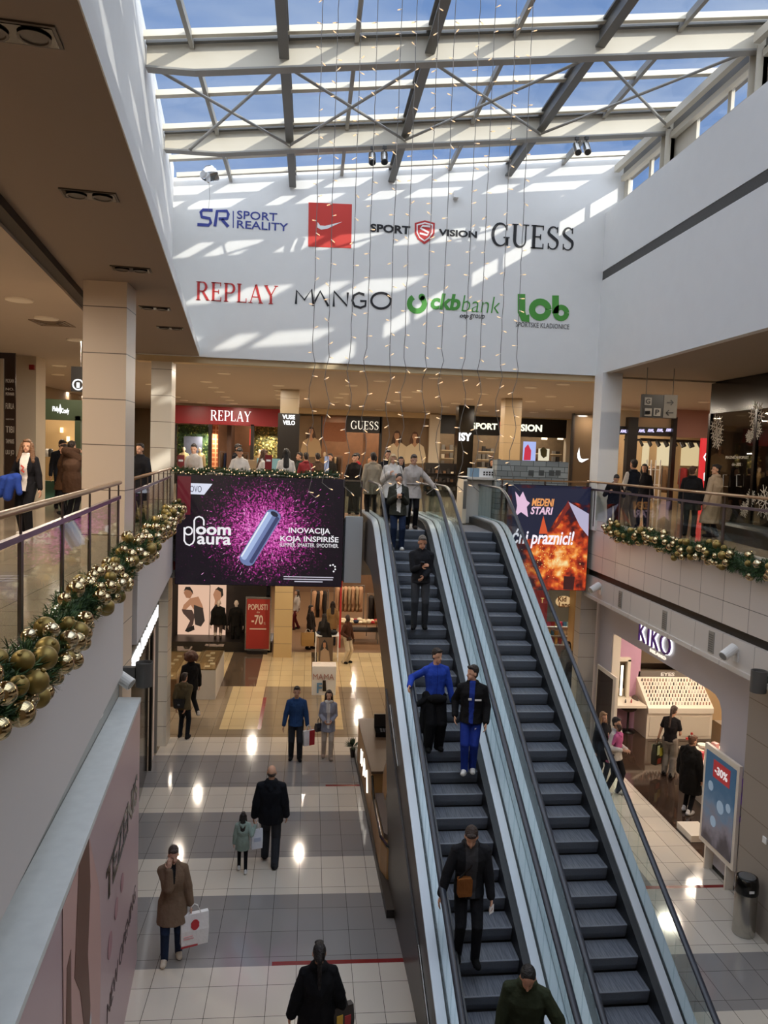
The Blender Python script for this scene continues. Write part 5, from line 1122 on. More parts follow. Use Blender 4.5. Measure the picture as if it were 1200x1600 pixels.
poly(t, 'printed_face', skin1, [(333, 929), (337, 920), (345, 921), (347, 930), (343, 939), (340, 946), (335, 946), (336, 938)], Yp - .01); poly(t, 'printed_hair', bl, [(336, 922), (341, 917), (348, 920), (349, 930), (346, 934), (345, 925), (339, 921)], Yp - .02); poly(t, 'printed_dress', bl, [(329, 956), (337, 944), (352, 950), (352, 985), (330, 975)], Yp - .015)
t = thing('poster_stand', 'red discount poster in a silver frame standing before the dark window', 'poster', (-2.1, 28, 0)); a = R4(383, 933, 423, 1016, 28)
mb = MB(); mb.box(a[0], a[1], 28, 28.06, .12, a[3]); mb.build('frame', chrome, t); mb = MB(); b = R4(385, 936, 421, 1013, 27.995); mb.box(b[0], b[1], 27.99, 28, .18, b[3]); mb.build('sheet', mat('poster_red', '#a3342c', .4), t)
ps = mat('poster_pale', '#e3cdb8', .5); tx(t, 'POPUSTI', ps, 388, 944, 418, 953, 27.985, bold=.02); tx(t, 'do', ps, 401, 955, 406, 958, 27.985); tx(t, '-70', ps, 393, 961, 411, 976, 27.985, bold=.02); tx(t, '%', ps, 412, 972, 415, 976, 27.985); card(t, 'small_print', ps, 390, 982, 416, 983.5, 27.985)
mb = MB(); mb.box(a[0] + .1, a[1] - .1, 27.9, 28.2, 0, .12); mb.build('foot', shopdark, t)
# clothes shop beyond the pillar
t = thing('shop_interior', 'open clothes shop with brown timber floor behind the yellow pillar', 'shop', (2.5, 33, 0))
zf0(t, 'back_wall', mat('cloth_back', '#7a5a40', .7, var=.2, bscale=2), 440, 860, 700, 41, 41.1, 0, 4.3); zf0(t, 'column', red, 533, 880, 536, 29, 29.1, 0, 3.5)
GM = {}
def garment(c, loc, rz, s, label, group):
    key = c
    if key not in GM:
        mb = MB(); rg = []
        for z, w, d in ((0, .26, .1), (-.1, .25, .11), (-.4, .23, .1), (-.8, .25, .1), (-1.0, .27, .1)):
            rg.append([V(w * math.cos(2 * PI * k / 14), d * math.sin(2 * PI * k / 14) * (1 + .25 * math.sin(k * 2.2)), z) for k in range(14)])
        rg = [[V(.07 * math.cos(2 * PI * k / 14), .05 * math.sin(2 * PI * k / 14), .06) for k in range(14)]] + rg; mb.loft(rg[::-1])
        for s_ in (-1, 1): mb.cap((s_ * .24, 0, -.05), .075, (s_ * .3, .02, -.62), .055, 8)
        GM[key] = o = mb.build('coat', cloth(c), smooth=True, local=True)
    else: o = GM[key].copy(); COL.objects.link(o)
    o.location = loc; o.rotation_euler = (0, 0, rz); o.scale = (s,) * 3; tag(o, label, 'coat', group)
def rack(x0, x1, y, z, cols, label, where, n, b=0):
    z += b; t = thing('clothes_rack', label, 'rack', ((x0 + x1) / 2, y, b)); mb = MB(); mb.tube([V(x0, y, b), V(x0, y, z), V(x1, y, z), V(x1, y, b)], .02, 8); mb.build('rail', steeld, t)
    names = {'#4a3626': 'dark brown', '#2b2420': 'black', '#6b5138': 'tan brown', '#b98d6a': 'dusty pink', '#8a2a2a': 'red', '#a98e6c': 'sand', '#2c3350': 'navy'}
    for k in range(n):
        c = cols[k % len(cols)]; garment(c, (x0 + .15 + (x1 - x0 - .3) * k / max(n - 1, 1), y, z - .12), PI / 2 + .25 * math.sin(k * 3.1), 1, f'{names[c]} coat hanging on the {where}', f'{names[c]} coats on the {where}')
p = gz(545, 1005, 0); 
rack(1.2, 2.5, 33, 1.75, ['#b98d6a', '#a98e6c'], 'rack of pale dusty garments deep inside the clothes shop', 'deep rack in the clothes shop', 7)
rack(2.5, 3.7, 31, 1.75, ['#2b2420', '#4a3626', '#6b5138'], 'rack of dark coats left of the clothes shop table', 'rack of dark coats left of the table', 6)
rack(3.8, 5.6, 31.6, 1.8, ['#4a3626', '#2b2420', '#8a2a2a', '#6b5138', '#2c3350'], 'rack of brown coats behind the clothes shop table', 'rack of brown coats behind the table', 9)
rack(.2, .9, 31.5, 1.8, ['#b98d6a', '#2b2420'], 'rack of pale pink garments beside the yellow pillar', 'rack beside the yellow pillar', 4)
for px0, px1, Y, cs, lb, n in ((1003, 1024, 30.2, ['#a98e6c', '#6b5138', '#b98d6a'], 'left rack in the right wing shop', 6), (1034, 1052, 30.6, ['#6b5138', '#2b2420', '#4a3626'], 'middle rack in the right wing shop', 5), (1062, 1088, 31, ['#8a2a2a', '#4a3626', '#a98e6c'], 'right rack in the right wing shop', 6), (942, 962, 31, ['#a98e6c', '#4a3626'], 'rack in the right wing by the white pillar', 5)):
    rack(gy(px0, 740, Y).x, gy(px1, 740, Y).x, Y, 1.7, cs, lb, lb, n, H)
t = thing('display_stand', 'white open shelf frame standing in the bright right wing shop', 'stand', (gy(1025, 740, 29.4).x, 29.4, H)); a = R4(1017, 700, 1031, 770, 29.4)
for x in (a[0], a[1]):
    for y in (29.4, 29.8): MB().box(x - .02, x + .02, y - .02, y + .02, H, H + 1.9).build('post', lwhite, t)
for z in (.3, .9, 1.5): MB().box(a[0], a[1], 29.4, 29.8, H + z, H + z + .03).build('shelf', lwhite, t)
t = thing('display_table', 'dark two-tier table of folded jumpers in the clothes shop', 'table', (4.2, 30, 0)); a = R4(532, 972, 592, 990, 30)
mb = MB(); mb.box(a[0], a[1], 29.7, 30.5, .74, .78); mb.build('table_top', woodm, t); mb = MB(); mb.box(a[0] + .3, a[1], 29.7, 30.4, .46, .5); mb.build('shelf', shopdark, t)
for x in (a[0] + .35, a[1] - .05):
    for y in (29.75, 30.45): mb = MB(); mb.box(x - .02, x + .02, y - .02, y + .02, 0, .74); mb.build('leg', steeld, t)
R = random.Random(8); jn = {'#e3d3b4': 'cream', '#c9b795': 'sand', '#a32c2c': 'red', '#2b3142': 'navy', '#8d6b4a': 'brown'}; jc = list(jn); JM = {}
for k in range(18):
    c = jc[[0, 0, 1, 3, 0, 1, 0, 2, 4, 0, 1, 0, 2, 0, 1, 4, 0, 2][k]]; x = a[0] + .1 + (a[1] - a[0] - .2) * (k % 9) / 8; y = 29.85 + .35 * (k // 9)
    if c not in JM:
        mb = MB(); mb.ell((0, 0, .05), (.12, .13, .055), None, 12, 7); JM[c] = o = mb.build('folded_jumper', cloth(c), smooth=True, local=True)
    else: o = JM[c].copy(); COL.objects.link(o)
    o.location = (x, y, .78); o.scale = (1, 1, R.uniform(.8, 1.6)); tag(o, f'{jn[c]} folded jumper on the dark display table', 'jumper', f'{jn[c]} folded jumpers on the display table')
t = thing('side_table', 'narrow white framed table of dark clothes in front of the clothes shop', 'table', gz(510, 1030, 0)); c = t.location; mb = MB(); mb.box(c.x - .42, c.x + .42, c.y - .3, c.y + .3, .9, .93); mb.build('table_top', lwhite, t)
for sx in (-1, 1):
    for sy in (-1, 1): mb = MB(); mb.box(c.x + sx * .4 - .015, c.x + sx * .4 + .015, c.y + sy * .28 - .015, c.y + sy * .28 + .015, 0, .9); mb.build('leg', lwhite, t)
for k, (dx, cc) in enumerate(((-.22, '#2b3142'), (.2, '#1c1a1a'))):
    mb = MB(); mb.ell((c.x + dx, c.y, .99), (.18, .22, .07), None, 12, 7); tag(mb.build('folded_jumper', cloth(cc), smooth=True), ['navy', 'black'][k] + ' folded clothes on the narrow white framed table', 'clothes')
t = thing('poster_board', 'portrait poster of a long-haired woman leaning under the narrow white table', 'poster', (c.x, c.y - .33, 0)); a = R4(497, 994, 521, 1043, c.y - .33); mb = MB(); mb.box(a[0] + .02, a[1] - .02, c.y - .34, c.y - .32, .02, .88); mb.build('board', mat('poster_brown', '#6d5a4a', .5), t)
yq = c.y - .35; poly(t, 'printed_hair', bl, [(503, 1005), (507, 999), (511, 1004), (513, 1016), (500, 1016)], yq); poly(t, 'printed_body', mat('poster_beige', '#b39a80', .5), [(501, 1018), (507, 1012), (514, 1018), (516, 1036), (500, 1036)], yq - .01); poly(t, 'printed_face', mat('poster_skin2', '#b98a68'), [(505, 1004), (509, 1004), (509, 1011), (507, 1013), (505, 1011)], yq - .02)
t = thing('promo_stand', 'white promotional box stand lettered MAMA with a blue letter', 'stand', (.62, 23.3, 0)); a = R4(487, 1042, 524, 1086, 23.16); mb = MB(); mb.box(.25, .98, 23.16, 23.7, 0, a[3]); mb.build('box', lwhite, t); mb = MB(); mb.box(.26, .97, 23.18, 23.68, a[3], a[3] + .01); mb.build('top', mat('promo_top', '#e2d6cc', .5, var=.2, bscale=8), t)
tx(t, 'MAMA', mat('promo_red', '#b98a80', .5), 489, 1053, 522, 1062, 23.15); tx(t, 'F', mat('promo_blue', '#6f9cc4', .5), 495, 1067, 503, 1083, 23.15, bold=.03); poly(t, 'printed_bottle', shopdark, [(504, 1063), (509, 1063), (510, 1080), (504, 1080)], 23.15)
rack(gy(508, 700, 39.5).x, gy(535, 700, 39.5).x, 39.5, 1.6, ['#4a3626', '#a98e6c', '#2b2420'], 'rack of clothes inside the shop with the black serif sign', 'rack in the black serif sign shop', 7, H)
rack(gy(574, 700, 39.2).x, gy(592, 700, 39.2).x, 39.2, 1.6, ['#b98d6a', '#4a3626'], 'right hand rack inside the shop with the black serif sign', 'right rack in the black serif sign shop', 5, H)
rack(gy(344, 700, 39.4).x, gy(388, 700, 39.4).x, 39.4, 1.6, ['#4a3626', '#2c3350', '#a98e6c', '#2b2420'], 'rack of clothes inside the red signed shop', 'rack in the red signed shop', 9, H)
# jewellery counters by the far left pillar
def counter(label, x0, x1, y0, y1, h, m_):
    t = thing('display_counter', label, 'counter', ((x0 + x1) / 2, (y0 + y1) / 2, 0)); mb = MB(); mb.box(x0, x1, y0, y1, 0, h - .22); mb.build('body', m_, t)
    mb = MB(); mb.box(x0 + .02, x1 - .02, y0 + .02, y1 - .02, h - .22, h - .2); mb.build('tray', mat('tray_tan', '#8d7350', .5), t)
    mb = MB(); [mb.box(*q_, h - .22, h) for q_ in ((x0, x0 + .01, y0, y1), (x1 - .01, x1, y0, y1), (x0, x1, y0, y0 + .01), (x0, x1, y1 - .01, y1))]; mb.box(x0, x1, y0, y1, h, h + .01); mb.build('glass_case', MATS['case_glass'], t)
    R = random.Random(int(y0 * 10))
    for k in range(6): x, y = R.uniform(x0 + .1, x1 - .2), y0 + .2 + (y1 - y0 - .4) * k / 6; mb = MB(); mb.box(x, x + .14, y, y + .16, h - .2, h - .17); mb.build('display_card', mat('card_pale', '#e0d6c2', .5), t)
marble = mat('marble_white', '#d3cec6', .3, var=.08, bscale=3)
counter('long white marble jewellery counter with a glass top near the far left pillar', -3.2, -2.6, 22.68, 24.95, 1.1, marble)
counter('dark lit jewellery counter half hidden behind the far left pillar', -4.3, -3.62, 22.0, 25, 1.0, mat('counter_wood', '#7a5a3a', .5)); area('counter_lamp', (-3.9, 23, 2.6), .3, 20)
# narrow lit panel and sign of the shop beside the far left pillar
ls = lambda y: -3.5 - .1 * (y - 18.5); sdv = V(-.1, 1, 0).normalized(); snv = V(1, .1, 0).normalized()
t = thing('shop_sign', 'dark green sign with white lit capitals on the left, under the gallery', 'sign', (ls(15.5), 15.5, 3.3)); mb = MB(); mb.plan([(ls(12), 12), (ls(18.7), 18.7), (ls(18.7) - .15, 18.7), (ls(12) - .15, 12)], 3.28, 3.86); mb.build('board', mat('sign_green', '#1f2f28', .4), t)
text('APOTEKA MONTEFARM', letterw, V(ls(12.3), 12.3, 3.4) + snv * .004, sdv, (0, 0, 1), 6.0, .3, t, 'lettering', .02, .02)
t = thing('storefront', 'shop front with a pale pink panel between dark posts under the green sign', 'shop', (ls(15), 15, 0))
for a, b, m_, nm, o_ in ((18.55, 18.72, steeld, 'frame_post', 0), (17.75, 18.45, mat('pink_panel', '#e3d2c8', .5), 'panel', .05), (17.5, 17.75, shopdark, 'frame_post', .02), (12, 17.5, mat('front_glass', '#2a2724', .15), 'glass_wall', .1)):
    mb = MB(); mb.plan([(ls(a) - o_, a), (ls(b) - o_, b), (ls(b) - o_ - .06, b), (ls(a) - o_ - .06, a)], 0, 3.28); mb.build(nm, m_, t)
# shops seen under the fiery screen
t = thing('toy_shop', 'toy shop seen under the fiery screen with an oval yellow lettered sign', 'shop', (9, 26, 0)); YT_ = 25
zf0(t, 'fascia', mat('toy_grey', '#7d8078', .5), 855, 915, 908, YT_, YT_ + .2, 2.0, 3.6); zf0(t, 'fascia', mat('toy_red', '#b5302a', .5), 815, 915, 857, YT_ - .1, YT_ + .1, 1.3, 3.6); zf0(t, 'column', mat('toy_column', '#a98a5a', .5), 899, 915, 914, YT_ - .5, YT_, 0, 3.6)
poly(t, 'sign_oval', glow('#e8c08a', .8), [(881 + 13 * math.cos(k * PI / 9), 940 + 9 * math.sin(k * PI / 9)) for k in range(18)], YT_ - .02); tx(t, 'Kid', mat('kid_red', '#7a4a1c', .5), 872, 932, 885, 940, YT_ - .04, bold=.03); tx(t, 'Land', mat('kid_red', '#7a4a1c'), 873, 941, 892, 949, YT_ - .04, bold=.03)
zf0(t, 'back_wall', mat('toy_back', '#6a4a38', .7), 810, 950, 915, YT_ + 3, YT_ + 3.1, 0, 3.6); tx(t, 'T', glow('#f0c070', .9), 845, 934, 850, 942, YT_ - .12, bold=.03)
R = random.Random(31); tc = ['#d84a4a', '#e8b04a', '#c43a5a', '#f0e0c0', '#4a8ab0']
tn = ['red', 'yellow', 'crimson', 'cream', 'blue']
a = R4(862, 968, 903, 1005, YT_ + 1.2)
for k in range(3): mb = MB(); mb.box(a[0] - .4, a[1], YT_ + 1, YT_ + 1.5, a[2] + .32 * k - .03, a[2] + .32 * k); mb.build('shelf', lwhite, t)
for k in range(24):
    i = R.randrange(5); x = a[0] - .3 + (a[1] - a[0] + .2) * (k % 8) / 8; z = a[2] + .32 * (k // 8); mb = MB(); w = R.uniform(.04, .07); mb.box(x - w, x + w, YT_ + 1.05, YT_ + 1.25, z, z + R.uniform(.12, .27)); tag(mb.build('toy_box', mat('toy_' + tn[i], tc[i], .5)), f'small {tn[i]} toy box on the toy shop shelves', 'toy box', f'{tn[i]} toy boxes on the toy shop shelves')
area('toy_lamp', (9.5, 26, 3.4), .5, 70)

# ================================================================ COSMETICS SHOP ON THE RIGHT
lil = mat('cosmetics_grey', '#c0bbc2', .5); pinkw = mat('cosmetics_pink', '#c79bb4', .6); cw = mat('cosmetics_white', '#efe3d2', .4); lilac = glow('#5a2a8a', .5); purple = mat('purple_letter', '#6a2fa6', .35)
XK = 7.6; t = thing('storefront', 'grey cosmetics shop front with purple raised lettering over a wide rounded opening', 'shop', (XK, 15.5, 0))
mb = MB()
for q_ in ([(20.35, 0), (20.35, 4.02), (18.2, 4.02), (18.2, 0)], [(18.2, 3.2), (18.2, 4.02), (13.9, 4.02), (13.9, 3.2)], [(13.9, 3.2), (13.9, 4.02), (11.75, 4.02), (11.75, 3.2)], [(13.03, 3.2), (11.75, 3.2), (11.75, 0), (13.03, 0)], [(13.5, 3.2), (13.3, 3.18), (13.15, 3.1), (13.06, 2.96), (13.03, 2.76), (13.03, 3.2)]): mb.prism([V(XK, a, b) for a, b in q_], V(.15, 0, 0))
mb.build('front_panel', lil, t); mb = MB(); mb.box(XK - .005, XK + .1, 11.75, 13.03, 0, .08); mb.build('plinth', black, t)
for ch, (y0, y1) in (('K', (16.55, 16.22)), ('I', (16.1, 16.04)), ('K', (15.9, 15.57)), ('O', (15.5, 15.02))):
    text(ch, purple, (XK - .05, y0, 3.42), (0, -1, 0), (0, 0, 1), y0 - y1, .42, t, 'lettering', .03, -.014); text(ch, letterw, (XK - .02, y0 - .016, 3.41), (0, -1, 0), (0, 0, 1), y0 - y1, .42, t, 'lettering_glow', .025, -.012)
text('MILANO', letter, (XK - .004, 16.05, 3.28), (0, -1, 0), (0, 0, 1), .75, .07, t, 'lettering', .02, .02)
text('K', purple, (XK - .05, 12.35, 1.55), (0, -1, 0), (0, 0, 1), .5, .6, t, 'lettering', .05, .02)
mb = MB(); mb.strip([V(XK - .05, 12.2, 1.35), V(XK - .05, 11.95, 1.4), V(XK - .05, 11.8, 1.52)], .08, V(-1, 0, 0), .05); mb.build('lettering', purple, t)
mb = MB(); mb.box(12.4, 12.5, 11.5, 21, 0, 4); mb.build('side_wall', cw, t); mb = MB(); mb.box(9.4, 12.5, 21, 21.1, 0, 4); mb.build('back_wall', mat('cosm_back', '#c9ab84', .6), t); mb = MB(); mb.box(7.75, 9.35, 20.3, 20.4, 0, 4); mb.build('pink_wall', pinkw, t); mb = MB(); mb.box(7.75, 12.5, 11.4, 11.5, 0, 4); mb.build('side_wall', cw, t)
mb = MB(); mb.box(9.4, 11.3, 20.75, 20.8, 1.48, 2.9); mb.build('mirror', mat('mirror', '#8d8378', .05, metal=1), t)
mb = MB(); mb.box(XK + .02, XK + .22, 18.15, 18.3, 0, 3.15); mb.build('white_jamb', cw, t)
mb = MB(); mb.box(XK - .04, XK + .0, 17.72, 18.95, .1, 2.2); mb.build('white_frame', cw, t); mb = MB(); mb.box(XK - .05, XK - .03, 17.9, 18.85, .25, 2.1); mb.build('dark_poster', mat('dark_poster', '#2a1d1c', .2, var=.6, bscale=2), t)
t = thing('makeup_cabinet', 'large white sloping make-up display headed EYES at the back of the cosmetics shop', 'display', (10.1, 19.9, 0))
mb = MB(); mb.box(9.25, 11.1, 19.5, 20.6, 0, .72); mb.build('base', cw, t); mb = MB(); mb.prism([V(9.25, 19.45, .72), V(9.25, 20.6, .72), V(9.25, 20.6, 1.48), V(9.25, 20.3, 1.48), V(9.25, 19.45, .86)], V(1.85, 0, 0)); mb.build('sloping_top', cw, t)
mb = MB(); mb.box(9.3, 11.05, 20.3, 20.36, 1.48, 1.64); mb.build('header', mat('header_grey', '#77706a', .4), t); text('EYES', lwhite, (9.95, 20.295, 1.51), (1, 0, 0), (0, 0, 1), .4, .1, t, 'lettering', .004, .03)
for x in (9.32, 10.2): mb = MB(); mb.box(x, x + .82, 19.48, 19.5, .08, .62); mb.build('drawer', mat('drawer_white', '#e0d4c2', .4), t)
R = random.Random(17); PM = {}; pc = {'#1d1a1a': 'black', '#b98a7a': 'rose', '#8d7a6c': 'taupe', '#e6e0da': 'white'}
for r in range(7):
    y = 19.55 + .105 * r; z = .86 + (y - 19.45) * (.62 / .85)
    for k in range(20):
        c = R.choice(list(pc)); x = 9.36 + 1.66 * k / 19
        if c not in PM: mb = MB(); mb.lathe([(.016, 0), (.018, .04), (.014, .045), (.014, .08)], n=8); PM[c] = o = mb.build('cosmetic', mat('cosm' + c, c, .3), local=True)
        else: o = PM[c].copy(); COL.objects.link(o)
        o.location = (x, y, z); tag(o, f'small {pc[c]} make-up tube on the sloping EYES display', 'make-up', f'{pc[c]} make-up tubes on the sloping display')
t = thing('makeup_station', 'white make-up table with a lit mirror frame by the pink wall', 'dressing table', (8.5, 19.8, 0))
mb = MB(); mb.box(7.95, 9.2, 19.45, 20.28, .86, .93); mb.build('table_top', cw, t); mb = MB(); mb.box(7.95, 8.1, 19.5, 20.25, 0, .86); mb.build('leg', cw, t)
mb = MB(); [mb.box(*q_) for q_ in ((7.95, 8.02, 20.15, 20.28, .93, 2.0), (8.92, 9.0, 20.15, 20.28, .93, 2.0), (7.95, 9.0, 20.15, 20.28, 1.95, 2.05))]; mb.build('mirror_frame', cw, t); mb = MB(); mb.box(8.02, 8.92, 20.24, 20.27, .95, 1.95); mb.build('mirror', MATS['mirror'], t); mb = MB(); mb.box(8.72, 8.77, 20.1, 20.14, 1.0, 1.85); mb.build('light_tube', glow('#fff0cf', 4), t)
mb = MB(); mb.box(8.05, 8.6, 20.0, 20.2, 1.2, 1.23); mb.box(8.05, 8.6, 20.0, 20.2, 1.45, 1.48); mb.build('shelf', cw, t)
R = random.Random(44)
for k in range(10):
    x, y, z = (8.1 + .1 * (k % 5), 20.08, 1.48) if k < 5 else (8.2 + .17 * (k - 5), 19.65 + R.uniform(0, .3), .93); c = ['#a8323c', '#d8c0b0', '#3a3434'][k % 3]; mb = MB(); mb.lathe([(.02, 0), (.022, .06), (.012, .07), (.012, .1)], (x, y, z), 8); tag(mb.build('cosmetic', mat('cosm' + c, c, .3)), ['red', 'beige', 'black'][k % 3] + ' bottle on the make-up table by the pink wall', 'make-up', ['red', 'beige', 'black'][k % 3] + ' bottles on the make-up table')
c = gz(980, 1143, 0); t = thing('stool', 'dark bucket stool on a slim pedestal under the make-up table', 'stool', c)
mb = MB(); mb.lathe([(.2, 0), (.2, .02), (.03, .03), (.03, .6), (.1, .62)], c, 18); mb.build('base', shopdark, t, smooth=True); mb = MB(); mb.ell(c + V(0, 0, .66), (.22, .22, .08), None, 16, 8); mb.build('seat', mat('stool_brown', '#4d4038', .5), t, smooth=True); mb = MB(); mb.ell(c + V(.16, -.02, .84), (.07, .22, .2), None, 14, 8); mb.build('backrest', mat('stool_brown', '#4d4038'), t, smooth=True)
t = thing('promo_table', 'white island table heaped with pink and red gift sets in the cosmetics shop', 'table', (9.6, 15.6, 0)); mb = MB(); mb.box(8.75, 10.0, 14.3, 16.6, 0, .86); mb.build('body', cw, t); mb = MB(); mb.box(8.7, 10.05, 14.25, 16.65, .86, .9); mb.build('table_top', cw, t)
R = random.Random(12); gc = {'#e8b8b8': 'pale pink', '#c23a44': 'red', '#f0e2d6': 'ivory', '#d88a90': 'rose'}; GB = {}
for k in range(34):
    c_ = R.choice(list(gc)); x, y = 8.82 + 1.1 * R.random(), 14.4 + 2.1 * k / 34
    if c_ not in GB: mb = MB(); mb.box(-.07, .07, -.05, .05, 0, .1); GB[c_] = o = mb.build('gift_box', mat('gift' + c_, c_, .4), local=True)
    else: o = GB[c_].copy(); COL.objects.link(o)
    o.location = (x, y, .9); o.rotation_euler = (0, 0, R.random() * 3); o.scale = (1, 1, R.uniform(.5, 2)); tag(o, f'{gc[c_]} gift box on the white island table', 'gift box', f'{gc[c_]} gift boxes on the island table')
for y, r in ((15.0, .16), (16.3, .12)):
    mb = MB(); mb.lathe([(r * .6, 0), (r, .05), (r, .1), (r * .9, .1)], (9.1, y, 1.02 if y < 16 else .98), 20); tag(mb.build('wire_basket', cw), 'round pale basket among the gift sets, ' + ('nearer the viewer' if y < 16 else 'by the red cross sign'), 'basket')
t = thing('cross_sign', 'small red cross standing among the gift sets', 'sign', (8.95, 16.55, .9)); mb = MB(); mb.box(8.82, 9.08, 16.54, 16.57, 1.1, 1.14); mb.box(8.93, 8.97, 16.54, 16.57, .9, 1.26); mb.build('cross', red, t)
t = thing('poster_stand', 'white framed wintry blue poster with a red discount label by the cosmetics shop', 'poster', (7.48, 12.65, 0))
mb = MB(); mb.box(7.44, 7.5, 12.1, 13.25, .45, 2.3); mb.build('frame', cw, t)
def winter(t_, pos):
    sx = N(t_, 'ShaderNodeSeparateXYZ'); t_.links.new(pos, sx.inputs[0]); no = N(t_, 'ShaderNodeTexNoise'); no.inputs['Scale'].default_value = 4; no.inputs['Detail'].default_value = 4; t_.links.new(pos, no.inputs['Vector'])
    m_ = N(t_, 'ShaderNodeMapRange'); m_.inputs['From Min'].default_value = .6; m_.inputs['From Max'].default_value = 2.2; t_.links.new(sx.outputs['Z'], m_.inputs[0]); ad = N(t_, 'ShaderNodeMath', operation='MULTIPLY_ADD'); ad.inputs[1].default_value = .7; t_.links.new(no.outputs[0], ad.inputs[0]); t_.links.new(m_.outputs[0], ad.inputs[2])
    r = ramp(t_, [(.35, '#3c3644'), (.55, '#8d8592'), (.75, '#6f8fae'), (1.0, '#2f6f9a')]); t_.links.new(ad.outputs[0], r.inputs[0]); return r.outputs[0]
mb = MB(); mb.box(7.43, 7.44, 12.18, 13.17, .55, 2.2); mb.build('picture', nodes_emit('winter_poster', winter, .35), t); mb = MB(); mb.box(7.425, 7.43, 12.35, 12.9, 1.8, 2.12); mb.build('red_label', glow('#b0242c', .6), t); text('-30%', glow('#f0e6e6', .8), (7.424, 12.84, 1.88), (0, -1, 0), (0, 0, 1), .42, .15, t, 'lettering', .004, .03)
for cy, cz, r in ((12.95, 1.6, .09), (12.6, 1.35, .12), (12.35, 1.45, .08), (12.8, 1.0, .1)): mb = MB(); mb.ell((7.43, cy, cz), (.003, r, r), None, 14, 8); mb.build('printed_bauble', glow('#9fb6cc', .5), t, smooth=True)
[MB().box(7.44, 7.62, y, y + .04, 0, .45).build('foot', cw, t) for y in (12.3, 13.0)]
mb = MB(); c = gz(1083, 1305, 0); mb.box(c.x - .2, c.x + .25, c.y - .3, c.y + .3, .01, .14); tag(mb.build('low_plinth', cw), 'low white display plinth on the dark shop floor by the poster', 'plinth')
t = thing('wall_socket', 'small white wall switch on the tiled pier above the bin', 'switch', (7.29, 11.2, 1.5)); c = gx(1168, 1276, 7.295) if False else V(7.295, 11.05, 1.55); mb = MB(); mb.box(c.x - .012, c.x + .004, c.y - .05, c.y + .05, c.z - .05, c.z + .05); mb.build('plate', lwhite, t)
# ================================================================ COFFEE KIOSK BESIDE THE ESCALATOR
kw = mat('kiosk_wood', '#9a7345', .45, var=.15, bscale=10); kd = mat('kiosk_dark', '#2b2420', .4); kx = lambda y: 1.3 + .012 * (18 - y)
t = thing('coffee_kiosk', 'timber coffee kiosk with a dark counter tucked beside the left escalator', 'kiosk', (1.7, 15, 0))
mb = MB(); mb.plan([(1.27, 18.5), (1.42, 11.7), (1.62, 11.7), (2.0, 18.5)], 0, .14); mb.build('plinth', kd, t)
mb = MB(); mb.plan([(1.32, 17.8), (1.4, 14.8), (1.62, 14.8), (2.2, 17.8)], .14, 1.08); mb.build('body', kw, t); mb = MB(); mb.plan([(1.3, 17.85), (1.38, 14.75), (1.62, 14.75), (2.25, 17.85)], 1.08, 1.13); mb.build('worktop', mat('kiosk_top', '#5a4634', .35), t)
mb = MB(); mb.plan([(1.4, 14.75), (1.42, 12.9), (1.5, 12.6), (1.62, 12.5), (1.62, 14.75)], .14, .66); mb.build('bench_box', kw, t); mb = MB(); mb.plan([(1.46, 14.6), (1.48, 13.0), (1.62, 12.8), (1.62, 14.6)], .66, .76); mb.build('cushion', mat('cushion_taupe', '#5a4c45', .7), t)
mb = MB(); P_ = [V(1.4, 14.72, 1.05), V(1.41, 14.3, .75), V(1.42, 12.95, .72), V(1.5, 12.62, .72), V(1.6, 12.5, .72)]; mb.tube(P_, .025, 8); mb.build('trim_rail', black, t)
mb = MB(); mb.strip([V(1.345, 16.9, .42), V(1.345, 16.9, .72), V(1.35, 16.6, .5), V(1.35, 16.6, .8)], .06, V(-1, 0, 0), .02); mb.strip([V(1.36, 16.3, .4), V(1.36, 16.2, .78), V(1.37, 15.9, .55), V(1.375, 15.6, .78), V(1.38, 15.4, .4)], .06, V(-1, 0, 0), .02); mb.build('lit_lettering', glow('#fff6e6', 2.5), t)
t = thing('till', 'black till and card reader on the coffee kiosk worktop', 'till', (1.75, 16.9, 1.13)); mb = MB(); mb.box(1.62, 2.0, 16.6, 17.0, 1.13, 1.23); mb.build('base', black, t); mb = MB(); mb.prism([V(1.62, 17.0, 1.23), V(1.62, 17.05, 1.5), V(1.62, 17.1, 1.5), V(1.62, 17.06, 1.23)], V(.36, 0, 0)); mb.build('screen', shopdark, t); mb = MB()
for i in range(4):
    for j in range(3): mb.box(1.74 + .06 * i, 1.78 + .06 * i, 16.65 + .08 * j, 16.7 + .08 * j, 1.23, 1.24)
mb.build('keypad', lgrey, t)
c = V(1.24, 18.3, 0); t = thing('potted_plant', 'small dark leafy plant at the far corner of the coffee kiosk', 'plant', c); mb = MB(); mb.lathe([(.05, 0), (.07, .22), (.06, .22), (.05, .2)], c, 14); mb.build('pot', kd, t); mb = MB(); R = random.Random(2)
for k in range(40): u = V(R.gauss(0, 1), R.gauss(0, 1), abs(R.gauss(0, 1))).normalized(); p = c + V(0, 0, .25); w = u.cross(V(0, 0, 1)).normalized() * .025; mb.add([p, p + u * .12 + w, p + u * .25, p + u * .12 - w], [(0, 1, 2, 3)])
mb.build('leaves', mat('leaf#22361d', '#22361d'), t)
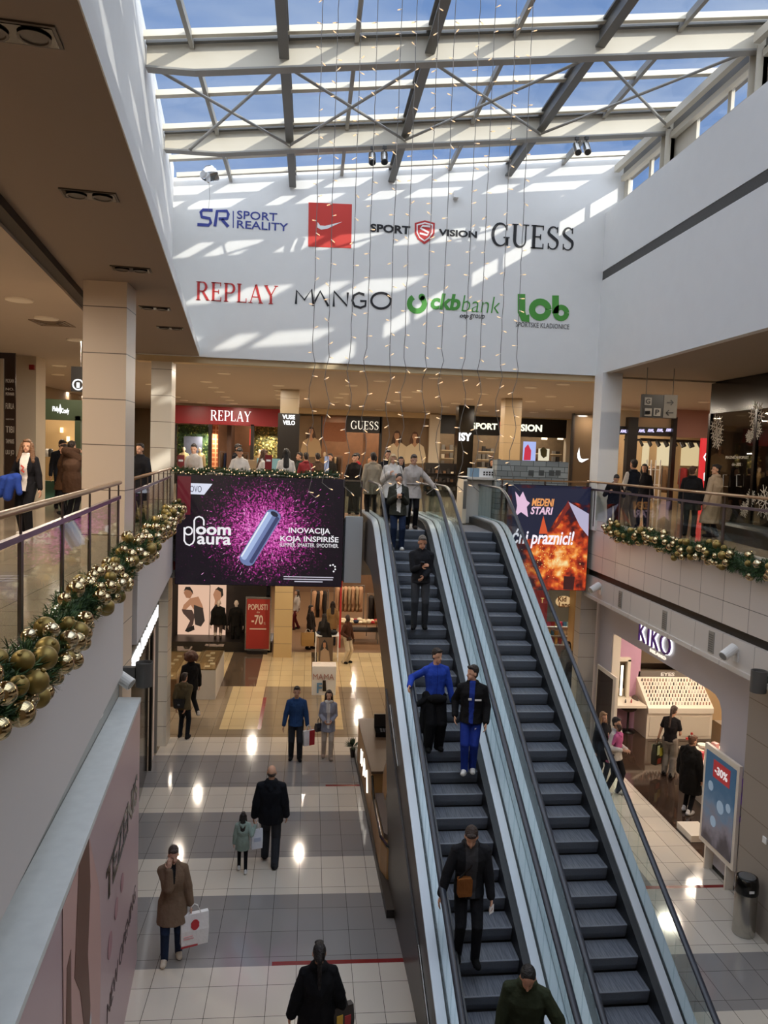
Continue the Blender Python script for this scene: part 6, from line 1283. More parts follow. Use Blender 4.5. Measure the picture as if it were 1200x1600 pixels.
# ================================================================ PEOPLE
REM = []
def remesh(o, vox, sm=4, marks=None): REM.append((o, vox, sm, marks)); return o
def finish_remesh():
    for o, vox, sm, mk in REM:
        m = o.modifiers.new('r', 'REMESH'); m.mode = 'VOXEL'; m.voxel_size = vox; m.use_smooth_shade = True
        s_ = o.modifiers.new('s', 'SMOOTH'); s_.iterations = sm; s_.factor = .5
    bpy.context.view_layer.update(); dg = bpy.context.evaluated_depsgraph_get(); new = []
    for o, vox, sm, mk in REM: new.append(bpy.data.meshes.new_from_object(o.evaluated_get(dg)))
    for (o, vox, sm, mk), me in zip(REM, new):
        mats = list(o.data.materials); o.modifiers.clear(); o.data = me; me.materials.clear()
        for m in mats: me.materials.append(m)
        n = len(me.polygons); me.polygons.foreach_set('use_smooth', [True] * n)
        if mk and n:
            cs = np.empty(n * 3); me.polygons.foreach_get('center', cs); cs = cs.reshape(-1, 3); mi = np.zeros(n, dtype=np.int32); mk(cs, mi); me.polygons.foreach_set('material_index', mi)
        me.update()
def ik(a, b, la, lb, pole):
    a, b = Vector(a), Vector(b); d = b - a; L_ = d.length; mxl = (la + lb) * .998
    if L_ > mxl: d = d * (mxl / L_); b = a + d; L_ = mxl
    L_ = max(L_, abs(la - lb) + .02); x = (la * la - lb * lb + L_ * L_) / (2 * L_); h = math.sqrt(max(la * la - x * x, 0)); u = d.normalized(); p = Vector(pole); p = (p - u * p.dot(u))
    p = p.normalized() if p.length > 1e-5 else V(0, 1, 0)
    return a + u * x + p * h, b
SKIN = '#c79a80'
def person(label, loc, yaw=0, h=1.72, lean=0, head=(0, 0), feet=((-.1, .02, 0), (.1, -.02, 0)), hands=None, top='#222222', kind='jacket', hem=None, front=None, fw=.05, hood=False, legs='#23252b', lw=1.0, shoes='#1c1c1e', hair='short', hc='#2a1d16', skin=SKIN, vox=.011, female=False, cat='person', name='person', group=None, palms=None, puff=0, scarf=None, curl=.5, kneel=0, sleeve=None, flo=-.12, drop=0):
    """figure facing local +Y; hands / feet are given in a 1.75 m body frame (left, right)"""
    s = h / 1.75; t = thing(name, label, cat, loc, yaw, group); K = lambda p: V(*p) * s
    sw = .168 if female else .19; hw = .092
    feet = [V(*f) for f in feet]; zp = min(.935, min(math.sqrt(max(.862 ** 2 - (f.x - (-hw if i == 0 else hw)) ** 2 - f.y ** 2, .1)) + f.z + .085 for i, f in enumerate(feet))) - drop
    P = V(0, 0, zp); ln = math.radians(lean); up = V(0, math.sin(ln), math.cos(ln)); fw_ = V(0, math.cos(ln), -math.sin(ln)); X_ = V(1, 0, 0)
    at = lambda u, f=0, x=0: P + up * u + fw_ * f + X_ * x
    neck = at(.545, -.01); Rh = Matrix.Rotation(math.radians(head[0]), 3, 'Z') @ Matrix.Rotation(-math.radians(head[1]) - ln * .6, 3, 'X'); hc_ = neck + (Rh @ V(0, .022, .145))
    HD = lambda x, y, z: hc_ + Rh @ V(x, y, z)
    hips = [P + V(-hw, 0, -.02), P + V(hw, 0, -.02)]; ank = [f + V(0, -.02, .085) for f in feet]
    knees = []
    for i in (0, 1): k_, a_ = ik(hips[i], ank[i], .435, .435, (0, 1, .05)); knees.append(k_); ank[i] = a_
    sh = [at(.447, 0, -sw * .93), at(.447, 0, sw * .93)]
    if hands is None: hands = ((-.27, .06, zp - .17), (.27, .06, zp - .17))
    hands = [V(*q_) for q_ in hands]; el = []
    for i in (0, 1):
        sg = -1 if i == 0 else 1; e_, w_ = ik(sh[i], hands[i], .285, .265, (sg * .4, -.45, -1) if hands[i].z > 1.2 else (sg * .45, -1, -.35)); el.append(e_); hands[i] = w_
    b = MB(); n = 10
    # head
    b.ell(HD(0, -.012, .022), (.073, .091, .098), Rh, 16, 12); b.ell(HD(0, .022, -.058), (.054, .062, .062), Rh, 14, 10); b.cap(HD(0, .076, .012), .009, HD(0, .097, -.03), .015, 8); b.cap(HD(0, .078, -.066), .012, HD(0, .072, -.098), .018, 8)
    for s_ in (-1, 1): b.ell(HD(s_ * .074, -.012, -.01), (.012, .022, .034), Rh, 8, 6)
    b.cap(at(.46, -.01), .062, HD(0, -.02, -.06), .052, n)
    # trunk
    tr = [(-.08, .135, .1), (0, .152, .108), (.14, .125 if female else .138, .092), (.28, .142 if female else .155, .105), (.38, .155 if female else .172, .1), (.45, .13, .08), (.52, .06, .055)]
    b.loft([[at(u, ry * math.sin(2 * PI * k / 16), rx * math.cos(2 * PI * k / 16)) for k in range(16)] for u, rx, ry in tr])
    if female: [b.ell(at(.33, .055, s_ * .07), .05, None, 10, 8) for s_ in (-1, 1)]
    for i in (0, 1):
        b.cap(sh[i], .044, el[i], .036, n); b.cap(el[i], .036, hands[i], .027, n); b.cap(hips[i], .085, knees[i], .056, n); b.cap(knees[i], .056, ank[i], .036, n)
        b.cap(ank[i] + V(0, -.02, -.03), .028, ank[i] + V(0, .09, -.05), .02, n)
        # hand: palm, four fingers, thumb from the side of the palm
        sg = -1 if i == 0 else 1; d = (hands[i] - el[i]).normalized(); nr = Vector(palms[i]) if palms and palms[i] else V(-sg, .15, 0); nr = (nr - d * nr.dot(d)).normalized(); sd = d.cross(nr).normalized()
        if sd.y < 0 and abs(sd.y) > .3: sd = -sd
        w = hands[i]; b.cap(w + d * .015, .026, w + d * .075, .034, 10, .5, sd)
        for f_, (o_, l_) in enumerate(((.027, .07), (.009, .078), (-.009, .074), (-.026, .058))):
            k0 = w + d * .092 + sd * o_; k1 = k0 + (d * math.cos(curl * .6) + nr * math.sin(curl * .6)) * l_ * .5; k2 = k1 + (d * math.cos(curl * 1.6) + nr * math.sin(curl * 1.6)) * l_ * .5; b.cap(k0 - d * .03, .0105, k1, .0098, 6); b.cap(k1, .0098, k2, .0085, 6)
        t0 = w + d * .03 + sd * .03; t1 = t0 + (d * .6 + sd * .55 + nr * .35).normalized() * .04; b.cap(t0, .013, t1, .0115, 6); b.cap(t1, .0115, t1 + (d * .85 + nr * .5).normalized() * .032, .0095, 6)
    b.v = [tuple(Vector(p) * s) for p in b.v]
    o = b.build('body', [cloth(skin, .04) if cat == 'person' else mat('mannequin_skin' + skin, skin, .5), mat('eye_dark', '#59463b', .4), mat('lip' + skin, '#9a5f52', .5), mat('brow_brown', '#8a6650', .8)], t, True, local=True)
    def marks(cs, mi):
        if cat != 'person': return
        Ri = np.array(Rh.transposed()); q_ = (cs / s - np.array(hc_)) @ Ri.T
        fr = q_[:, 1] > .05
        for s_ in (-1, 1):
            mi[fr & (((q_[:, 0] - s_ * .031) / .0125) ** 2 + ((q_[:, 2] - .002) / .0065) ** 2 < 1)] = 1
        mi[fr & ((q_[:, 0] / .024) ** 2 + ((q_[:, 2] + .066) / .008) ** 2 < 1)] = 2
    remesh(o, vox * .82, 3, marks)
    # garments
    def part(mb, nm, m, sm=4, vx=1.0, mk=None):
        mb.v = [tuple(Vector(p) * s) for p in mb.v]; o_ = mb.build(nm, m, t, True, local=True); remesh(o_, vox * vx, sm, mk); return o_
    pf = .018 + puff
    if kind == 'coat' or kind == 'puffer': pf += .012
    hz = hem if hem is not None else {'coat': .52, 'puffer': .5, 'jacket': .82, 'hoodie': .84, 'shirt': .86, 'tee': .88}[kind]
    g = MB(); rings = []
    zz = [z for z in np.linspace(hz, zp - .02, 4)] if hz < zp - .05 else []
    for z in zz:
        f_ = (zp - z) / .5; sx_ = .158 + pf + .03 * f_ + (.02 if kind == 'coat' else 0); sy_ = .115 + pf + .05 * f_
        mid = (knees[0] + knees[1]) / 2; oy = mid.y * min(1, (zp - z) / max(zp - knees[0].z, .1)) * .8
        rings.append([V(sx_ * math.cos(2 * PI * k / 18), oy + sy_ * math.sin(2 * PI * k / 18) * (1 + .05 * math.sin(k * 3.1 + z * 9)), z) for k in range(18)])
    us = [(max(0.02, hz - zp + .0) if not zz else .04, .155, .112), (.14, .13 if female else .145, .1), (.28, .15 if female else .165, .112 + (.03 if female else 0)), (.38, .165 if female else .182, .112), (.45, .158, .095), (.485, .115, .078), (.525, .072, .068)]
    for j, (u, rx, ry) in enumerate(us):
        e_ = pf * (1 if j < 4 else .7); rings.append([at(u, (ry + e_) * math.sin(2 * PI * k / 18) * (1 + .04 * math.sin(k * 2.7 + u * 30)), (rx + e_) * math.cos(2 * PI * k / 18)) for k in range(18)])
    g.loft(rings)
    slv = 1 if kind != 'tee' else .42
    for i in (0, 1):
        g.cap(at(.5, -.012, -.05 if i == 0 else .05), .045 + pf * .4, sh[i] + up * .004, .05 + pf * .7, n)
        g.cap(sh[i] - up * .015, .056 + pf * .7, el[i] if slv == 1 else sh[i].lerp(el[i], .6), .052 + pf * .8, n)
        if slv == 1: g.cap(el[i], .052 + pf * .8, el[i].lerp(hands[i], .93), .038 + pf * .7, n)
    if kind in ('jacket', 'coat', 'puffer', 'shirt'): g.tube([at(.525, .06 * math.sin(a_) - .012, .066 * math.cos(a_)) + V(0, 0, .012) for a_ in np.linspace(0, 2 * PI, 15)], .026 + pf * .5, 8)
    if hood or kind == 'hoodie': g.cap(at(.49, -.085, -.05), .055, at(.49, -.085, .05), .055, 10); g.cap(at(.44, -.115), .05, at(.52, -.07), .06, 10); g.tube([at(.515, .07 * math.sin(a_) - .01, .078 * math.cos(a_)) for a_ in np.linspace(-.6, PI + .6, 12)], .026, 8)
    def mk(cs, mi):
        if sleeve: mi[np.abs((cs / s - np.array(P))[:, 0]) > sw * .98] = 2
        if front is None: return
        q_ = cs / s; rel = q_ - np.array(P); u = rel @ np.array(up); f = rel @ np.array(fw_); mi[(np.abs(rel[:, 0]) < fw * (1 + .6 * np.clip(u, 0, .5))) & (f > .02) & (f < .17) & (u > flo)] = 1
    part(g, {'tee': 't_shirt', 'shirt': 'shirt', 'hoodie': 'hoodie', 'coat': 'coat', 'puffer': 'puffer_coat'}.get(kind, 'jacket'), [cloth(top), cloth(front or top), cloth(sleeve or top)], 4, 1, mk)
    g = MB(); g.loft([[at(u, ry * math.sin(2 * PI * k / 16), rx * math.cos(2 * PI * k / 16)) for k in range(16)] for u, rx, ry in ((-.13, .1, .085), (-.08, .155, .115), (0, .162, .117), (.1, .148, .105), (.13, .13, .09))])
    for i in (0, 1):
        g.cap(hips[i], .1 * (.6 + .4 * lw), knees[i], .074 * lw, n); g.cap(knees[i], .074 * lw, ank[i] + V(0, 0, -.03), .06 * lw, n)
    part(g, 'trousers', cloth(legs), 4)
    for i in (0, 1):
        g = MB(); a_ = ank[i]; fd = V((-.12 if i == 0 else .12), 1, 0).normalized(); g.cap(a_ + V(0, -.035, -.035), .052, a_ + fd * .14 + V(0, 0, -.045), .042, 10); g.cap(a_ + V(0, -.02, .01), .045, a_ + V(0, -.015, -.03), .048, 8); g.cap(a_ + V(0, -.045, -.068), .016, a_ + fd * .14 + V(0, 0, -.068), .016, 8); g.cap(a_ + V(-.03, 0, -.068), .016, a_ + fd * .11 + V(-.03, 0, -.068), .016, 8); g.cap(a_ + V(.03, 0, -.068), .016, a_ + fd * .11 + V(.03, 0, -.068), .016, 8)
        part(g, 'shoe', cloth(shoes, .06), 2, .9)
    if hair != 'none':
        g = MB(); hr = (.081, .094, .097)
        if hair == 'bald':
            g.ell(HD(0, -.04, -.018), (.0755, .066, .05), Rh, 16, 8)
        else:
            g.ell(HD(0, -.03, .04), hr, Rh, 16, 10); g.ell(HD(0, -.045, -.02), (.072, .06, .075), Rh, 14, 8)
            if hair != 'slick': g.ell(HD(0, .05, .095), (.062, .034, .028), Rh, 12, 6)
        bk = lambda u, f, x=0: at(u, f, x)
        if hair == 'long':
            g.cap(HD(0, -.06, .02), .08, bk(.36, -.115), .085, 12, .55, X_)
            for s_ in (-1, 1): g.cap(HD(s_ * .07, -.02, .03), .032, bk(.38, .02, s_ * .1), .04, 8)
        if hair == 'wavy':
            g.cap(HD(0, -.06, .02), .085, bk(.42, -.09), .11, 12, .6, X_)
            for s_ in (-1, 1): g.cap(HD(s_ * .078, -.01, .03), .04, bk(.43, .03, s_ * .13), .06, 8); g.ell(bk(.42, .04, s_ * .13), (.055, .05, .06), None, 8, 6)
        if hair == 'pony': g.cap(HD(0, -.105, .05), .03, HD(0, -.14, .0), .036, 8); g.cap(HD(0, -.14, .0), .036, bk(.3, -.15), .022, 8)
        if hair == 'bun': g.ell(HD(0, -.11, .07), .045, None, 10, 8)
        if hair == 'big': g.ell(HD(0, -.03, .04), (.17, .17, .16), None, 16, 10); [g.ell(HD(.13 * math.cos(k), -.04 + .12 * math.sin(k), .04 + .06 * math.sin(k * 3)), .075, None, 8, 6) for k in range(7)]
        if hair == 'tails': [g.cap(HD(s_ * .08, -.05, .06), .025, HD(s_ * .11, -.08, -.02), .018, 8) for s_ in (-1, 1)]
        part(g, 'hair', mat('hair_' + hc, hc, .55, bump=.8, bscale=45, var=.3), 3, .95)
    if scarf: g = MB(); g.tube([at(.535, .075 * math.sin(a_) - .005, .08 * math.cos(a_)) for a_ in np.linspace(0, 2 * PI, 15)], .04, 8); g.cap(at(.52, .1, .03), .045, at(.3, .14, .03), .04, 8, .5, X_); part(g, 'scarf', cloth(scarf), 4)
    W_ = WM[t]
    return dict(root=t, hand=[W_ @ (q_ * s) for q_ in hands], shoulder=[W_ @ (q_ * s) for q_ in sh], at=lambda u, f=0, x=0: W_ @ (at(u, f, x) * s), yaw=yaw, s=s, head=W_ @ (hc_ * s))
FACE = PI   # facing the viewer
# ---- on the ground floor
def bag(label, c, w, hgt, d, yaw, col, marks=(), handle='#d8d4ce', cat='bag', strap=True, name='shopping_bag'):
    c = Vector(c); t = thing(name, label, cat, c, yaw); mb = MB()
    mb.loft([[V(x * w / 2 * k, y * d / 2 * k2, z) for x, y in ((-1, -1), (1, -1), (1, 1), (-1, 1))] for z, k, k2 in ((-hgt, .94, 1), (-hgt * .5, 1, 1.08), (0, 1, .55))]); mb.build('body', mat('bag' + col, col, .5, bump=.3, bscale=12), t, local=True)
    if strap:
        for s_ in (-1, 1): mb = MB(); mb.tube([V(-w * .22, s_ * d * .25, -.01), V(-w * .12, s_ * d * .12, .1), V(0, 0, .13), V(w * .12, s_ * d * .12, .1), V(w * .22, s_ * d * .25, -.01)], .006, 6); mb.build('handle', mat('bag_handle' + handle, handle, .5), t, local=True)
    for (x0, x1, z0, z1, m_) in marks:
        for s_ in (-1, 1):
            mb = MB(); cx_, cz_, rx_, rz_ = (x0 + x1) / 2 * w, -hgt + (z0 + z1) / 2 * hgt, (x1 - x0) / 2 * w, (z1 - z0) / 2 * hgt
            if m_ == '#c02a30': mb.prism([V(cx_ + rx_ * math.cos(k * PI / 8) * (1 + .12 * (k % 2)), s_ * d * .56 - .004, cz_ + rz_ * math.sin(k * PI / 8)) for k in range(16)], V(0, .008, 0))
            else: mb.box(x0 * w, x1 * w, s_ * d * .56 - .004, s_ * d * .56 + .004, -hgt + z0 * hgt, -hgt + z1 * hgt)
            mb.build('print', mat('print' + m_, m_, .5), t, local=True)
    return t
p = person('woman in a camel coat with a hand at her mouth, carrying a big white bag', gz(268, 1497, 0), FACE + .15, 1.7, head=(8, 12), feet=((-.1, -.06, 0), (.1, .1, 0)), hands=((-.28, .06, .74), (.05, .15, 1.45)), top='#75604e', kind='coat', hem=.62, front='#1b1a1c', fw=.03, flo=.3, legs='#1f2c44', shoes='#cfc3b2', hair='pony', hc='#33241d', female=True, scarf=None, vox=.009, palms=(None, (0, -1, .2)), skin='#c9a08a')
bag('large white carrier bag with a red rose print held by the woman in camel', p['hand'][0] + V(.06, -.02, -.12), .4, .46, .13, FACE + .35, '#e9e7e6', ((-.14, .14, .52, .86, '#c02a30'), (.05, .4, .26, .29, '#d9a0a0'), (.08, .4, .34, .36, '#d9a0a0'), (-.1, .5, .0, .05, '#a82a30')))
man = person('tall balding man in a black jacket seen from behind, holding the little girl', gz(421, 1350, 0), -.05, 1.82, feet=((-.1, .18, .02), (.1, -.12, 0)), hands=((-.3, .03, .74), (.27, .08, .76)), top='#14161c', kind='jacket', hem=.74, puff=.03, legs='#2f3136', lw=1.2, shoes='#2a2a2c', hair='bald', hc='#3a2e26', vox=.01, hood=True)
girl = person('little girl in a mint padded jacket and black leggings holding the hand of the man', gz(378, 1362, 0), .05, 1.08, feet=((-.09, .1, .02), (.1, -.1, 0)), hands=((-.24, .02, .8), (.34, .04, 1.33)), top='#8fa096', kind='puffer', hem=.64, hood=True, legs='#15151a', lw=.85, shoes='#d8d6d4', hair='long', hc='#1c1512', vox=.009, female=True)
bag('small white plastic bag hanging between the little girl and the man', girl['hand'][1] + V(.03, .06, -.1), .2, .34, .08, .3, '#dfe2ea', ((-.3, .3, .4, .6, '#b9c4d8'),))
p = person('bearded man in a blue hoodie walking towards the viewer beside the woman in lilac', gz(461, 1187, 0), FACE, 1.8, feet=((-.1, .04, 0), (.1, -.04, 0)), hands=((-.28, .06, .76), (.3, .08, .76)), top='#27426b', kind='hoodie', legs='#2b2c30', lw=1.1, shoes='#18181a', hair='short', hc='#1d1613', vox=.01)
bag('white and red paper bag in the hand of the man in the blue hoodie', p['hand'][0] + V(.03, -.05, -.1), .28, .36, .1, .5, '#e4dfde', ((.0, .5, .0, 1, '#b0262e'),))
p = person('woman in a lilac grey jacket and pale trousers, hands together, walking to the viewer', gz(511, 1184, 0), FACE, 1.68, feet=((-.08, .12, 0), (.09, -.08, 0)), hands=((-.08, .2, 1.02), (.1, .2, 1.02)), top='#8f8f9b', kind='jacket', hem=.72, front='#d8d2cc', fw=.03, legs='#bdae9f', shoes='#a08c80', hair='long', hc='#2c1c18', female=True, vox=.01, scarf='#cfc6c0')
bag('dark shoulder bag on the hip of the woman in lilac', p['at'](-.02, .02, .22), .22, .2, .1, FACE + .6, '#2b2a32', (), '#2b2a32', name='handbag')
p = person('young man with a khaki jacket and cross-body bag, back turned, by the jewellery counter', gz(286, 1153, 0), -.2, 1.7, head=(-15, 5), feet=((-.1, .06, 0), (.13, -.04, 0)), hands=((-.16, -.14, .86), (.1, -.16, .84)), top='#5d5038', kind='jacket', hem=.78, puff=.015, legs='#14161c', shoes='#1a1a1c', hair='short', hc='#33241c', vox=.01, hood=True)
bag('black cross-body bag on the back of the young man in khaki', p['at'](.16, -.17, -.05), .28, .22, .1, -.2, '#151416', ((-.1, .1, .3, .5, '#6a6a6c'),), '#151416', strap=False, name='crossbody_bag')
person('person in black with a big mass of auburn curls, behind the young man in khaki', gz(297, 1122, 0), .5, 1.82, head=(-40, 0), feet=((-.09, .05, 0), (.13, -.22, .12)), top='#141316', kind='jacket', hem=.74, puff=.02, legs='#121216', shoes='#c8c2bc', hair='big', hc='#4a2414', vox=.012)
p = person('woman in black with long dark hair walking away at the bottom edge', V(.27, 8.55, 0), .05, 1.7, hands=((-.33, .02, .8), (.3, .05, .86)), top='#0f0f12', kind='coat', hem=.6, puff=.02, legs='#101014', hair='pony', hc='#17100d', female=True, vox=.009)
bag('colourful patterned handbag of the woman in black at the bottom edge', p['at'](.0, .02, .3), .26, .3, .14, .4, '#3a3430', ((-.4, -.1, .2, .8, '#c8a03a'), (0, .3, .3, .7, '#a83a3a'), (.1, .4, .0, .25, '#3a7a8a')), '#2a2422', name='handbag')
# ---- in the clothes shop at the back
person('shopper in a white top and dark red trousers at the edge of the yellow pillar', gz(463, 983, 0), PI / 2 + .3, 1.68, feet=((-.09, .16, 0), (.09, -.1, 0)), top='#b7aca2', kind='jacket', legs='#5a1f22', hair='long', hc='#2a1d16', female=True, vox=.014)
p = person('woman in black with long hair holding a large tan bag in the clothes shop', gz(484, 1014, 0), -PI / 2 - .4, 1.68, feet=((-.09, .08, 0), (.09, -.06, 0)), hands=((-.3, .08, .76), (.24, .14, .8)), top='#241d1a', kind='coat', hem=.72, legs='#17151a', hair='long', hc='#1d1411', female=True, vox=.014)
bag('large tan paper bag carried by the woman in the clothes shop', p['hand'][1] + V(-.12, -.12, -.1), .48, .5, .15, .15, '#a8834e')
person('shopper in a dark coat beside the narrow white table', gz(505, 1032, 0), -.6, 1.7, top='#1c1917', kind='coat', hem=.6, legs='#141318', hair='long', hc='#1d1411', female=True, vox=.014)
person('person in a tan coat browsing near the clothes shop table', gz(518, 1008, 0), 0, 1.72, top='#9a7c52', kind='coat', hem=.66, legs='#1b1a1e', hair='long', hc='#2a1c15', female=True, vox=.014)
person('mannequin in a brown jacket and pale trousers at the clothes shop entrance', gz(541, 1036, 0), -2.2, 1.75, hands=((-.3, .08, .8), (.26, .2, 1.0)), top='#4a2c1f', kind='jacket', hem=.84, legs='#cbbba0', lw=1.15, shoes='#15130f', hair='none', skin='#3a2a22', cat='mannequin', name='mannequin', vox=.013)
person('mannequin in a short black dress before the lit posters', V(gy(341, 990, 28.9).x, 28.9, .0), FACE, 1.8, top='#15130f', kind='coat', hem=.85, legs='#5a4a42', lw=.75, shoes='#15130f', hair='none', skin='#e6d2bf', cat='mannequin', name='mannequin', vox=.013, female=True)
person('mannequin in black trousers and jacket between the posters and the red poster', V(gy(368, 1000, 28.8).x, 28.8, 0), FACE, 1.82, top='#1a1714', kind='jacket', legs='#15130f', shoes='#d8c8b8', hair='none', skin='#e6d2bf', cat='mannequin', name='mannequin', vox=.013)
# ---- in and around the cosmetics shop
p = person('woman in a black t-shirt and light jeans at the island table of the cosmetics shop', gz(1043, 1212, 0), -.75, 1.7, lean=8, head=(-10, 20), feet=((-.1, .06, 0), (.1, -.04, 0)), hands=((-.3, .06, .84), (.16, .3, 1.0)), top='#1a1719', kind='tee', legs='#8f877d', lw=1.25, shoes='#2a2625', hair='pony', hc='#3a261b', female=True, vox=.01)
bag('yellow and dark patterned tote bag held by the woman in the black t-shirt', p['hand'][0] + V(-.03, -.05, -.1), .3, .5, .13, .6, '#2f2e22', ((-.4, -.05, .5, .95, '#c8cf9a'), (.0, .4, .4, .8, '#b8b040'), (-.3, .2, .05, .3, '#a0402a')), '#2f2e22')
person('woman in a long black puffer coat and white trainers by the discount poster', gz(1073, 1270, 0), -1.0, 1.7, head=(-20, 12), feet=((-.09, .08, 0), (.09, -.06, 0)), top='#131110', kind='puffer', hem=.46, puff=.035, hood=True, legs='#141318', lw=.85, shoes='#ddd6d2', hair='bun', hc='#5a3a26', female=True, vox=.01)
dad = person('man in a white jacket and black trousers carrying a small girl in pink', gz(957, 1240, 0), -2.4, 1.75, feet=((-.1, .1, 0), (.1, -.1, 0)), hands=((-.02, .26, 1.08), (.2, .24, 1.12)), top='#b9b4ae', kind='jacket', legs='#17171b', shoes='#cfc7c0', hair='short', hc='#1d1511', vox=.01)
p0 = gy(962, 1192, dad['root'].location.y - .12)
person('toddler in a pink padded jacket held in the arms of the man', V(p0.x + .03, p0.y, p0.z - .22), .6, 1.08, feet=((-.12, .22, .3), (.12, .22, .3)), hands=((-.2, .24, 1.3), (.2, .24, 1.3)), top='#b45a86', kind='puffer', hem=.75, hood=True, legs='#d8d2cc', shoes='#b85a78', hair='tails', hc='#3d281d', vox=.009, drop=.0)
person('woman in a dark coat with fair hair, behind the handrail beside the man in white', gz(937, 1225, 0), -2.8, 1.7, feet=((-.08, .05, 0), (.09, -.05, 0)), top='#17151a', kind='coat', hem=.62, legs='#15141a', hair='long', hc='#8a6a4a', female=True, vox=.011)
person('shop assistant in a dark red jumper half hidden by the cosmetics shop front', V(10.9, 17.2, 0), 2.4, 1.72, top='#5a151d', kind='shirt', hem=.86, legs='#2a2626', hair='pony', hc='#2a1d16', female=True, vox=.012, hands=((-.2, .3, 1.0), (.2, .3, 1.0)))
for px, py, lb, c in ((885, 1060, 'shopper in grey standing before the toy shop under the fiery screen', '#5a5550'), (893, 1090, 'shopper in a dark coat nearer the escalator before the toy shop', '#1f1b1c')):
    person(lb, V(gy(px, py, 23.5 if px == 885 else 22).x, 23.5 if px == 885 else 22, 0), PI * .8, 1.68, top=c, kind='coat', hem=.7, legs='#1b1a1e', hair='long', hc='#33241c', female=True, vox=.014)
# ---- on the left escalator
def esc(px, y, dx=0):
    x0 = gy(px, 1000, y).x; z = esc_z(y); q_ = gy(px, 900, y); return V(px, y, z)
p = person('man in a dark shirt and grey jeans looking at his phone on the left escalator', V(2.17, 14.45, esc_z(14.45)), FACE - .1, 1.8, head=(5, 16), feet=((-.1, .06, 0), (.1, .1, 0)), hands=((-.04, .24, 1.0), (.0, .28, 1.2)), top='#1a1b20', kind='shirt', hem=.86, legs='#33353a', shoes='#141416', hair='short', hc='#5f5750', skin='#b98a70', vox=.009)
def phone(label, pr, i, col='#121318'):
    c = pr['hand'][i] + V(0, -.07, .05); t = thing('mobile_phone', label, 'phone', c, pr['yaw']); mb = MB(); mb.obox((0, 0, 0), (.036, 0, 0), (0, .055, .05), (0, -.003, .0035)); mb.build('body', mat('phone' + col, col, .2), t, local=True); mb = MB(); mb.obox((0, -.004, .005), (.032, 0, 0), (0, .05, .045), (0, -.0015, .0018)); mb.build('screen', mat('phone_screen', '#3c4658', .1), t, local=True)
phone('black phone in the hand of the man in the dark shirt', p, 1)
p = person('boy in a bright blue zipped top and black trousers on the left escalator', V(2.1, 11.95, esc_z(11.95)), FACE + .1, 1.66, head=(25, 5), feet=((-.1, .02, 0), (.1, .06, 0)), hands=((-.3, .08, .82), (.48, .12, 1.14)), top='#233f9e', kind='hoodie', hem=.9, front='#1b2f7c', fw=.006, legs='#0e0e11', lw=1.45, shoes='#141416', hair='short', hc='#20150f', vox=.009)
phone('green cased phone in the lowered hand of the boy in blue', p, 0, '#1f6a5a')
c = p['at'](-.02, .13, .0); t = thing('waist_bag', 'black waist bag worn in front by the boy in blue', 'bag', c, FACE); mb = MB(); mb.ell((0, 0, 0), (.17, .06, .08), None, 14, 8); mb.build('body', cloth('#121214'), t, True, local=True); mb = MB(); mb.tube([V(.17 * math.cos(a_), -.12 + .125 * math.sin(a_), .02) for a_ in np.linspace(0, 2 * PI, 24)], .015, 6); mb.build('strap', cloth('#121214'), t, True, local=True)
c = p['at'](-.02, .06, .17); t = thing('coat', 'black coat hanging down beside the boy in blue on the escalator', 'coat', c); mb = MB(); mb.cap((0, 0, .05), .07, (-.02, .02, -.5), .09, 12, .6); mb.cap((.05, .0, .02), .06, (-.12, 0, -.1), .05, 10); remesh(mb.build('fabric', cloth('#17171a'), t, True, local=True), .013, 4)
p = person('boy in a black jacket and blue tracksuit on the left escalator', V(2.62, 11.55, esc_z(11.55)), FACE - .25, 1.7, head=(-50, 0), feet=((-.05, .0, 0), (.07, .1, 0)), hands=((-.24, .14, .88), (.26, .04, .92)), top='#121215', kind='jacket', hem=.84, front='#1f3382', fw=.035, puff=.01, legs='#1d3284', lw=1.05, shoes='#d9d6d2', hair='short', hc='#20150f', vox=.009)
for nm, u, f, x, w, hh in (('logo_print', .3, .142, .03, .025, .015), ('logo_print', .3, .15, -.1, .05, .012), ('logo_print', -.18, .115, -.09, .025, .015)):
    c = p['at'](u, f, x); mb = MB(); mb.box(c.x - w, c.x + w, c.y - .012, c.y, c.z - hh, c.z + hh); mb.build(nm, mat('logo_pale', '#d8d4d2', .6), p['root'])
p = person('man in a black jacket with a brown pouch holding the left handrail', V(2.14, 9.15, esc_z(9.15)), FACE - .05, 1.82, head=(-10, 30), lean=4, feet=((-.1, .1, -.0), (.1, .0, 0)), hands=((-.26, .12, .8), (.36, .1, .82)), top='#1b1c20', kind='jacket', hem=.84, front='#3a3a3d', fw=.06, hood=True, legs='#1b1c20', shoes='#101012', hair='short', hc='#2c1d15', vox=.009, puff=.008)
c = p['at'](.08, .17, .08); t = thing('crossbody_pouch', 'brown suede pouch hanging in front of the man in the black jacket', 'bag', c, FACE + .1); mb = MB(); mb.loft([[V(x * .09 * k, y * .035, z) for x, y in ((-1, -1), (1, -1), (1, 1), (-1, 1))] for z, k in ((-.11, .9), (-.08, 1), (.1, 1), (.12, .85))]); mb.build('body', cloth('#7a4a22'), t, local=True); mb = MB(); mb.box(-.088, .088, -.042, -.034, .0, .12); mb.build('flap', cloth('#6a3e1c'), t, local=True); mb = MB(); mb.tube([V(.08, .0, .11), V(-.06, .0, .24), V(-.17, -.05, .36), V(-.2, -.16, .4)], .012, 6); mb.build('strap', cloth('#1a1614'), t, local=True)
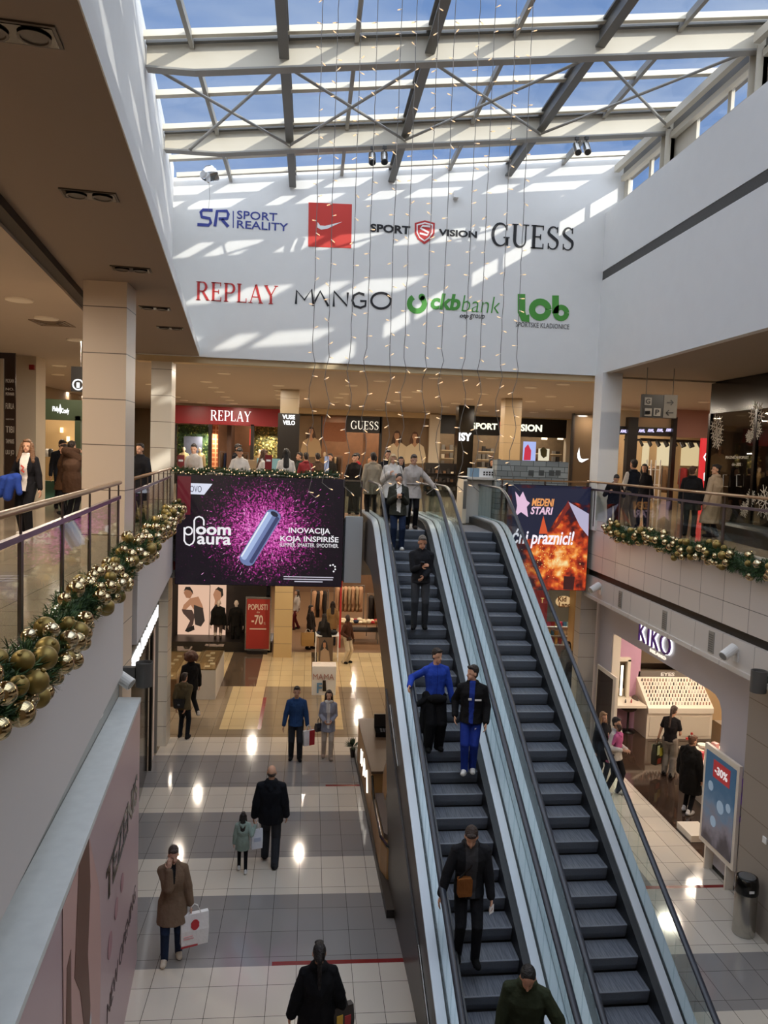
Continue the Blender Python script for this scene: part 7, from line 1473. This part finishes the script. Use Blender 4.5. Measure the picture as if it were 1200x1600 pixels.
c = p['hand'][0]; mb = MB(); mb.obox(c + V(.0, -.06, -.12), (.03, .01, .012), (0, .004, .05), (0, .002, 0)); tag(mb.build('receipt', lwhite), 'small white receipt in the hand of the man with the brown pouch', 'paper')
person('man in an olive green jacket at the bottom of the left escalator', V(2.5, 7.72, esc_z(7.72)), FACE - .35, 1.82, head=(5, 30), lean=6, feet=((-.1, .1, 0), (.1, -.05, 0)), hands=((-.42, .16, .92), (.27, .1, .78)), top='#2c3222', kind='jacket', hem=.8, hood=True, puff=.022, legs='#23242a', hair='slick', hc='#0f0d0d', vox=.009, skin='#b88a72')
p = person('young woman in a dark green jacket reading her phone on the left escalator', V(1.95, 16.75, esc_z(16.75)), FACE, 1.7, head=(0, 22), feet=((-.1, .06, 0), (.1, .08, 0)), hands=((-.05, .24, 1.22), (.07, .24, 1.22)), top='#33332c', kind='jacket', hem=.8, front='#d8d4ce', fw=.045, puff=.02, legs='#1c2740', lw=1.15, shoes='#d9d4cf', hair='slick', hc='#20150f', female=True, vox=.009)
phone('dark phone in both hands of the young woman in the dark green jacket', p, 0)
p = person('woman in a belted pale grey coat with her hand on the middle handrail', V(2.37, 17.6, H), FACE, 1.72, head=(5, 14), feet=((-.08, .06, 0), (.09, .02, 0)), hands=((-.5, .2, .98), (.2, .12, .86)), top='#a89f98', kind='coat', hem=.72, front='#a09791', fw=.008, legs='#121115', shoes='#3a2f2a', hair='short', hc='#2a1a14', female=True, vox=.009)
bag('grey patterned rucksack hanging low beside the woman in the belted grey coat', p['hand'][1] + V(-.06, -.06, -.16), .3, .4, .16, FACE, '#6d6a66', ((-.3, .1, .3, .7, '#a8a49c'),), '#3a3836', name='rucksack')
g = MB(); pr = p; g.tube([Vector(p['at'](.12, .148 * math.sin(a_), .182 * math.cos(a_))) for a_ in np.linspace(0, 2 * PI, 20)], .018, 6); g.build('belt', cloth('#978e88'), p['root'])
person('blonde woman in a white fluffy coat and sunglasses at the top of the left escalator', V(2.0, 18.6, H), FACE, 1.72, head=(0, 14), hands=((-.12, .2, 1.2), (.1, .2, 1.25)), top='#c9c2ba', kind='coat', hem=.66, puff=.03, legs='#1b1a1e', hair='long', hc='#b59a72', female=True, vox=.01)
person('person in a beige coat seen from behind at the top of the left escalator', V(1.62, 19.9, H), .3, 1.74, hands=((-.27, .06, .78), (.27, .06, .78)), top='#a3957f', kind='coat', hem=.66, legs='#2a2522', hair='short', hc='#1f1511', vox=.011)
person('man in a dark jacket behind the blonde woman at the escalator top', V(2.06, 20.4, H), FACE, 1.82, top='#1d1c20', kind='jacket', legs='#1b1a1e', hair='short', hc='#1f1511', vox=.012)
person('dark-haired woman in black between the blonde woman and the grey coat', V(2.35, 19.9, H), FACE, 1.66, top='#141316', kind='coat', hem=.7, legs='#1b1a1e', hair='long', hc='#17100d', female=True, vox=.012)
person('shopper in a red jacket left of the escalator top', V(1.35, 22.5, H), PI * .7, 1.72, top='#8a1f22', kind='jacket', legs='#1b1a1e', hair='short', hc='#1f1511', vox=.013)
# ---- on the left gallery
p = person('wavy-haired woman in black jacket and white tee, blue coat over her arm', gz(42, 836, H), FACE - .15, 1.72, head=(12, 0), feet=((-.1, .12, 0), (.1, -.04, 0)), hands=((-.3, .08, .78), (.2, .24, 1.06)), top='#141318', kind='jacket', hem=.8, front='#d6cdc8', fw=.06, legs='#121216', lw=1.2, shoes='#cfc8c2', hair='wavy', hc='#6b4a30', female=True, vox=.009)
c = p['at'](.28, .145, .0); mb = MB(); mb.strip([c + V(-.03, -.012, .06), c + V(.02, -.015, .02), c + V(-.02, -.015, -.03), c + V(.03, -.012, -.06)], .03, V(0, -1, 0), .006); mb.build('shirt_print', mat('print_coral', '#c0483c', .6), p['root'])
c = p['hand'][1]; c = c + V(.12, -.05, -.04); t = thing('coat', 'bright blue padded coat draped over the arm of the woman on the left gallery', 'coat', c); mb = MB(); mb.cap((.02, -.02, .03), .1, (-.2, .05, -.02), .1, 12); mb.cap((-.05, -.05, -.02), .09, (-.1, -.07, -.3), .08, 12, 1.2); mb.cap((-.16, .0, -.02), .09, (-.25, -.02, -.26), .07, 12, 1.2); mb.cap((.05, -.05, 0), .07, (.1, -.08, -.22), .055, 10); remesh(mb.build('fabric', cloth('#26408f'), t, True, local=True), .013, 5)
def gat(px, py, y): q_ = gy(px, py, y); return V(q_.x, y, H)
person('young man in black at the green kiosk counter', gat(95, 760, 20.5), -2.6, 1.78, head=(30, 15), top='#15151a', kind='hoodie', legs='#141418', hair='short', hc='#1d1511', vox=.011)
p = person('person in a brown fur coat with a hand on her neck beside the nearest pillar', gat(112, 790, 17.5), -.4, 1.74, hands=((-.28, .08, .8), (.1, .06, 1.52)), top='#4a3426', kind='coat', hem=.6, puff=.03, legs='#131216', hair='short', hc='#2a1c15', female=True, vox=.01)
person('person in a rust jacket half hidden in front of the young man in black', gat(100, 790, 18.8), 2.2, 1.66, top='#4f3623', kind='coat', hem=.62, legs='#131216', hair='long', hc='#2a1c15', female=True, vox=.011)
person('dark figure behind the nearest pillar by the second wooden balustrade', gat(218, 760, 17.2), 2.8, 1.74, top='#131216', kind='coat', hem=.5, legs='#121216', hair='short', hc='#1b1310', vox=.012)
# ---- bar staff and guests beyond the wide screen
def gb(px, y): q_ = gy(px, 720, y); return V(q_.x, y, H)
W2 = '#d9d3cc'
person('barmaid with a dark ponytail in a white shirt at the left end of the bar', gb(303, 20.3), FACE - .3,1.80, head=(10, 12), hands=((-.14, .3, 1.08), (.16, .3, 1.08)), top=W2, kind='shirt', legs='#17161a', hair='pony', hc='#1b1310', female=True, vox=.011)
person('barmaid in white leaning over the bar, second from the left', gb(374, 20.2), FACE + .2, 1.76, lean=10, head=(-10, 20), hands=((-.2, .34, 1.02), (.2, .34, 1.02)), top=W2, kind='shirt', legs='#17161a', hair='bun', hc='#1b1310', female=True, vox=.011)
person('barmaid with long fair-brown hair in white, third from the left', gb(410, 20.3), -1.3, 1.72, head=(0, 15), hands=((-.16, .3, 1.02), (.16, .3, 1.02)), top=W2, kind='shirt', legs='#17161a', hair='long', hc='#5a3d28', female=True, vox=.011)
person('barmaid in white with long black hair seen from behind, at the right of the bar', gb(447, 20.3), .1, 1.76, top=W2, kind='shirt', legs='#17161a', hair='long', hc='#120d0b', female=True, vox=.011)
person('tall man in black standing behind the barmaids', gb(370, 22.3), -1.9, 1.86, head=(-10, 12), top='#15141a', kind='shirt', legs='#141318', hair='short', hc='#17110e', vox=.012)
for px, y, c, lb, k in ((468, 23, '#26302c', 'guest in dark green at the right end of the bar', 'jacket'), (478, 22, '#7a2a30', 'guest in a red top at the right end of the bar', 'shirt'), (496, 23.5, '#4a3a2e', 'guest in brown beside the till display', 'jacket'), (516, 24, '#26221f', 'guest in black under the black serif sign', 'coat'), (554, 21.5, '#1f1a18', 'dark figure at the glass balustrade left of the escalators', 'coat'), (585, 25, '#8a5a3a', 'shopper in rust walking behind the escalator top', 'jacket')):
    person(lb, gb(px, y), rnd.uniform(0, 6), 1.68, top=c, kind=k, legs='#1b1a1e', hair=rnd.choice(('short', 'long')), hc='#1f1511', female=rnd.random() < .5, vox=.014)
for px, y, c, lb in ((768, 24, '#1c1a1c', 'left one of two dark-haired guests behind the grey printed box'), (779, 24.5, '#2a2422', 'right one of two dark-haired guests behind the grey printed box'), (858, 24, '#2b2624', 'guest behind the right end of the grey printed box'), (876, 25, '#1a181a', 'guest in black at the far right of the grey printed box')):
    person(lb, gb(px, y), rnd.uniform(0, 6), 1.7, top=c, kind='jacket', legs='#1b1a1e', hair='short' if px != 768 else 'long', hc='#1f1511', vox=.014)
for px, c, lb in ((287, '#c9b48a', 'left of the two in the left window of the red-signed shop'), (312, '#b7a27a', 'right of the two in the left window of the red-signed shop'), (405, '#c4a878', 'in the right window of the red-signed shop'), (507, '#8d6f48', 'in the doorway of the shop with the black serif sign')):
    person('mannequin in tan clothes ' + lb, gb(px, 37.9 if px < 450 else 36.8), FACE, 1.78, top=c, kind='jacket', legs='#6a5a40', hair='none', skin='#d8c0a0', cat='mannequin', name='mannequin', vox=.018)
# ---- on the right gallery
def gr(px, y): q_ = gy(px, 800, y); return V(q_.x, y, H)
person('man in a navy gilet and white sleeves at the right handrail', gr(986, 19.0), .35, 1.8, hands=((-.3, .1, .85), (.2, .25, .9)), top='#1a1e2a', kind='jacket', hem=.84, sleeve='#cfc8c0', legs='#6d645c', lw=1.1, hair='short', hc='#1d1511', vox=.01)
person('child in black leaning on the right handrail beside the man in the gilet', gr(957, 17.95), FACE - .2, 1.45, lean=14, head=(10, 25), hands=((-.2, .34, 1.2), (.2, .34, 1.2)), top='#131216', kind='hoodie', legs='#1a1418', shoes='#7a2026', hair='short', hc='#1d1511', vox=.01)
person('woman in dark clothes facing the man in the navy gilet', gr(1003, 20.2), 2.6, 1.7, top='#1b191d', kind='jacket', legs='#19181c', hair='long', hc='#17100d', female=True, vox=.011)
person('woman in a black coat and boots on the right gallery, left of the beige coat', gz(1076, 838, H), -.6, 1.68, head=(-30, 0), top='#121216', kind='coat', hem=.66, puff=.02, legs='#15151c', shoes='#121214', hair='short', hc='#4a3020', female=True, vox=.01)
person('woman in a long beige coat with dark hair tied back on the right gallery', gz(1112, 840, H), .5, 1.74, head=(60, 0), top='#a3917c', kind='coat', hem=.34, puff=.01, legs='#15151a', shoes='#121214', hair='bun', hc='#120d0c', female=True, vox=.01)
finish_remesh()
finish_texts()
# finer pieces belong to the part they sit on
NEST = {'lens': ('housing',), 'keypad': ('base', 'body'), 'screen': ('body',), 'print': ('body', 'card'), 'handle': ('body',), 'mirror': ('mirror_frame',), 'lettering_glow': ('front_panel',), 'lettering': ('sign_board', 'board', 'display', 'front_panel', 'header', 'sheet', 'cladding', 'box'),
        'flap': ('lid', 'body'), 'small_print': ('display', 'sheet'), 'red_dot': ('board',), 'printed_rings': ('board',), 'pictogram': ('board',), 'arrows': ('arrow_panel',), 'logo_print': ('jacket',), 'shirt_print': ('jacket',), 'belt': ('coat',), 'lamp_ring': ('recess',), 'grille': ('frame',), 'picture': ('frame',), 'red_label': ('frame',), 'drawer': ('base',), 'printed_symbols': ('body',), 'label_strip': ('end_panel',), 'printed_bottle': ('box',), 'shield_letter': ('sign_board', 'shield'), 'door_handle': ('plinth',)}
base_ = lambda n: n.split('.')[0]
for root in [o for o in COL.objects if o.parent is None and o.children]:
    kids = list(root.children)
    for ch in kids:
        for want in NEST.get(base_(ch.name), ()):
            host = next((k for k in kids if base_(k.name) == want and k.parent == root), None)
            if host is not None and host.matrix_local == Matrix.Identity(4) and host is not ch and base_(ch.name) != 'door_handle':
                ch.parent = host; break
